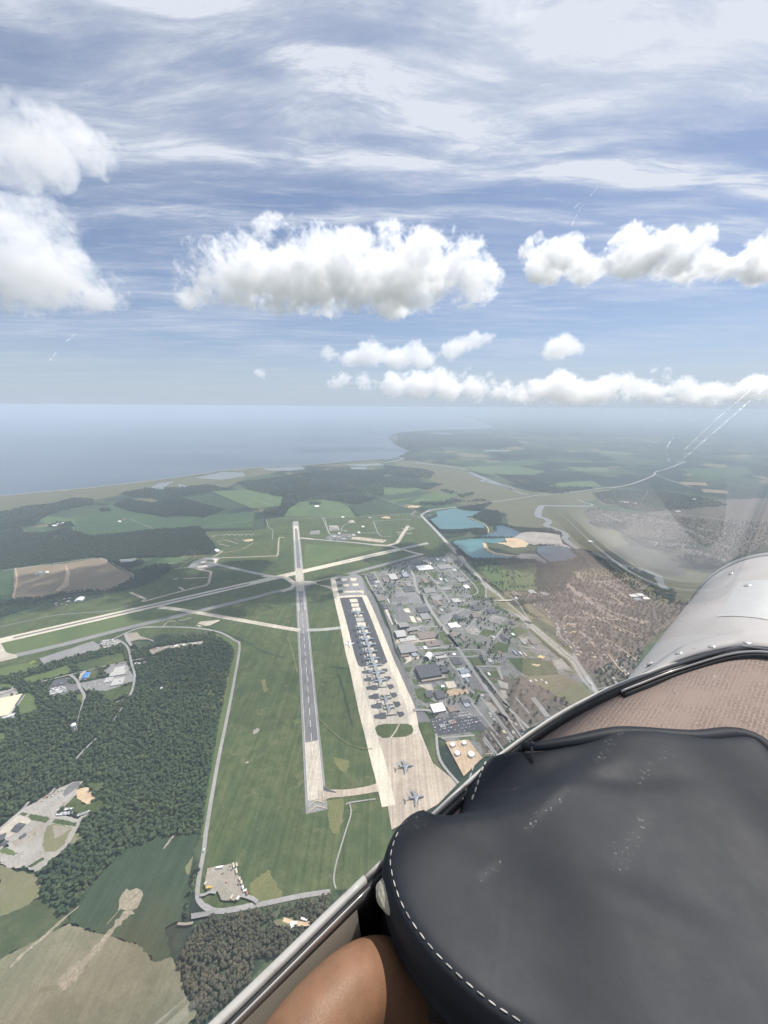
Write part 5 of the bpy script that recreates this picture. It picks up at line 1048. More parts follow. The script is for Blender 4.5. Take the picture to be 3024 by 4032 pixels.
for i in range(30):
    x = 770 + (i % 10) * 19 + rnd.uniform(-5, 5); y = 515 - (i % 10) * 2 + (i // 10) * 17 - (i // 10 == 0) * 30 + rnd.uniform(-5, 5)
    vehicle('trailer_truck', 'Q', x, y, R(35) + rnd.uniform(-.3, .3), rnd.uniform(6, 10), 2.6, 3, 'car_white', 'white truck parked below the grass of the quarry yard', 'truck', 'white trucks of the quarry yard')
for i in range(16): vehicle('trailer_truck', 'Q', 1040 + (i % 8) * 18, 560 - (i % 8) * 6 - (i // 8) * 16, R(30), 7, 2.6, 3, 'car_white', 'white truck at the right end of the quarry yard', 'truck', 'white trucks of the quarry yard')
for i in range(26):
    t_ = i / 26; vehicle('car', 'Q', 560 + 300 * t_ + rnd.uniform(-25, 25), 330 - 150 * t_ + rnd.uniform(-40, 40), rnd.uniform(0, 3), rnd.uniform(4, 7), 2.2, 1.9, rnd.choice(['car_white', 'car_silver', 'paint_beige', 'car_dark', 'paint_rust']), 'machine or vehicle along the upper track of the quarry yard', 'vehicle', 'vehicles on the upper quarry track')
for i in range(14): vehicle('container', 'P', 20 + i * 10, 655 - i * 3.4 , R(110), 14, 3, 3.8, 'car_white', 'white trailer docked in front of the cream warehouse', 'trailer', 'trailers docked at the cream warehouse')
for i in range(18): vehicle('car', 'P', rnd.uniform(0, 190), 0, 0, 4.5, 1.9, 1.5, 'car_silver', 'car parked behind the cream warehouse', 'car', 'cars behind the cream warehouse').location.xy = vec2(G('P', 5 + i * 10, 380 - i * 2.6 + rnd.uniform(-12, 12)))
for i, (x, y) in enumerate(((560, 1010), (520, 1040), (690, 1000), (545, 1110), (700, 1110), (590, 1190), (735, 1190), (420, 640), (300, 660), (620, 900))):
    vehicle('cart', 'N', x, y, rnd.uniform(0, 3), rnd.uniform(5, 9), 2.6, 2.4, rnd.choice(['car_white', 'paint_yellow', 'jet_grey']), 'service vehicle among the parked transports on the dark apron', 'vehicle', 'service vehicles on the apron')
for i, (x, y) in enumerate(((870, 300), (900, 420), (700, 470), (940, 560), (860, 800), (1010, 860), (880, 960), (1060, 1010))):
    vehicle('cart', 'O', x, y, rnd.uniform(0, 3), rnd.uniform(5, 9), 2.6, 2.4, rnd.choice(['car_white', 'paint_yellow', 'jet_grey']), 'service vehicle on the pale concrete beside the dark islands', 'vehicle', 'service vehicles on the apron')
HWs = smooth_line(HW)
for i in range(26):
    k = 40 + int(i * (len(HWs) - 46) / 26); p = HWs[k]; q = HWs[k + 1]; d_ = (q - p).normalized(); nn = Vector((-d_.y, d_.x)); s = rnd.choice((-1, 1))
    v = vehicle('trailer_truck' if i % 5 == 0 else 'car', 'K', 0, 0, math.atan2(d_.y, d_.x), 16 if i % 5 == 0 else 4.6, 2.5 if i % 5 == 0 else 1.9, 3.8 if i % 5 == 0 else 1.5, rnd.choice(['car_white', 'car_silver', 'car_dark']), 'truck driving on the dual highway' if i % 5 == 0 else 'car driving on the dual highway', 'truck' if i % 5 == 0 else 'car', 'traffic on the highway'); v.location.x, v.location.y = p.x + nn.x * s * 9, p.y + nn.y * s * 9

# ------------------------------------------------------------------ woods and trees
def leaf_mat(name, a, b, c):
    m, t = new_mat(name)
    oi = t.new('ShaderNodeObjectInfo').outputs['Random']
    pos = t.new('ShaderNodeNewGeometry').outputs['Position']
    col = t.mix(t.map(oi, 0.0, 1.0, smooth=False), a, b)
    col = t.mix(t.map(t.noise(pos, 1 / 90.0, 4, 0.6), 0.42, 0.62), col, c)
    col = t.mix(1.0, col, t.map(t.noise(pos, 1 / 2.2, 3, 0.7), 0.3, 0.7, 0.72, 1.28), 'MULTIPLY')
    finish(t, col, 0.75, 0.15)
leaf_mat('leaves', (0.042, 0.066, 0.034), (0.088, 0.112, 0.054), (0.046, 0.072, 0.040))
leaf_mat('far_leaves', (0.032, 0.049, 0.032), (0.048, 0.066, 0.040), (0.036, 0.054, 0.034))
leaf_mat('reflection_brown_leaves', (0.088, 0.080, 0.052), (0.120, 0.104, 0.070), (0.070, 0.072, 0.046))  # browned to put the canopy's reflection into the foliage colour
plain('bark', (0.09, 0.075, 0.06), scale=3.0, rough=0.9)
def crown_bm(seed, n=11, r=5.6, hgt=10.5, base=6.0, sub=2):
    """an uneven crown: many leaf clumps spread through its volume, ragged at the edges"""
    q = random.Random(seed); bm = bmesh.new()
    for i in range(n):
        a = q.uniform(0, 6.283); f = math.sqrt(q.random()); zz = q.random()
        lim = math.sin(math.pi * min(0.93, 0.25 + 0.62 * zz))
        p = Vector((math.cos(a) * f * r * 0.72 * lim, math.sin(a) * f * r * 0.72 * lim, base + hgt * (0.1 + 0.78 * zz)))
        s = r * q.uniform(0.30, 0.52)
        g = bmesh.ops.create_icosphere(bm, subdivisions=sub, radius=s, matrix=Matrix.Translation(p) @ Matrix.Diagonal((1, 1, q.uniform(.6, .9), 1)))
        for v in g['verts']: v.co += (v.co - p) * q.uniform(-0.30, 0.34)
    return bm
def trunk_bm(h=9.0, r=0.38, seed=0):
    q = random.Random(seed); bm = bmesh.new()
    bmesh.ops.create_cone(bm, cap_ends=True, segments=7, radius1=r, radius2=r * 0.45, depth=h, matrix=Matrix.Translation((0, 0, h / 2)))
    for i in range(4):
        a = q.uniform(0, 6.28); l = q.uniform(3, 4.5)
        mtx = Matrix.Translation((0, 0, h * q.uniform(.6, .9))) @ Matrix.Rotation(a, 4, 'Z') @ Matrix.Rotation(R(48), 4, 'Y') @ Matrix.Translation((0, 0, l / 2))
        bmesh.ops.create_cone(bm, cap_ends=True, segments=5, radius1=r * .4, radius2=r * .15, depth=l, matrix=mtx)
    return bm
def tree_mesh(name, seed, mat, n=11):
    bm = crown_bm(seed, n); me = bpy.data.meshes.new(name); bm.to_mesh(me); bm.free()
    me.materials.append(MATS[mat]); return me
def tree_collection(name, mat, seeds, n=11):
    c = bpy.data.collections.new(name)
    for s in seeds:
        c.objects.link(bpy.data.objects.new('tree_kind', tree_mesh('tree_kind', s, mat, n)))
    return c
NEAR_KINDS = tree_collection('near_tree_kinds', 'leaves', range(5)); FAR_KINDS = tree_collection('far_tree_kinds', 'far_leaves', range(10, 13), 8)
BROWN_KINDS = tree_collection('brown_tree_kinds', 'reflection_brown_leaves', range(20, 23), 8)
def scatter_group(name, coll):
    g = bpy.data.node_groups.new(name, 'GeometryNodeTree')
    g.interface.new_socket('Geometry', in_out='INPUT', socket_type='NodeSocketGeometry')
    g.interface.new_socket('Geometry', in_out='OUTPUT', socket_type='NodeSocketGeometry')
    t = NT(g); i = t.new('NodeGroupInput'); o = t.new('NodeGroupOutput')
    ci = t.new('GeometryNodeCollectionInfo'); ci.inputs['Collection'].default_value = coll
    ci.inputs['Separate Children'].default_value = True; ci.inputs['Reset Children'].default_value = True
    ip = t.new('GeometryNodeInstanceOnPoints'); ip.inputs['Pick Instance'].default_value = True
    ri = t.new('FunctionNodeRandomValue', data_type='INT'); ri.inputs[4].default_value = 0; ri.inputs[5].default_value = len(coll.objects) - 1
    rr = t.new('FunctionNodeRandomValue', data_type='FLOAT'); rr.inputs[2].default_value = 0.0; rr.inputs[3].default_value = 6.283; rr.inputs['Seed'].default_value = 3
    rot = t.new('ShaderNodeCombineXYZ'); g.links.new(rr.outputs[1], rot.inputs[2])
    sc = t.new('GeometryNodeInputNamedAttribute', data_type='FLOAT_VECTOR'); sc.inputs['Name'].default_value = 'size'
    g.links.new(i.outputs[0], ip.inputs['Points']); g.links.new(ci.outputs[0], ip.inputs['Instance'])
    g.links.new(ri.outputs[2], ip.inputs['Instance Index']); g.links.new(rot.outputs[0], ip.inputs['Rotation'])
    g.links.new(sc.outputs[0], ip.inputs['Scale']); g.links.new(ip.outputs[0], o.inputs[0])
    return g
def scatter(name, xy, size, coll, z=0.0):
    me = bpy.data.meshes.new(name); me.vertices.add(len(xy))
    co = np.zeros((len(xy), 3), np.float32); co[:, :2] = xy; co[:, 2] = z
    me.vertices.foreach_set('co', co.ravel())
    at = me.attributes.new('size', 'FLOAT_VECTOR', 'POINT'); at.data.foreach_set('vector', np.asarray(size, np.float32).ravel())
    o = bpy.data.objects.new(name, me); link(o); o['kind'] = 'stuff'
    md = o.modifiers.new('scatter', 'NODES'); md.node_group = scatter_group(name, coll)
    return o
def not_clear(x, y, margin_polys=None):
    k = np.ones(x.shape, bool)
    for p in CLEAR:
        xs = [q[0] for q in p]; ys = [q[1] for q in p]
        b = (x > min(xs)) & (x < max(xs)) & (y > min(ys)) & (y < max(ys))
        if b.any():
            idx = np.nonzero(b & k)[0]; k[idx[inside(x[idx], y[idx], p)]] = False
    for (bx, by, br_) in BOXES: k &= np.hypot(x - bx, y - by) > br_ * .85 + 3
    return k
def fill(poly, step, holes=True, keep=1.0, clump=0.0):
    P = [(p[0], p[1]) for p in poly]; xs = [p[0] for p in P]; ys = [p[1] for p in P]
    gx, gy = np.meshgrid(np.arange(min(xs), max(xs), step), np.arange(min(ys), max(ys), step))
    x = gx.ravel() + nrs.uniform(-.48, .48, gx.size) * step; y = gy.ravel() + nrs.uniform(-.48, .48, gx.size) * step
    k = inside(x, y, P)
    if keep < 1: k &= nrs.rand(x.size) < keep
    if clump: k &= (np.sin(x / clump + 1.3 * np.sin(y / clump * .7)) + np.sin(y / clump * 1.3 + x / clump * .4)) > -0.2
    x, y = x[k], y[k]
    if holes and len(x):
        k = not_clear(x, y); x, y = x[k], y[k]
    return np.stack([x, y], 1)
def sizes(n, lo, hi, flat=1.0):
    s = nrs.uniform(lo, hi, n); return np.stack([s, s, s * flat * nrs.uniform(.85, 1.15, n)], 1)

near_woods = [tr('D 0,280 130,250 300,190 500,140 700,95 830,70 850,120 900,110 1000,70 1250,20 1350,0 1420,10 1500,60 1530,112 1480,330 1420,650 1360,1000 1310,1327 F 1300,130 1270,150 1080,160 920,215 780,280 680,390 560,540 500,640 440,690 330,620 270,560 262,480 240,405 100,380 0,345 D 0,1130'),
              tr('F 990,365 1000,310 1060,240 1140,172 1190,180 1165,255 1090,330 1030,390'), tr('F 1245,440 1225,640 1190,720 1130,700 1100,650 1190,600 1225,470'),
              tr('U 830,330 1000,260 1270,180 1290,170 1500,180 1659,120 1659,300 1500,300 1270,330 1000,400 840,440 760,380 560,340 560,290 640,330 750,370')]
mid_woods = [tr(s) for s in (
    'A 0,200 150,170 330,145 470,105 600,115 620,140 500,165 390,180 300,225 250,260 230,280 0,310', 'A 0,335 130,292 160,330 300,332 440,300 490,322 600,352 740,340 1000,312 1300,290 1345,320 1340,345 1390,370 1400,430 1360,465 1280,480 1060,485 880,490 760,520 650,490 460,515 0,575',
    'A 740,150 830,110 1000,135 1190,105 1340,145 1480,180 1370,215 1330,232 1180,210 1080,222 870,195 770,160', 'A 880,580 1040,535 1110,545 1120,570 1010,650 880,690 760,715 660,715 550,720 430,730 300,770 200,812 60,872 0,872 0,772 150,760 260,750 420,720 560,700 720,700 840,650 870,600',
    'A 750,520 860,530 900,510 945,515 940,535 870,560 800,550', 'A 310,545 350,530 360,570 335,578', 'A 250,568 290,565 285,580 250,580', 'A 380,560 410,550 412,572 385,575', 'A 310,285 380,262 470,262 490,285 470,300 330,295', 'A 650,175 720,170 725,185 660,190', 'A 760,720 790,720 790,790 768,790',
    'B 660,215 682,215 712,300 692,320', 'B 700,290 770,285 790,315 720,325', 'B 800,285 860,280 870,312 810,315', 'B 690,234 760,234 745,246 700,245', 'B 860,240 900,235 1020,232 1090,255 1130,300 1105,300 1060,258 1010,246 900,250',
    'B 355,135 395,128 440,133 430,145 365,146', 'T 330,350 600,310 690,310 640,340 590,380 480,385', 'T 500,420 620,380 740,390 780,470 700,510 660,540 640,500 520,450', 'T 130,565 190,560 290,578 540,545 640,572 640,620 560,620 500,608 480,580 290,590',
    'T 690,500 760,500 900,540 1330,562 1340,592 1300,590 1000,575 940,592 880,550 770,520 700,580', 'T 300,672 330,668 480,832 870,834 870,848 470,852 430,822', 'T 1400,742 1530,802 1540,862 1340,872 1480,832', 'T 1090,705 1160,700 1370,716 1100,722', 'T 530,632 1000,636 1030,600 1035,630 800,640 400,650 330,668',
    'T 80,450 130,500 190,560 150,555', 'T 1230,545 1340,575 1350,640 1330,600')]
grove = [tr(s) for s in ('K 1050,270 1200,240 1400,260 1500,300 1500,400 1380,600 1250,620 1050,590 1000,450', 'K 180,190 740,165 900,200 1200,230 1200,300 880,230 230,280', 'K 1300,220 1659,130 1659,290 1500,330 1400,270')]
far_woods = [tr(s) for s in (
    'H 520,705 640,682 760,682 900,668 1000,690 920,692 830,707 740,740 550,717', 'H 1020,660 1170,640 1330,615 1450,610 1659,605 1659,720 1540,692 1480,702 1250,702 1220,722 1080,692', 'H 0,790 120,760 230,755 410,730 400,750 240,790 0,840', 'H 300,735 345,725 410,735 330,748', 'H 430,775 470,770 480,782 440,786',
    'B 170,150 200,90 330,60 430,82 740,90 830,102 640,150 560,122 430,112 300,127 230,167 195,222 60,202 60,182', 'B 250,22 600,30 690,62 760,95 700,62 560,40', 'B 840,0 1100,15 1160,45 1120,48 1000,22', 'T 0,302 200,312 300,270 380,282 440,300 540,275 660,292 400,302 250,332 0,327', 'T 0,130 130,120 210,140 130,170 0,165', 'T 190,190 260,185 350,215 290,225', 'T 360,235 500,215 520,230 400,260',
    'C 210,30 500,30 560,40 320,78 180,52', 'C 540,70 700,50 1000,60 1300,110 1400,150 900,190 760,170 600,130', 'C 510,252 740,255 760,300 700,310 560,285', 'C 740,342 1000,362 1280,402 1290,440 1000,420 760,395', 'C 1040,500 1160,450 1200,522 1330,545 1100,542', 'C 580,482 870,572 990,650 1110,722 1040,765 930,700 860,622 600,545',
    'I 480,620 640,640 720,670 700,700 560,660', 'I 60,452 300,446 560,470 600,500 500,512 300,500 130,515 60,500', 'I 0,585 160,600 220,615 200,640 0,625', 'I 0,655 120,650 240,670 100,685 0,680')]
xy_near = np.concatenate([fill(p, 8.0, True, .95) for p in near_woods])
south = [tr('V 420,962 900,900 1350,800 1659,738 1659,1000 1200,1450 60,1450 180,1130 330,1042'), tr('F 1150,1000 1250,820 1659,660 1659,1100 1300,1400 1190,1060'), tr('X 720,2212 900,1950 700,2000 620,2150 520,2212 540,2300 900,2300')]
xy_south = np.concatenate([fill(p, 7.0) for p in south[:2]])
kk = nrs.rand(len(xy_south)) < (0.68 + 0.32 * (np.sin(xy_south[:, 0] / 31.0) * np.sin(xy_south[:, 1] / 23.0) > -0.2)); xy_south = xy_south[kk]
# the three hundred trees that show largest are trees of their own
allp = np.concatenate([xy_near, xy_south]); u_, v_ = to_px(allp)
RAIL = [(857, 4032), (1385, 3482), (1500, 3360), (1517, 3250), (3024, 3250), (3024, 4100), (0, 4100), (857, 4100)]
vis = (u_ > 5) & (u_ < 3020) & (v_ < 4030) & ~inside(u_, v_, RAIL)
dist = np.hypot(allp[:, 0], allp[:, 1]); dist[~vis] = 1e9
order = np.argsort(dist)[:300]
own = allp[order]
rest = np.ones(len(allp), bool); rest[order] = False
is_s = np.arange(len(allp)) >= len(xy_near)
scatter('forest', allp[rest & ~is_s], sizes((rest & ~is_s).sum(), .5, 1.3, .85), NEAR_KINDS)
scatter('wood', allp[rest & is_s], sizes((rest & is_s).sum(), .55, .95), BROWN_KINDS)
protos = []
for s in range(4):
    bm = crown_bm(40 + s, 14); c_ = bm_obj('crown', bm, 'reflection_brown_leaves' if s < 2 else 'leaves'); bm = trunk_bm(9, .38, s); tk = bm_obj('trunk', bm, 'bark')
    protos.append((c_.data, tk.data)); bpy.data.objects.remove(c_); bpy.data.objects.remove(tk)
for i, p in enumerate(own):
    south_ = order[i] >= len(xy_near)
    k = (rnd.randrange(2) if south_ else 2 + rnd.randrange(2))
    t_ = empty('woodland_tree', (p[0], p[1], 0), rnd.uniform(0, 6.28)); s = rnd.uniform(.55, .95) if south_ else rnd.uniform(.75, 1.2); t_.scale = (s, s, s)
    if south_:
        uu, vv = u_[order[i]], v_[order[i]]
        tag(t_, 'brownish green tree ' + ('in the wood between perimeter road and sandy clearing' if vv < 3620 else 'around the sandy clearing with white trailers' if uu > 1010 else 'in the middle of the wood below the perimeter road' if vv < 3760 else 'at the lower edge of the wood beside the bean field'), 'tree', 'trees of the wood below the road')
    else: tag(t_, 'dark green tree of the big forest left of the airfield', 'tree', 'trees of the forest left of the airfield')
    for nm, me in (('crown', protos[k][0]), ('trunk', protos[k][1])):
        o = bpy.data.objects.new(nm, me); link(o, t_)
heath = fill(tr('D 1385,220 1440,205 1500,265 1470,425 1400,495 1320,485 1335,400 1365,290'), 17, False, .45)
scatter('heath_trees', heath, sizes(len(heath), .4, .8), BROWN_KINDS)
xy = np.concatenate([fill(p, 15, True) for p in mid_woods] + [fill(p, 14, True, .75) for p in grove])
scatter('mid_forest', xy, sizes(len(xy), 1.15, 1.75, .72), FAR_KINDS)
xy = np.concatenate([fill(p, 34, True) for p in far_woods])
scatter('far_forest', xy, sizes(len(xy), 2.6, 3.8, .36), FAR_KINDS)
# scattered trees: the park, the base, the suburb and the hedges
golf = fill(tr('K 210,230 260,170 700,180 1050,240 1050,600 560,590 330,370'), 20, True, .5, 40)
basep = fill(tr('J 40,380 240,335 620,210 860,145 1160,145 1420,240 K 240,440 340,600 385,690 440,720 700,860 880,1000 M 560,60 320,450 0,590 L 1300,1100 700,1100 640,700 430,300 300,0 J 620,900 300,600'), 19, True, .62, 40)
subp = np.concatenate([fill(sub, 15, True, .60), fill(sub2, 24, True, .6), fill(tr('W 520,780 640,740 1000,460 1330,260 1659,90 1000,-300 600,-60 560,60 700,320 430,460'), 16, True, .22)])
hedge = []
for s, st in (('V 100,1000 130,820 180,640 230,420', 9), ('J 850,640 900,760', 8), ('L 1230,440 1330,590 1480,760', 8), ('K 800,730 900,870 1050,960', 9), ('K 60,280 230,430 300,480', 10), ('K 330,440 560,600', 10), ('L 1290,290 1360,400', 7), ('A 0,880 300,790 480,740 690,735', 10), ('A 600,490 640,485', 9), ('A 860,590 700,520', 14), ('U 20,640 110,610 250,590 480,540', 26),
              ('K 830,730 1300,720', 13), ('K 130,725 520,700', 14), ('J 1400,260 1659,500', 16), ('K 470,760 430,690', 10)):
    L_ = tr(s)
    for a, b in zip(L_[:-1], L_[1:]):
        n = int((b - a).length / st)
        for k in range(n): hedge.append(((a.lerp(b, k / n)).x + rnd.uniform(-2, 2), (a.lerp(b, k / n)).y + rnd.uniform(-2, 2)))
xy = np.concatenate([golf, basep, np.array(hedge)])
scatter('park_trees', xy, sizes(len(xy), .7, 1.25), NEAR_KINDS)
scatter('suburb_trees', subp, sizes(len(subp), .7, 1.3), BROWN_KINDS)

# ------------------------------------------------------------------ the cockpit: it points 50 degrees right of the camera
PH = R(50.0)
AXI, LAT = Vector((math.sin(PH), math.cos(PH), 0)), Vector((-math.cos(PH), math.sin(PH), 0))
EYE = Vector((0, 0, H))
PLANE = Matrix(((AXI.x, LAT.x, 0, 0), (AXI.y, LAT.y, 0, 0), (0, 0, 1, H), (0, 0, 0, 1)))   # plane axes: forward, left, up, from the pilot's eye
def pray(f, x, y):
    v = ray(*pix(f, x, y)); return Vector((v.dot(AXI), v.dot(LAT), v.z))
def PZ(f, x, y, z):
    """point of the cockpit at height z below the eye that the photo shows at x, y, in plane axes"""
    v = pray(f, x, y); return v * (z / v.z)
def cob(name, V, Fc, mat, parent=None, smooth=True):
    o = mesh_obj(name, V, Fc, mat, parent, smooth=smooth)
    if parent is None: o.matrix_world = PLANE
    return o
# materials
def leather(name, a, b, scuffs=()):
    m, t = new_mat(name)
    oc = t.new('ShaderNodeTexCoord').outputs['Object']
    col = t.mix(t.map(t.noise(oc, 9, 5, 0.6), .35, .7), a, b)
    gr = t.noise(oc, 900, 3, 0.6)
    col = t.mix(t.math('MULTIPLY', t.map(t.noise(oc, 14, 6, 0.7), .48, .75), .35), col, (0.036, 0.039, 0.044))
    sp = t.map(t.noise(oc, 260, 2, 0.6), .60, .70)
    for (p, q, w, amt) in scuffs:
        p, q = Vector(p), Vector(q); L_ = (q - p).length; dd = (q - p) / L_
        rel = t.vmath('SUBTRACT', oc, tuple(p)); al = t.vmath('DOT_PRODUCT', rel, tuple(dd))
        cl = t.math('MINIMUM', t.math('MAXIMUM', al, 0.0), L_)
        dist = t.vmath('LENGTH', t.vmath('SUBTRACT', rel, t.vmath('SCALE', tuple(dd), cl)))
        k = t.math('MULTIPLY', t.map(dist, 0, w, 1, 0), t.math('ADD', t.math('MULTIPLY', sp, .55), .03))
        col = t.mix(t.math('MULTIPLY', k, amt), col, (0.42, 0.42, 0.40))
    n2 = t.noise(oc, 30, 4, 0.6)
    finish(t, col, t.map(n2, .3, .7, .52, .56), 0.17, bump=t.math('ADD', t.math('MULTIPLY', gr, .35), n2), bstr=.16, bdist=.0010)
plain('rubber', (.022, .022, .024), (.03, .03, .032), 60, .55, .4)
plain('thread', (.47, .445, .40), (.38, .36, .32), 900, .8, .2)
plain('pod_brown', (.030, .026, .024), (.038, .033, .030), 40, .7, .25); plain('cabin_dark', (.022, .020, .019), (.03, .027, .025), 20, .8, .15)
m, t = new_mat('rail_paint'); oc = t.new('ShaderNodeTexCoord').outputs['Object']
col = t.mix(t.map(t.noise(oc, 60, 5, .7), .5, .72), (.38, .37, .35), (.27, .25, .215)); col = t.mix(t.map(t.noise(t.mapping(oc, scale=(1, 8, 8)), 22, 4, .7), .62, .74), col, (.20, .18, .16)); finish(t, col, .45, .4)
m, t = new_mat('trim_metal'); finish(t, (.62, .60, .56), .3, .5, .8)
m, t = new_mat('wall_panel'); oc = t.new('ShaderNodeTexCoord').outputs['Object']; finish(t, t.mix(t.map(t.noise(oc, 12, 5, .6), .3, .7), (.34, .31, .25), (.42, .39, .33)), .6, .3)
m, t = new_mat('foam'); oc = t.new('ShaderNodeTexCoord').outputs['Object']; nn = t.noise(oc, 160, 5, .75, 1.5); finish(t, t.mix(t.map(nn, .35, .6), (.10, .095, .08), (.45, .42, .35)), .95, .1, bump=nn, bstr=.9, bdist=.004)
m, t = new_mat('hook_tape'); oc = t.new('ShaderNodeTexCoord').outputs['Object']; vv = t.new('ShaderNodeTexVoronoi', {'Vector': oc, 'Scale': 420.0}).outputs[0]; finish(t, t.mix(t.map(vv, .1, .6), (.50, .48, .37), (.26, .25, .19)), .9, .1, bump=vv, bstr=-.8, bdist=.002)
m, t = new_mat('velour'); oc = t.new('ShaderNodeTexCoord').outputs['Object']
n1 = t.noise(oc, 420, 3, .7); n2 = t.noise(oc, 26, 4, .6)
wv1 = t.math('SINE', t.math('MULTIPLY', t.new('ShaderNodeSeparateXYZ', {0: oc}).outputs[0], 2600.0)); wv2 = t.math('SINE', t.math('MULTIPLY', t.new('ShaderNodeSeparateXYZ', {0: oc}).outputs[1], 2600.0))
wv = t.math('MULTIPLY', t.math('SINE', t.math('MULTIPLY', t.new('ShaderNodeSeparateXYZ', {0: oc}).outputs[1], 1300.0)), .40)
col = t.mix(t.map(t.math('ADD', n1, t.math('MULTIPLY', wv, .16)), .3, .75), (.185, .135, .112), (.37, .29, .245)); col = t.mix(t.map(n2, .35, .7), col, (.30, .228, .19)); col = t.mix(t.map(t.noise(oc, 130, 2, .5), .76, .80), col, (.45, .42, .40))
finish(t, col, .95, .1, bump=n1, bstr=.4, bdist=.0015, sheen=.4)
m, t = new_mat('cowl_paint'); oc = t.new('ShaderNodeTexCoord').outputs['Object']
n1 = t.noise(oc, 7, 5, .6); n2 = t.noise(oc, 300, 2, .6)
col = t.mix(t.map(n1, .3, .7), (.355, .345, .340), (.41, .405, .405)); col = t.mix(t.map(t.noise(oc, 45, 4, .7), .66, .72), col, (.27, .265, .26))
finish(t, col, t.map(n1, .3, .7, .62, .72), .35, .12, bump=n2, bstr=.05, bdist=.001)
plain('cowl_patch', (.40, .415, .415), (.43, .44, .44), 30, .55, .4, .2)
m, t = new_mat('skin'); oc = t.new('ShaderNodeTexCoord').outputs['Object']
nz = t.noise(oc, 35, 5, .6); pores = t.noise(oc, 700, 3, .6)
p_ = finish(t, t.mix(t.map(nz, .3, .7), (.180, .094, .052), (.235, .126, .070)), t.map(pores, .3, .7, .48, .6), .35, bump=t.math('ADD', pores, t.math('MULTIPLY', nz, .6)), bstr=.25, bdist=.0012)
p_.inputs['Subsurface Weight'].default_value = .08; p_.inputs['Subsurface Radius'].default_value = (.006, .003, .002)

# canopy rail and the front arc round the nose
half = [(-.45, .204, -.424), (-.10, .204, -.420), (.0171, .2035, -.420), (.137, .2050, -.420), (.25, .2045, -.420), (.352, .2020, -.420), (.47, .187, -.417), (.57, .163, -.412), (.645, .139, -.409), (.717, .110, -.402), (.778, .052, -.367)]
rimp = [Vector(p) for p in half] + [Vector((.797, 0, -.354))] + [Vector((p[0], -p[1], p[2])) for p in half[::-1]]
def spline3(P, n=8):
    out = []
    for i in range(len(P) - 1):
        p0, p1, p2, p3 = P[max(i - 1, 0)], P[i], P[i + 1], P[min(i + 2, len(P) - 1)]
        for k in range(n):
            t_ = k / n; out.append(0.5 * ((2 * p1) + (-p0 + p2) * t_ + (2 * p0 - 5 * p1 + 4 * p2 - p3) * t_ ** 2 + (-p0 + 3 * p1 - 3 * p2 + p3) * t_ ** 3))
    out.append(P[-1]); return out
RIM = spline3(rimp)
def frame_at(P, i):
    t_ = (P[min(i + 1, len(P) - 1)] - P[max(i - 1, 0)]).normalized(); inw = Vector((0, 0, 1)).cross(t_) * -1
    c = Vector((.1, 0, P[i].z)) - P[i]
    if inw.dot(c) < 0: inw = -inw
    inw.normalize(); up = t_.cross(inw)
    if up.z < 0: up = -up
    return inw, up
def sweep(P, prof):
    """prof: (inward, up) outline swept along the rim"""
    V, Fc = [], []; n = len(prof)
    for i in range(len(P)):
        inw, up = frame_at(P, i)
        for a, b in prof: V.append(P[i] + inw * a + up * b)
    for i in range(len(P) - 1):
        for k in range(n): Fc.append((i * n + k, i * n + (k + 1) % n, (i + 1) * n + (k + 1) % n, (i + 1) * n + k))
    Fc += [tuple(range(n))[::-1], tuple((len(P) - 1) * n + k for k in range(n))]
    return V, Fc
def rbox(x0, x1, y0, y1, r=.0012): return [(x0 + r, y0), (x1 - r, y0), (x1, y0 + r), (x1, y1 - r), (x1 - r, y1), (x0 + r, y1), (x0, y1 - r), (x0, y0 + r)]
rail = empty('canopy_rail', (0, 0, 0)); rail.matrix_world = PLANE; tag(rail, 'worn white canopy rail with dark groove running up past the knee and round the nose', 'canopy rail')
i_ = next(k for k, p in enumerate(RIM) if p.x > .15); i2_ = len(RIM) - i_
cob('frame', *sweep(RIM[:i_ + 1], rbox(-.002, .0040, -.010, 0)), 'rail_paint', rail); cob('frame', *sweep(RIM[i_:i2_], rbox(-.0015, .0020, -.010, -.0005)), 'rail_paint', rail); cob('frame', *sweep(RIM[i2_ - 1:], rbox(-.002, .0040, -.010, 0)), 'rail_paint', rail)
cob('seal', *sweep(RIM[:i_ + 1], rbox(.0042, .0074, -.020, -.0035, .0014)), 'rubber', rail)
cob('trim', *sweep(RIM[:i_ + 1], rbox(.0075, .0094, -.016, -.0022, .0007)), 'trim_metal', rail)
cob('gasket', *sweep(RIM[i_ - 1:i2_ + 1], rbox(.0024, .0088, -.026, -.005, .002)), 'rubber', rail)
j_ = next(k for k, p in enumerate(RIM) if p.x > .60)
cob('trim', *sweep(RIM[j_:len(RIM) - j_], rbox(.0090, .0110, -.0095, -.0040, .0007)), 'trim_metal', rail)
cob('gasket', *sweep(RIM[j_:len(RIM) - j_], rbox(.0112, .0160, -.030, -.008, .002)), 'rubber', rail)

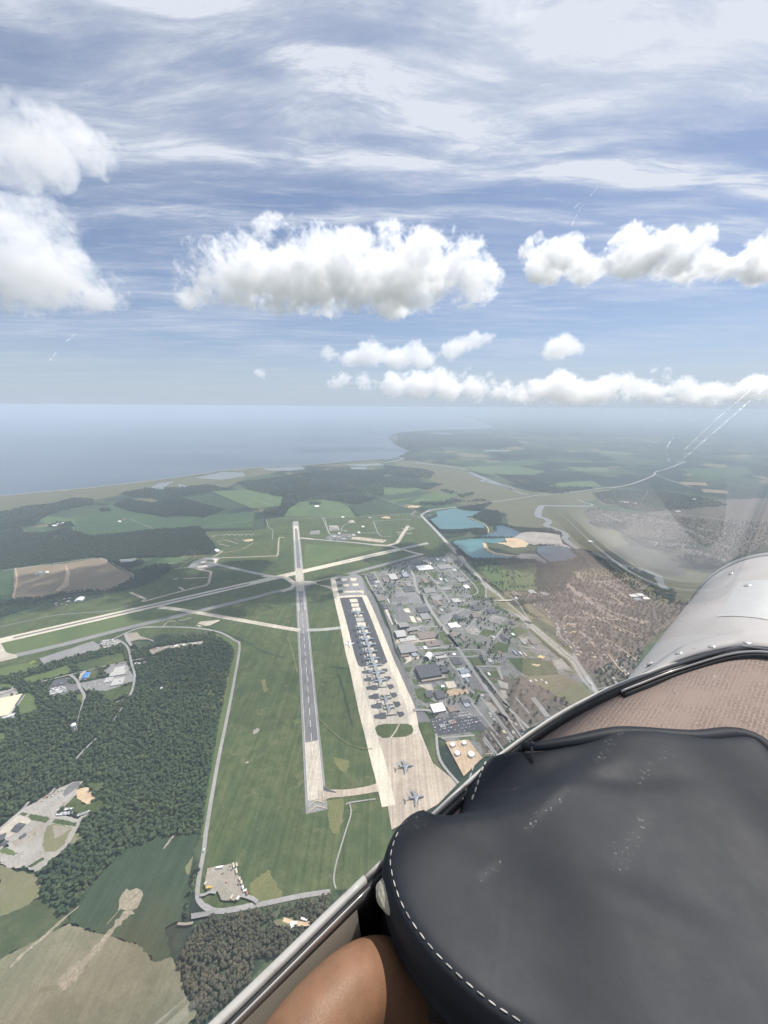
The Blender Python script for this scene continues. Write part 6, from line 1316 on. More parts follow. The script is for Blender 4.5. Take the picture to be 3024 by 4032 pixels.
# the fuselage: nose cowl, inner tub, side wall
fus = empty('fuselage', (0, 0, 0)); fus.matrix_world = PLANE; tag(fus, 'silver riveted aircraft nose and cockpit tub around the black instrument cover', 'aircraft')
CZ = -.56
def cyl(ax_, ph, r=0.0):
    """point of the nose skin: an upright oval that grows a little forward; r stands proud of it"""
    f = (ax_ - .795) / .495; A_, B_ = .188 + .005 * f + r, .20 + .035 * max(f, -.6) + r
    return Vector((ax_, A_ * math.sin(ph), CZ + B_ * math.cos(ph)))
startk = [(0, .799), (15.4, .783), (26, .75), (36.9, .719), (48, .65), (60, .57), (70, .49), (76, .42), (82, .33), (90, -.45), (180, -.45)]
def start(ph): return float(np.interp(abs(math.degrees(ph)), [a for a, b in startk], [b for a, b in startk]))
def cowl_strip(a0, a1, na, r0, rel0=True, rel1=False, lim=140, r1=None, n=120):
    V, Fc = [], []
    for i in range(n + 1):
        ph = R(-lim + 2 * lim * i / n); s0 = start(ph) + a0 if rel0 else a0; s1 = start(ph) + a1 if rel1 else a1
        for k in range(na + 1):
            f = k / na; V.append(cyl(s0 + (s1 - s0) * f, ph, r0 + ((r1 or r0) - r0) * f))
    m_ = na + 1
    for i in range(n):
        for k in range(na): Fc.append((i * m_ + k, i * m_ + k + 1, (i + 1) * m_ + k + 1, (i + 1) * m_ + k))
    return V, Fc
cob('cowl', *cowl_strip(0, 1.275, 10, 0.0), 'cowl_paint', fus)
V, Fc = cowl_strip(-.004, .058, 2, .0022, True, True, 74); n0 = len(V)
cob('border_strip', V, Fc, 'cowl_paint', fus).modifiers.new('thick', 'SOLIDIFY').thickness = .0024
V, Fc = [], []
for k in range(97):
    ph = R(-140 + 280 * k / 96)
    for a, r in ((1.272, .001), (1.277, .0045), (1.285, .0045), (1.291, .0), (1.289, -.02), (1.275, -.024)): V.append(cyl(a, ph, r))
for k in range(96):
    for j in range(5): Fc.append((k * 6 + j, k * 6 + j + 1, (k + 1) * 6 + j + 1, (k + 1) * 6 + j))
cob('cowl_lip', V, Fc, 'trim_metal', fus)
def hit_cyl(f, x, y, r=0.0):
    """where the line of sight through x, y meets the nose skin"""
    v = pray(f, x, y); best = None
    for k in range(1200):
        t_ = .3 + k * .001; p = v * t_; f_ = (p.x - .795) / .495
        if (p.y / (.188 + .005 * f_ + r)) ** 2 + ((p.z - CZ) / (.20 + .035 * max(f_, -.6) + r)) ** 2 < 1: return p
    return v * .8
pa_, pb_, pc_ = hit_cyl('Y', 1375, 560), hit_cyl('Y', 1425, 870), hit_cyl('Y', 1659, 700)
V = []; f0 = math.atan2(pa_.y / .19, (pa_.z - CZ) / .21); f1 = f0 - .75
for i in range(13):
    for k in range(5): V.append(cyl(pb_.x + (pa_.x - pb_.x) * k / 4, f0 + (f1 - f0) * i / 12, .0009))
cob('repair_patch', V, [(i * 5 + k, i * 5 + k + 1, (i + 1) * 5 + k + 1, (i + 1) * 5 + k) for i in range(12) for k in range(4)], 'cowl_patch', fus)
rv = None
def rivet(x, y, r, hgt=.35, mat='trim_metal', f='Y'):
    global rv
    p = hit_cyl(f, x, y, .0022 if y > 1050 else 0.0); n_ = Vector((0, p.y, p.z - CZ)).normalized()
    bm = bmesh.new(); bmesh.ops.create_uvsphere(bm, u_segments=14, v_segments=8, radius=r, matrix=Matrix.Diagonal((1, 1, hgt, 1)))
    o = bm_obj('rivet', bm, mat, fus, smooth=True); o.matrix_local = Matrix.Translation(p) @ n_.to_track_quat('Z', 'X').to_matrix().to_4x4(); return o
for x, y in ((590, 1290), (855, 1195), (1155, 1136), (1475, 1104), (395, 1395), (1790, 1085), (2100, 1075)): rivet(x, y, .0058)
for x, y, r in ((1325, 480, .0052), (1480, 590, .0075)): rivet(x, y, r, .5)
for x, y, r in ((1625, 860, .0028), (1285, 597, .0016), (1225, 866, .0015), (1095, 757, .0016)): rivet(x, y, r, .3, 'rubber')
TUB = [(.200, -.432), (.198, -.55), (.190, -.75), (.16, -.92), (.08, -.98)]; TUB = TUB + [(-a, b) for a, b in TUB[::-1]]
V, Fc = [], []
axs = [-.55, -.3, -.1, .1, .3, .45, .62]
for a in axs:
    k = 1.0 if a < .35 else .88 - (a - .45) * 1.2
    for l, z in TUB: V.append((a, l * k, z if a < .45 else z - .02))
nT = len(TUB)
for i in range(len(axs) - 1):
    for k in range(nT - 1): Fc.append((i * nT + k, i * nT + k + 1, (i + 1) * nT + k + 1, (i + 1) * nT + k))
Fc += [tuple(range(nT)), tuple((len(axs) - 1) * nT + k for k in range(nT))[::-1]]
cob('tub', V, Fc, 'cabin_dark', fus)
V = []; pa = [(-.45 + .585 * k / 24) for k in range(25)]
for a in pa:
    for l, z in ((.1942, -.4300), (.1925, -.4400), (.1850, -.475), (.1770, -.53), (.170, -.62)): V.append((a, l + (.0015 * math.sin(a * 40) if z < -.5 else 0), z))
cob('side_panel', V, [(i * 5 + k, i * 5 + k + 1, (i + 1) * 5 + k + 1, (i + 1) * 5 + k) for i in range(24) for k in range(4)], 'wall_panel', fus)
V = []; fp = [(-.12 + .24 * k / 60) for k in range(61)]
for a in fp:
    for k in range(9):
        z = -.478 - .055 * k / 8 ; w_ = .0035 * math.sin(math.pi * k / 8); V.append((a, .1800 - .12 * (k / 8) * .055 - w_ * 2.0 - rnd.uniform(0, .004) * math.sin(math.pi * k / 8), z - .012 * math.sin(a * 55) - (.03 if a > .1 else 0)))
cob('insulation', V, [(i * 9 + k, i * 9 + k + 1, (i + 1) * 9 + k + 1, (i + 1) * 9 + k) for i in range(60) for k in range(8)], 'foam', fus)
# padded dark corner ahead of the panel
def rounded_block(x0, x1, y0, y1, z0, z1, r, seg=5):
    bm = bmesh.new(); bmesh.ops.create_cube(bm, size=1, matrix=Matrix.Translation(((x0 + x1) / 2, (y0 + y1) / 2, (z0 + z1) / 2)) @ Matrix.Diagonal((x1 - x0, y1 - y0, z1 - z0, 1)))
    bmesh.ops.bevel(bm, geom=bm.edges[:], offset=r, segments=seg, affect='EDGES'); return bm
o = bm_obj('corner_pad', rounded_block(.138, .40, .130, .1945, -.80, -.4365, .026), 'pod_brown', fus, smooth=True)
# velour covered deck between the arc and the instrument cover
V, Fc = [], []
a_ = next(k for k, p in enumerate(RIM) if p.x > .22); idx = list(range(a_, len(RIM) - a_))
for i in idx:
    inw, up = frame_at(RIM, i); p = RIM[i] + inw * .006 - up * .014
    q = Vector((max(.20, p.x - .34), p.y * .72, -.462))
    for k in range(13):
        f = k / 12; w_ = p.lerp(q, f); w_.z += .010 * math.sin(math.pi * f) ; V.append(w_)
n_ = len(idx)
for i in range(n_ - 1):
    for k in range(12): Fc.append((i * 13 + k, i * 13 + k + 1, (i + 1) * 13 + k + 1, (i + 1) * 13 + k))
cob('velour_deck', V, Fc, 'velour', fus)

# instrument cover of black leather
ZT = -.392
edge_px = [(1350, 1596), (1240, 1611), (1150, 1622), (1100, 1628), (1058, 1634), (1032, 1655), (1008, 1690), (988, 1733), (945, 1741), (908, 1751), (879, 1769), (856, 1796), (841, 1828), (833, 1864), (836, 1900), (849, 1950), (872, 2000), (904, 2048), (945, 2096), (1000, 2146), (1062, 2192), (1140, 2240)]
left = []
for k, (x, y) in enumerate(edge_px):
    z = ZT - (.022 if 2 < k < 7 else .012 if k <= 2 else .006)
    left.append(PZ('X', x, y, z).to_2d())
ctr_front, ctr_rear = Vector((.606, 0)), Vector((left[-1].x + .010, 0))
front = [PZ('X', 1500, 1604, ZT - .012).to_2d()]
outl = [ctr_front] + front + left + [Vector((left[-1].x + .007, left[-1].y * .5)), ctr_rear]
outl = outl + [Vector((p.x, -p.y)) for p in outl[1:-1][::-1]]
def resample(P, step):
    out = []; n = len(P)
    Q = []
    for i in range(n):
        p0, p1, p2, p3 = P[i - 1], P[i], P[(i + 1) % n], P[(i + 2) % n]
        for k in range(12):
            t_ = k / 12; Q.append(0.5 * ((2 * p1) + (-p0 + p2) * t_ + (2 * p0 - 5 * p1 + 4 * p2 - p3) * t_ * t_ + (-p0 + 3 * p1 - 3 * p2 + p3) * t_ ** 3))
    acc = 0; out = [Q[0]]
    for a, b in zip(Q, Q[1:] + Q[:1]):
        acc += (b - a).length
        if acc >= step: out.append(b); acc = 0
    return out
OUT = resample(outl, .005)
if sum(a.x * b.y - b.x * a.y for a, b in zip(OUT, OUT[1:] + OUT[:1])) < 0: OUT = OUT[::-1]
oa = np.array([(p.x, p.y) for p in OUT])
def edge_dist(x, y): return float(np.min(np.hypot(oa[:, 0] - x, oa[:, 1] - y)))
cre = [PZ('X', x, y, ZT).to_2d() for x, y in ((940, 1742), (990, 1737), (1060, 1731), (1130, 1716), (1200, 1690), (1270, 1652), (1330, 1614), (1360, 1592))]
def crease(x, y):
    """(signed distance to the crease, how far along it 0..1); positive on the flap's side"""
    best = (1e9, 0, 1)
    for i, (a, b) in enumerate(zip(cre[:-1], cre[1:])):
        d_ = b - a; t_ = max(0, min(1, ((x - a.x) * d_.x + (y - a.y) * d_.y) / d_.length_squared)); q = a + d_ * t_; r = math.hypot(x - q.x, y - q.y)
        if r < best[0]: best = (r, (i + t_) / (len(cre) - 1), 1 if d_.x * (y - a.y) - d_.y * (x - a.x) > 0 else -1)
    return best[0] * best[2], best[1]
def sst(e0, e1, x):
    t_ = max(0, min(1, (x - e0) / (e1 - e0))); return t_ * t_ * (3 - 2 * t_)
def cover_z(x, y, ed=None):
    if ed is None: ed = edge_dist(x, y)
    z = ZT
    cd, al = crease(x, y)
    drop = .030 * (1 - sst(.0, 1.0, al)) ** 0.8
    z -= drop * sst(-.012, .022, cd) if y > .0 else 0
    z += .004 * math.sin(x * 14 + 1) * math.sin(y * 11 + .6) + .003 * math.sin(x * 31 - y * 22)
    # long soft swells and a few shallow creases in the leather
    for (cx, cy_, ang, amp, ln, wd_) in ((.40, .10, 2.4, -.003, .08, .011), (.30, .03, 2.1, .003, .10, .018), (.34, .14, 2.6, .003, .06, .012), (.25, .13, 1.9, -.002, .07, .018)):
        u = (x - cx) * math.cos(ang) + (y - cy_) * math.sin(ang); w_ = -(x - cx) * math.sin(ang) + (y - cy_) * math.cos(ang); z += amp * math.exp(-(u / ln) ** 2 - (w_ / wd_) ** 2)
    r = .012
    if ed < r: z -= r * .62 * (1 - math.sqrt(max(0, 1 - (1 - ed / r) ** 2)))
    return z
def inside1(x, y): return bool(inside(np.array([x]), np.array([y]), oa)[0])
pts = [Vector((p.x, p.y)) for p in OUT]; nE = len(pts)
for ins, st in ((.0012, 1), (.003, 1), (.006, 1), (.0095, 1)):
    for i in range(0, nE, st):
        t_ = (OUT[(i + 1) % nE] - OUT[i - 1]).normalized(); q = OUT[i] + Vector((-t_.y, t_.x)) * ins
        if edge_dist(q.x, q.y) > ins * .8: pts.append(q)
gx, gy = np.meshgrid(np.arange(oa[:, 0].min(), oa[:, 0].max(), .0075), np.arange(oa[:, 1].min(), oa[:, 1].max(), .0075))
k_ = inside(gx.ravel(), gy.ravel(), oa)
for x, y in zip(gx.ravel()[k_], gy.ravel()[k_]):
    if edge_dist(x, y) > .013: pts.append(Vector((x + rnd.uniform(-.001, .001), y + rnd.uniform(-.001, .001))))
vs, es, fs, _a, _b, _c2 = delaunay_2d_cdt(pts, [(i, (i + 1) % nE) for i in range(nE)], [], 1, 1e-5)
V = [Vector((p.x, p.y, cover_z(p.x, p.y))) for p in vs]
Fc = []
for f in fs:
    a, b, c = [vs[i] for i in f[:3]]
    Fc.append(tuple(f) if (b - a).cross(c - a) > 0 else tuple(f[::-1]))
# edge roll and underside: rings hung from the outline
nV = len(V); ringp = [(0.0, .002, -.004), (.0, .0032, -.010), (0, .0030, -.020), (0, .0012, -.027), (0, .0035, -.031), (0, .0030, -.036), (0, -.002, -.040), (0, -.012, -.042)]
base = []
for i in range(nE):
    j = min(range(len(vs)), key=lambda q: (vs[q] - OUT[i]).length_squared) if i >= len(vs) or (vs[i] - OUT[i]).length > 1e-5 else i
    base.append(j)
prev = base
for (_z, o_, dz_) in ringp:
    cur = []
    for i in range(nE):
        t_ = (OUT[(i + 1) % nE] - OUT[i - 1]).normalized(); q = OUT[i] - Vector((-t_.y, t_.x)) * o_
        cur.append(len(V)); V.append(Vector((q.x, q.y, V[base[i]].z + dz_ * (1 + .12 * math.sin(i * .21)))))
    for i in range(nE): Fc.append((prev[i], cur[i], cur[(i + 1) % nE], prev[(i + 1) % nE]))
    prev = cur
def on_cover(f, x, y):
    z = ZT
    for _ in range(12):
        p = PZ(f, x, y, z); z = cover_z(p.x, p.y)
    return Vector((p.x, p.y, z))
scf = []
for (x0, y0, x1, y1, w_, am) in ((1040, 1895, 1075, 1865, .006, .9), (1140, 1790, 1210, 1720, .007, .75), (1165, 1760, 1225, 1700, .005, .7), (1290, 1640, 1335, 1580, .010, .45), (1385, 1690, 1440, 1620, .012, .30), (1335, 1870, 1400, 1760, .010, .35), (1310, 1850, 1370, 1800, .008, .3), (1040, 1710, 1130, 1700, .003, .5), (860, 1790, 910, 1770, .012, .35)):
    scf.append((on_cover('X', x0, y0), on_cover('X', x1, y1), w_, am))
leather('black_leather', (.0175, .0205, .0265), (.022, .0255, .032), scf)
cov = empty('instrument_cover', (0, 0, 0)); cov.matrix_world = PLANE; tag(cov, 'scuffed black leather instrument cover with pale stitching along its rounded edge', 'instrument cover')
cob('leather', V, Fc, 'black_leather', cov)
# stitches
bm = bmesh.new(); bmesh.ops.create_uvsphere(bm, u_segments=10, v_segments=8, radius=1.0)
for v in bm.verts: v.co.x = v.co.x * 3.1 if abs(v.co.x) < .6 else v.co.x * 3.1; 
st = bm_obj('stitch', bm, 'thread', cov, smooth=True); st_mesh = st.data; bpy.data.objects.remove(st)
def stitch_row(P, step, ln, r, jit=.0):
    acc = step * .5; n = 0
    for a, b in zip(P[:-1], P[1:]):
        d_ = b - a; L_ = d_.length
        while acc < L_:
            q = a + d_ * (acc / L_); o = bpy.data.objects.new('stitch', st_mesh); link(o, cov)
            dd = d_.normalized(); dd = (dd + Vector((rnd.uniform(-jit, jit), rnd.uniform(-jit, jit), 0))).normalized()
            o.matrix_local = Matrix.Translation(q) @ dd.to_track_quat('X', 'Z').to_matrix().to_4x4() @ Matrix.Diagonal((ln / 6.2, r, r * .8, 1)); acc += step; n += 1
        acc -= L_
    return n
i0 = min(range(nE), key=lambda q: (OUT[q] - left[11]).length); i1 = min(range(nE), key=lambda q: (OUT[q] - Vector((ctr_rear.x, -.02))).length)
seq = [(i0 + k) % nE for k in range((i1 - i0) % nE + 1)]
if len(seq) > nE * .5: seq = [(i0 - k) % nE for k in range((i0 - i1) % nE + 1)]
row = []
for i in seq:
    t_ = (OUT[(i + 1) % nE] - OUT[i - 1]).normalized(); q = OUT[i] + Vector((-t_.y, t_.x)) * .0042; row.append(Vector((q.x, q.y, cover_z(q.x, q.y) + .0004)))
stitch_row(row, .0080, .0056, .00056, .06)
for s, r in ((((556, 800), (514, 872), (484, 955), (450, 1060), (420, 1165), (380, 1275), (352, 1330)), .00105), (((390, 872), (352, 965), (325, 1062), (293, 1148), (262, 1250), (232, 1325)), .0008)):
    stitch_row([on_cover('W', *q) + Vector((0, 0, .0005)) for q in s], .0092, .0074, r, .12)
# rolled edge behind the cover, its tie and its screw
fr = [q for q in OUT if q.x > .335 and abs(q.y) < .18]; fr.sort(key=lambda q: q.y)
V, Fc = [], []
for i, q in enumerate(fr):
    t_ = (fr[min(i + 1, len(fr) - 1)] - fr[max(i - 1, 0)]).normalized(); nn = Vector((t_.y, -t_.x)); nn = nn if nn.x > 0 else -nn
    for k in range(10):
        a = 2 * math.pi * k / 10; rr = .010 * (1 - .55 * sst(.10, .18, abs(q.y))); V.append(Vector((q.x + nn.x * (.004 + rr * math.cos(a)), q.y + nn.y * (.004 + rr * math.cos(a)), ZT - .010 + rr * math.sin(a))))
for i in range(len(fr) - 1):
    for k in range(10): Fc.append((i * 10 + k, i * 10 + (k + 1) % 10, (i + 1) * 10 + (k + 1) % 10, (i + 1) * 10 + k))
Fc += [tuple(range(10)), tuple((len(fr) - 1) * 10 + k for k in range(10))[::-1]]
cob('rolled_edge', V, Fc, 'black_leather', cov)
def small(name, p, mtx, mat, parent, seg=12):
    bm = bmesh.new(); bmesh.ops.create_uvsphere(bm, u_segments=seg, v_segments=8, radius=1.0); o = bm_obj(name, bm, mat, parent, smooth=True); o.matrix_local = Matrix.Translation(p) @ mtx; return o
p = PZ('X', 1527, 1622, ZT - .002); small('screw', p, Matrix.Diagonal((.0045, .0045, .0022, 1)), 'trim_metal', cov); small('washer', p - Vector((0, 0, .001)), Matrix.Diagonal((.0075, .0075, .0015, 1)), 'rubber', cov)
p = PZ('W', 1145, 700, ZT - .004); small('tie', p, Matrix.Rotation(R(40), 4, 'Z') @ Matrix.Rotation(R(-35), 4, 'Y') @ Matrix.Diagonal((.011, .0018, .0018, 1)), 'rubber', cov); small('tie_knot', p + Vector((.006, .004, .005)), Matrix.Diagonal((.003, .003, .003, 1)), 'rubber', cov)
p = PZ('W', 810, 742, ZT - .006); small('tie', p, Matrix.Rotation(R(30), 4, 'Z') @ Matrix.Diagonal((.005, .002, .002, 1)), 'rubber', cov)
P_ = [on_cover('W', *q) + Vector((0, 0, .002)) for q in ((540, 745), (590, 735), (640, 745), (655, 765))]; P_ = [Vector(q) for q in P_]
stitch_row(P_, .004, .0062, .0007, .3)
# hook tape pad stuck under the cover's edge
p = PZ('X', 816, 1918, -.408); bm = bmesh.new(); bmesh.ops.create_uvsphere(bm, u_segments=28, v_segments=18, radius=1.0)
for v in bm.verts: v.co *= 1 + rnd.uniform(-.05, .05)
o = bm_obj('hook_tape', bm, 'hook_tape', cov); o.matrix_local = Matrix.Translation(p + Vector((.006, -.012, 0))) @ Matrix.Rotation(R(8), 4, 'Z') @ Matrix.Diagonal((.0125, .015, .007, 1))
# instrument pod hanging below the cover
pod = bm_obj('instrument_pod', rounded_block(.20, .52, -.15, .15, -.95, ZT - .045, .03), 'cabin_dark', None, smooth=True); pod.matrix_world = PLANE; tag(pod, 'dark instrument pod hidden in shade under the leather cover', 'instrument panel')

# the pilot's leg
def body_loft(path, seg=24):
    V, Fc = [], []
    P = [Vector(p[:3]) for p in path]
    for i, (x, y, z, ra, rb) in enumerate(path):
        t_ = (P[min(i + 1, len(P) - 1)] - P[max(i - 1, 0)]).normalized(); s = t_.cross(Vector((0, 0, 1))); 
        s = s.normalized() if s.length > .05 else Vector((0, 1, 0)); u = s.cross(t_).normalized()
        for k in range(seg):
            a = 2 * math.pi * k / seg; V.append(P[i] + s * math.cos(a) * ra + u * math.sin(a) * rb)
    for i in range(len(path) - 1):
        for k in range(seg): Fc.append((i * seg + k, i * seg + (k + 1) % seg, (i + 1) * seg + (k + 1) % seg, (i + 1) * seg + k))
    Fc += [tuple(range(seg))[::-1], tuple((len(path) - 1) * seg + k for k in range(seg))]
    return V, Fc
kn = [(-0.46, 0.02, -0.6, 0.0555, 0.066), (-0.3, 0.055, -0.521, 0.0515, 0.0621), (-0.17, 0.1035, -0.484, 0.0444, 0.0543), (-0.07, 0.1315, -0.46, 0.0372, 0.0456), (0.0, 0.1475, -0.446, 0.0321, 0.0407), (0.045, 0.1555, -0.438, 0.0294, 0.0378), (0.082, 0.159, -0.437, 0.0277, 0.0359), (0.112, 0.16, -0.448, 0.027, 0.034), (0.133, 0.1595, -0.47, 0.027, 0.034), (0.152, 0.1565, -0.526, 0.0285, 0.0369), (0.178, 0.1505, -0.626, 0.0317, 0.0427), (0.205, 0.1445, -0.736, 0.0301, 0.0407), (0.225, 0.1395, -0.846, 0.0246, 0.033), (0.235, 0.1375, -0.916, 0.0238, 0.0349)]
V, Fc = body_loft(kn); Vm, Fm = body_loft([(p[0], -p[1], p[2], p[3], p[4]) for p in kn])
pe = cob('person', V + Vm, Fc + [tuple(i + len(V) for i in f) for f in Fm], 'skin'); sb = pe.modifiers.new('smooth', 'SUBSURF'); sb.levels = 2; sb.render_levels = 2
tag(pe, 'person with a bare brown bent knee between the white rail and the instrument cover', 'person')

# the rest of the pilot that the canopy mirrors: lap and chest in sunlit khaki
m, t = new_mat('khaki'); oc = t.new('ShaderNodeTexCoord').outputs['Object']; finish(t, t.mix(t.map(t.noise(oc, 22, 4, .6), .3, .7), (.40, .34, .25), (.47, .41, .31)), .9, .1, bump=t.noise(oc, 18, 4, .6), bstr=.5, bdist=.01)
for s in (1, -1):
    V, Fc = body_loft([(-.50, .03 * s + (.0 if s > 0 else 0), -.60, .088, .086), (-.40, .045 * s, -.575, .086, .084), (-.30, .065 * s, -.545, .080, .078), (-.18, .095 * s, -.512, .066, .064), (-.10, .116 * s, -.490, .056, .056), (-.05, .129 * s, -.480, .051, .052), (-.018, .136 * s, -.474, .047, .048)]); cob('shorts', V, Fc, 'khaki', pe)
cob('shirt', *body_loft([(-.42, 0, -.64, .15, .10), (-.43, 0, -.50, .155, .105), (-.44, 0, -.36, .165, .115), (-.45, 0, -.24, .18, .11), (-.46, 0, -.16, .13, .085), (-.46, 0, -.10, .06, .055)]), 'khaki', pe)

# ------------------------------------------------------------------ the acrylic canopy
m, t = new_mat('clear_acrylic'); o = t.new('ShaderNodeOutputMaterial'); t.l.new(t.new('ShaderNodeBsdfTransparent').outputs[0], o.inputs[0])
m, t = new_mat('mirroring_acrylic'); o = t.new('ShaderNodeOutputMaterial')
fr_ = t.new('ShaderNodeFresnel', {'IOR': 1.49}).outputs[0]; at_ = t.new('ShaderNodeAttribute', attribute_name='mirror').outputs['Fac']
mx = t.new('ShaderNodeMixShader'); t.set(mx.inputs[0], t.math('MULTIPLY', t.math('MULTIPLY', fr_, 2.5), at_, clamp=True))
t.l.new(t.new('ShaderNodeBsdfTransparent').outputs[0], mx.inputs[1]); t.l.new(t.new('ShaderNodeBsdfGlossy', {'Color': (1, 1, 1), 'Roughness': .02}).outputs[0], mx.inputs[2]); t.l.new(mx.outputs[0], o.inputs[0])
m, t = new_mat('scratch_reflection_white'); o = t.new('ShaderNodeOutputMaterial'); oc = t.new('ShaderNodeTexCoord').outputs['Object']
mx = t.new('ShaderNodeMixShader'); t.set(mx.inputs[0], t.map(t.noise(oc, 300, 3, .7), .40, .68, .0, .22)); t.l.new(t.new('ShaderNodeBsdfTransparent').outputs[0], mx.inputs[1]); t.l.new(t.new('ShaderNodeBsdfTranslucent', {'Color': (.95, .95, .95)}).outputs[0], mx.inputs[2]); t.l.new(mx.outputs[0], o.inputs[0])
def dome(th, tau):
    """point of the bubble: th round from the nose, tau up from the rail"""
    ct, st_ = math.cos(th), math.sin(th)
    r = (abs(ct / .897) ** 2.6 + abs(st_ / .212) ** 2.6) ** (-1 / 2.6); k = max(math.cos(tau), 0) ** .85; z0 = -.414 + .056 * max(0, ct) ** 12
    return Vector((-.1 + r * ct * k + (1 - k) * .1, r * st_ * k, z0 + (.50 - (z0 + .414)) * math.sin(tau)))
def dome_part(th0, th1, t0, t1, nth, nt):
    V, Fc = [], []; n = nt + 1
    for i in range(nth + 1):
        for k in range(n): V.append(dome(R(th0 + (th1 - th0) * i / nth), R(t0 + (t1 - t0) * k / nt)))
    for i in range(nth):
        for k in range(nt): Fc.append((i * n + k, i * n + k + 1, (i + 1) * n + k + 1, (i + 1) * n + k))
    return V, Fc
can = empty('canopy', (0, 0, 0)); can.matrix_world = PLANE; tag(can, 'clear scratched acrylic bubble canopy mirroring the brown deck at the lower right', 'canopy')
def pane(name, mat, th0, th1, t0, t1, nth, nt, fade=None):
    o = cob(name, *dome_part(th0, th1, t0, t1, nth, nt), mat, can)
    if fade:
        at = o.data.attributes.new('mirror', 'FLOAT', 'POINT'); v = []
        for i in range(nth + 1):
            for k in range(nt + 1):
                a, b = th0 + (th1 - th0) * i / nth, t0 + (t1 - t0) * k / nt; v.append(fade(a, b))
        at.data.foreach_set('value', v)
    return o
pane('windscreen', 'mirroring_acrylic', -8, 31, .5, 44, 60, 40, lambda a, b: (1 - sst(16, 31, a)) * (1 - sst(26, 44, b)))
pane('side_glass', 'mirroring_acrylic', 60, 100, .5, 21, 50, 22, lambda a, b: sst(60, 68, a) * (1 - sst(10, 20, b)))
pane('glazing', 'clear_acrylic', 31, 60, .5, 88, 30, 44); pane('glazing', 'clear_acrylic', -8, 31, 44, 88, 30, 22); pane('glazing', 'clear_acrylic', 60, 130, 21, 88, 40, 30); pane('glazing', 'clear_acrylic', 100, 130, .5, 21, 20, 12); pane('glazing', 'clear_acrylic', -130, -8, .5, 88, 70, 44)
DG = [(R(a), R(b), dome(R(a), R(b))) for a in np.arange(-6, 110, .5) for b in np.arange(.5, 70, .5)]
DGd = np.array([tuple(q[2].normalized()) for q in DG])
def on_glass(x, y):
    d_ = pray('X', x, y).normalized(); k = int(np.argmax(DGd @ np.array(d_))); th_, ta = DG[k][:2]
    n_ = (dome(th_ + .01, ta) - dome(th_, ta)).cross(dome(th_, ta + .01) - dome(th_, ta)).normalized(); p = DG[k][2]
    return d_ * (p.dot(n_) / d_.dot(n_)) * .997
def scratch_and_reflection(P, w_):
    P = [on_glass(*p) for p in P]; V, Fc = [], []; n = 26; pts = []
    for i in range(n + 1):
        t_ = i / n * (len(P) - 1); k = min(int(t_), len(P) - 2); pts.append(P[k].lerp(P[k + 1], t_ - k) + Vector((rnd.uniform(-1, 1), rnd.uniform(-1, 1), rnd.uniform(-1, 1))) * w_ * .3)
    for i, p in enumerate(pts):
        t_ = (pts[min(i + 1, n)] - pts[max(i - 1, 0)]).normalized(); s_ = t_.cross(p.normalized()).normalized() * w_ * rnd.uniform(.3, 1.0) * (.3 + .7 * math.sin(math.pi * (i + .5) / (n + 1)) ** .4); V += [p + s_, p - s_]
    for i in range(n): Fc.append((2 * i, 2 * i + 1, 2 * i + 3, 2 * i + 2))
    o = cob('scratch_and_reflection', V, Fc, 'scratch_reflection_white', can, False); o.modifiers.new('depth', 'SOLIDIFY').thickness = .0002
for P, w_ in ((((1659, 832), (1560, 918), (1452, 1012)), .0007), (((1650, 818), (1545, 908), (1470, 980)), .0005), (((1290, 405), (1262, 436), (1235, 487)), .00035), (((1275, 418), (1240, 450)), .0003), (((165, 718), (130, 752), (95, 792)), .0003), (((145, 735), (118, 766)), .00025), (((1455, 945), (1436, 972)), .0006), (((1400, 1060), (1380, 1095)), .0004)):  # long right-hand pair draws the rim's reflection as white streaks on the glass
    scratch_and_reflection(P, w_)
for x, y, r in ((1445, 992, .0022), (1441, 983, .0016), (1448, 1000, .0012), (1443, 967, .0012)):
    small('chip', on_glass(x, y), Matrix.Diagonal((r, r * .6, r * .7, 1)), 'scratch_reflection_white', can)

# ------------------------------------------------------------------ cumulus clouds: each a body of vapour grown from its puffs
def cloud_material(name, dens, n1=300.0, n2=80.0, aniso=0.3, k=1.0):
    m, t = new_mat(name)
    pos = t.new('ShaderNodeNewGeometry').outputs['Position']
    at = t.new('ShaderNodeAttribute', attribute_name='density').outputs['Fac']
    a = t.noise(pos, 1 / n1, 3, 0.55, 0.3); b = t.noise(t.mapping(pos, loc=(500, 0, 0)), 1 / n2, 5, 0.62, 0.6)
    n = t.math('ADD', t.math('MULTIPLY', a, 0.5), t.math('MULTIPLY', b, 0.5))
    v = t.math('ADD', at, t.math('MULTIPLY', t.math('SUBTRACT', n, 0.53), 2.4 * k))
    v = t.map(v, 0.14, 0.42, 0.0, dens)
    v = t.math('MULTIPLY', v, t.map(at, 0.0, 0.12))
    vp = t.new('ShaderNodeVolumePrincipled', {'Color': (0.995, 0.997, 1.0), 'Anisotropy': aniso})
    vp.inputs['Density Attribute'].default_value = ''
    t.set(vp.inputs['Density'], v)
    o = t.new('ShaderNodeOutputMaterial'); t.l.new(vp.outputs[0], o.inputs['Volume'])
    return m
cloud_material('cloud_vapour', 0.019, 260.0, 55.0, k=0.85)
cloud_material('soft_vapour', 0.0060, 260.0, 70.0, k=1.0)
cloud_material('far_cloud_vapour', 0.0024, 900.0, 230.0, k=1.35)
cloud_material('shade_cloud_vapour', 0.0016, 500.0, 150.0)
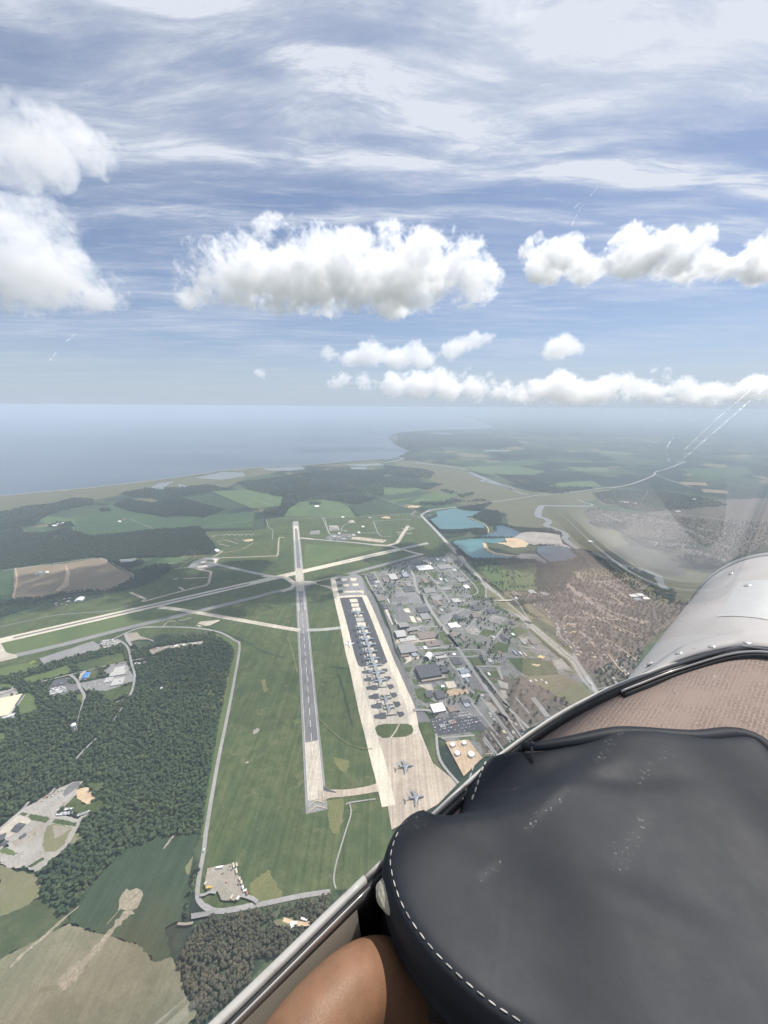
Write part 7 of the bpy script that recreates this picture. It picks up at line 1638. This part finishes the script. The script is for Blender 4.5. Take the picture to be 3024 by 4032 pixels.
def vapour_group(name, balls, voxel, bandw, mat):
    """node group that fuses the puffs into one body of vapour with a flat base"""
    g = bpy.data.node_groups.new(name, 'GeometryNodeTree')
    g.interface.new_socket('Geometry', in_out='INPUT', socket_type='NodeSocketGeometry')
    g.interface.new_socket('Geometry', in_out='OUTPUT', socket_type='NodeSocketGeometry')
    t = NT(g); o = t.new('NodeGroupOutput')
    ico = t.new('GeometryNodeMeshIcoSphere'); ico.inputs['Radius'].default_value = 1.0; ico.inputs['Subdivisions'].default_value = 3
    jn = t.new('GeometryNodeJoinGeometry')
    for p, r in balls:
        x = t.new('GeometryNodeTransform'); x.inputs['Translation'].default_value = p; x.inputs['Scale'].default_value = (r, r * 1.15, r * 0.95)
        g.links.new(ico.outputs[0], x.inputs[0]); g.links.new(x.outputs[0], jn.inputs[0])
    pos = t.new('GeometryNodeInputPosition').outputs[0]; sp = t.new('ShaderNodeSeparateXYZ', {0: pos}).outputs
    zz = t.math('MAXIMUM', sp[2], t.math('MULTIPLY', sp[2], 0.15))
    st = t.new('GeometryNodeSetPosition'); g.links.new(jn.outputs[0], st.inputs[0])
    cb = t.new('ShaderNodeCombineXYZ', {0: sp[0], 1: sp[1], 2: zz}); g.links.new(cb.outputs[0], st.inputs['Position'])
    mv = t.new('GeometryNodeMeshToVolume', resolution_mode='VOXEL_SIZE')
    mv.inputs['Density'].default_value = 1.0; mv.inputs['Voxel Size'].default_value = voxel; mv.inputs['Interior Band Width'].default_value = bandw
    sm = t.new('GeometryNodeSetMaterial'); sm.inputs['Material'].default_value = MATS[mat]
    g.links.new(st.outputs[0], mv.inputs[0]); g.links.new(mv.outputs[0], sm.inputs[0]); g.links.new(sm.outputs[0], o.inputs[0])
    return g
def cloud(puffs, base, depth, label, group=None, mat='cloud_vapour', deep=1.2, fat=1.12):
    """puffs: (pixel x, pixel y, radius in pixels) in the full photo frame, at DEPTH metres; base: pixel row of the flat base"""
    kpx = 3024 / 1659.0
    def pt(x, y):
        v = ray(x * kpx, y * kpx); return v * (depth / v.y)
    c = pt(*puffs[0][:2]); cz = pt(puffs[0][0], base).z
    mpp = depth * kpx / FPX; balls = []
    for (x, y, r) in puffs:
        for j in range(3):
            p = pt(x + rnd.uniform(-.3, .3) * r * (j > 0), y + rnd.uniform(-.2, .2) * r * (j > 0))
            p = Vector((p.x, depth + rnd.uniform(-0.6, deep) * r * mpp, min(p.z, pt(x, y - .12 * r).z))) - Vector((c.x, depth, cz))
            balls.append((p, r * mpp * fat * (1 if j == 0 else rnd.uniform(.6, .95))))
    vd = bpy.data.volumes.new('cumulus_cloud'); vd.materials.append(MATS[mat])
    o = bpy.data.objects.new('cumulus_cloud', vd); o.location = (c.x, depth, H + cz); COL.objects.link(o)
    vox = depth / 95.0
    md = o.modifiers.new('vapour', 'NODES'); md.node_group = vapour_group('vapour', balls, vox, vox * 5.0, mat)
    return tag(o, label, 'cloud', group)
CG = 'fair weather clouds over the coast'
cloud([(700, 610, 72), (430, 620, 48), (500, 605, 68), (570, 600, 75), (640, 590, 78), (770, 605, 74), (840, 600, 74), (910, 600, 72), (970, 600, 64), (1025, 610, 50), (1062, 640, 28), (425, 545, 32), (470, 545, 38), (540, 535, 44), (600, 520, 42), (645, 500, 42), (690, 515, 40), (740, 540, 40), (800, 530, 40), (855, 515, 38), (915, 505, 38), (960, 525, 36), (1010, 545, 34), (1035, 525, 20), (1085, 592, 14), (400, 640, 30)],
      676, 3000, 'big grey based cumulus cloud over the airfield in the middle of the sky', CG, deep=.9, fat=1.1)
cloud([(1300, 575, 40), (1200, 560, 40), (1150, 540, 28), (1160, 510, 16), (1240, 540, 32), (1390, 560, 46), (1350, 525, 30), (1390, 510, 26), (1440, 525, 30), (1500, 530, 28), (1450, 575, 38), (1530, 580, 34), (1590, 575, 30), (1640, 560, 32), (1655, 520, 22), (1255, 590, 22), (1490, 615, 12), (1700, 560, 44), (1780, 565, 50)],
      602, 3600, 'long white cumulus cloud at the right edge, level with the big one', CG, fat=1.08)
cloud([(60, 600, 75), (150, 610, 70), (220, 630, 48), (-20, 590, 80), (110, 560, 50), (30, 480, 55), (100, 470, 45), (160, 490, 30), (-40, 460, 60), (265, 640, 24)],
      672, 3300, 'tall pale cumulus cloud at the left edge beside the big one', CG, 'soft_vapour')
cloud([(60, 300, 60), (130, 300, 50), (0, 300, 70), (180, 305, 36), (225, 300, 20), (-60, 310, 70), (40, 330, 40)], 352, 2300, 'high soft white cloud in the upper left corner of the sky', CG, 'soft_vapour')
far = dict(group=CG, mat='far_cloud_vapour', deep=2.0)
cloud([(800, 768, 34), (860, 770, 28), (920, 772, 24), (760, 775, 24), (710, 762, 18), (980, 752, 24), (1020, 738, 22), (1055, 728, 16), (900, 752, 20)], 790, 11000, 'row of small cumulus below the right half of the big cloud', **far)
cloud([(1222, 748, 26), (1200, 752, 18), (1250, 750, 18), (1228, 735, 18)], 769, 10000, 'single small round cumulus right of the small row', **far)
cloud([(555, 806, 14), (545, 810, 9), (566, 810, 9)], 819, 12000, 'tiny lone white cloud above the bay', **far)
cloud([(790, 822, 24), (740, 815, 18), (850, 830, 30), (910, 835, 32), (970, 838, 30), (1030, 840, 28), (1090, 842, 26), (1010, 800, 16), (950, 800, 16), (720, 830, 14), (880, 812, 18), (1060, 812, 14)], 868, 17000, 'left stretch of the low cloud bank above the far coast', **far)
cloud([(1150, 845, 30), (1210, 840, 38), (1260, 848, 30), (1310, 850, 30), (1340, 825, 24), (1380, 850, 28), (1300, 830, 18), (1120, 850, 22)], 876, 17500, 'middle stretch of the low cloud bank, the tallest', **far)
cloud([(1430, 850, 26), (1490, 845, 30), (1540, 850, 28), (1600, 845, 30), (1650, 838, 34), (1700, 845, 30), (1460, 800, 14), (1420, 795, 10), (1760, 840, 40)], 878, 17000, 'right stretch of the low cloud bank, reaching the frame edge', **far)
# thin cloud added just above the frame to cast shade on forest and mid apron
o_ = bpy.data.objects.new('cumulus_cloud', bpy.data.volumes.new('cumulus_cloud')); o_.data.materials.append(MATS['shade_cloud_vapour']); COL.objects.link(o_); o_.location = (1712, 2790, 3520)
bl = [(Vector((-950 + 190 * k + rnd.uniform(-60, 60), rnd.uniform(-160, 160) - .25 * (-950 + 190 * k), rnd.uniform(60, 140))), rnd.uniform(190, 300)) for k in range(11)]
md = o_.modifiers.new('vapour', 'NODES'); md.node_group = vapour_group('vapour', bl, 36.0, 180.0, 'shade_cloud_vapour'); tag(o_, 'thin cloud added above the top of the frame to cast shade', 'cloud', CG)

# ------------------------------------------------------------------ the hazy air below
m, t = new_mat('haze')
vp = t.new('ShaderNodeVolumePrincipled', {'Color': (0.70, 0.80, 0.92), 'Density': 6.4e-5, 'Anisotropy': 0.0})
o = t.new('ShaderNodeOutputMaterial'); t.l.new(vp.outputs[0], o.inputs['Volume'])
bm = bmesh.new(); bmesh.ops.create_cube(bm, size=1.0)
hz_ = bm_obj('haze', bm, 'haze', None, (0, 0, (H + 3 - 1.5) / 2)); hz_.scale = (360000, 360000, H + 3 + 1.5); hz_['kind'] = 'stuff'
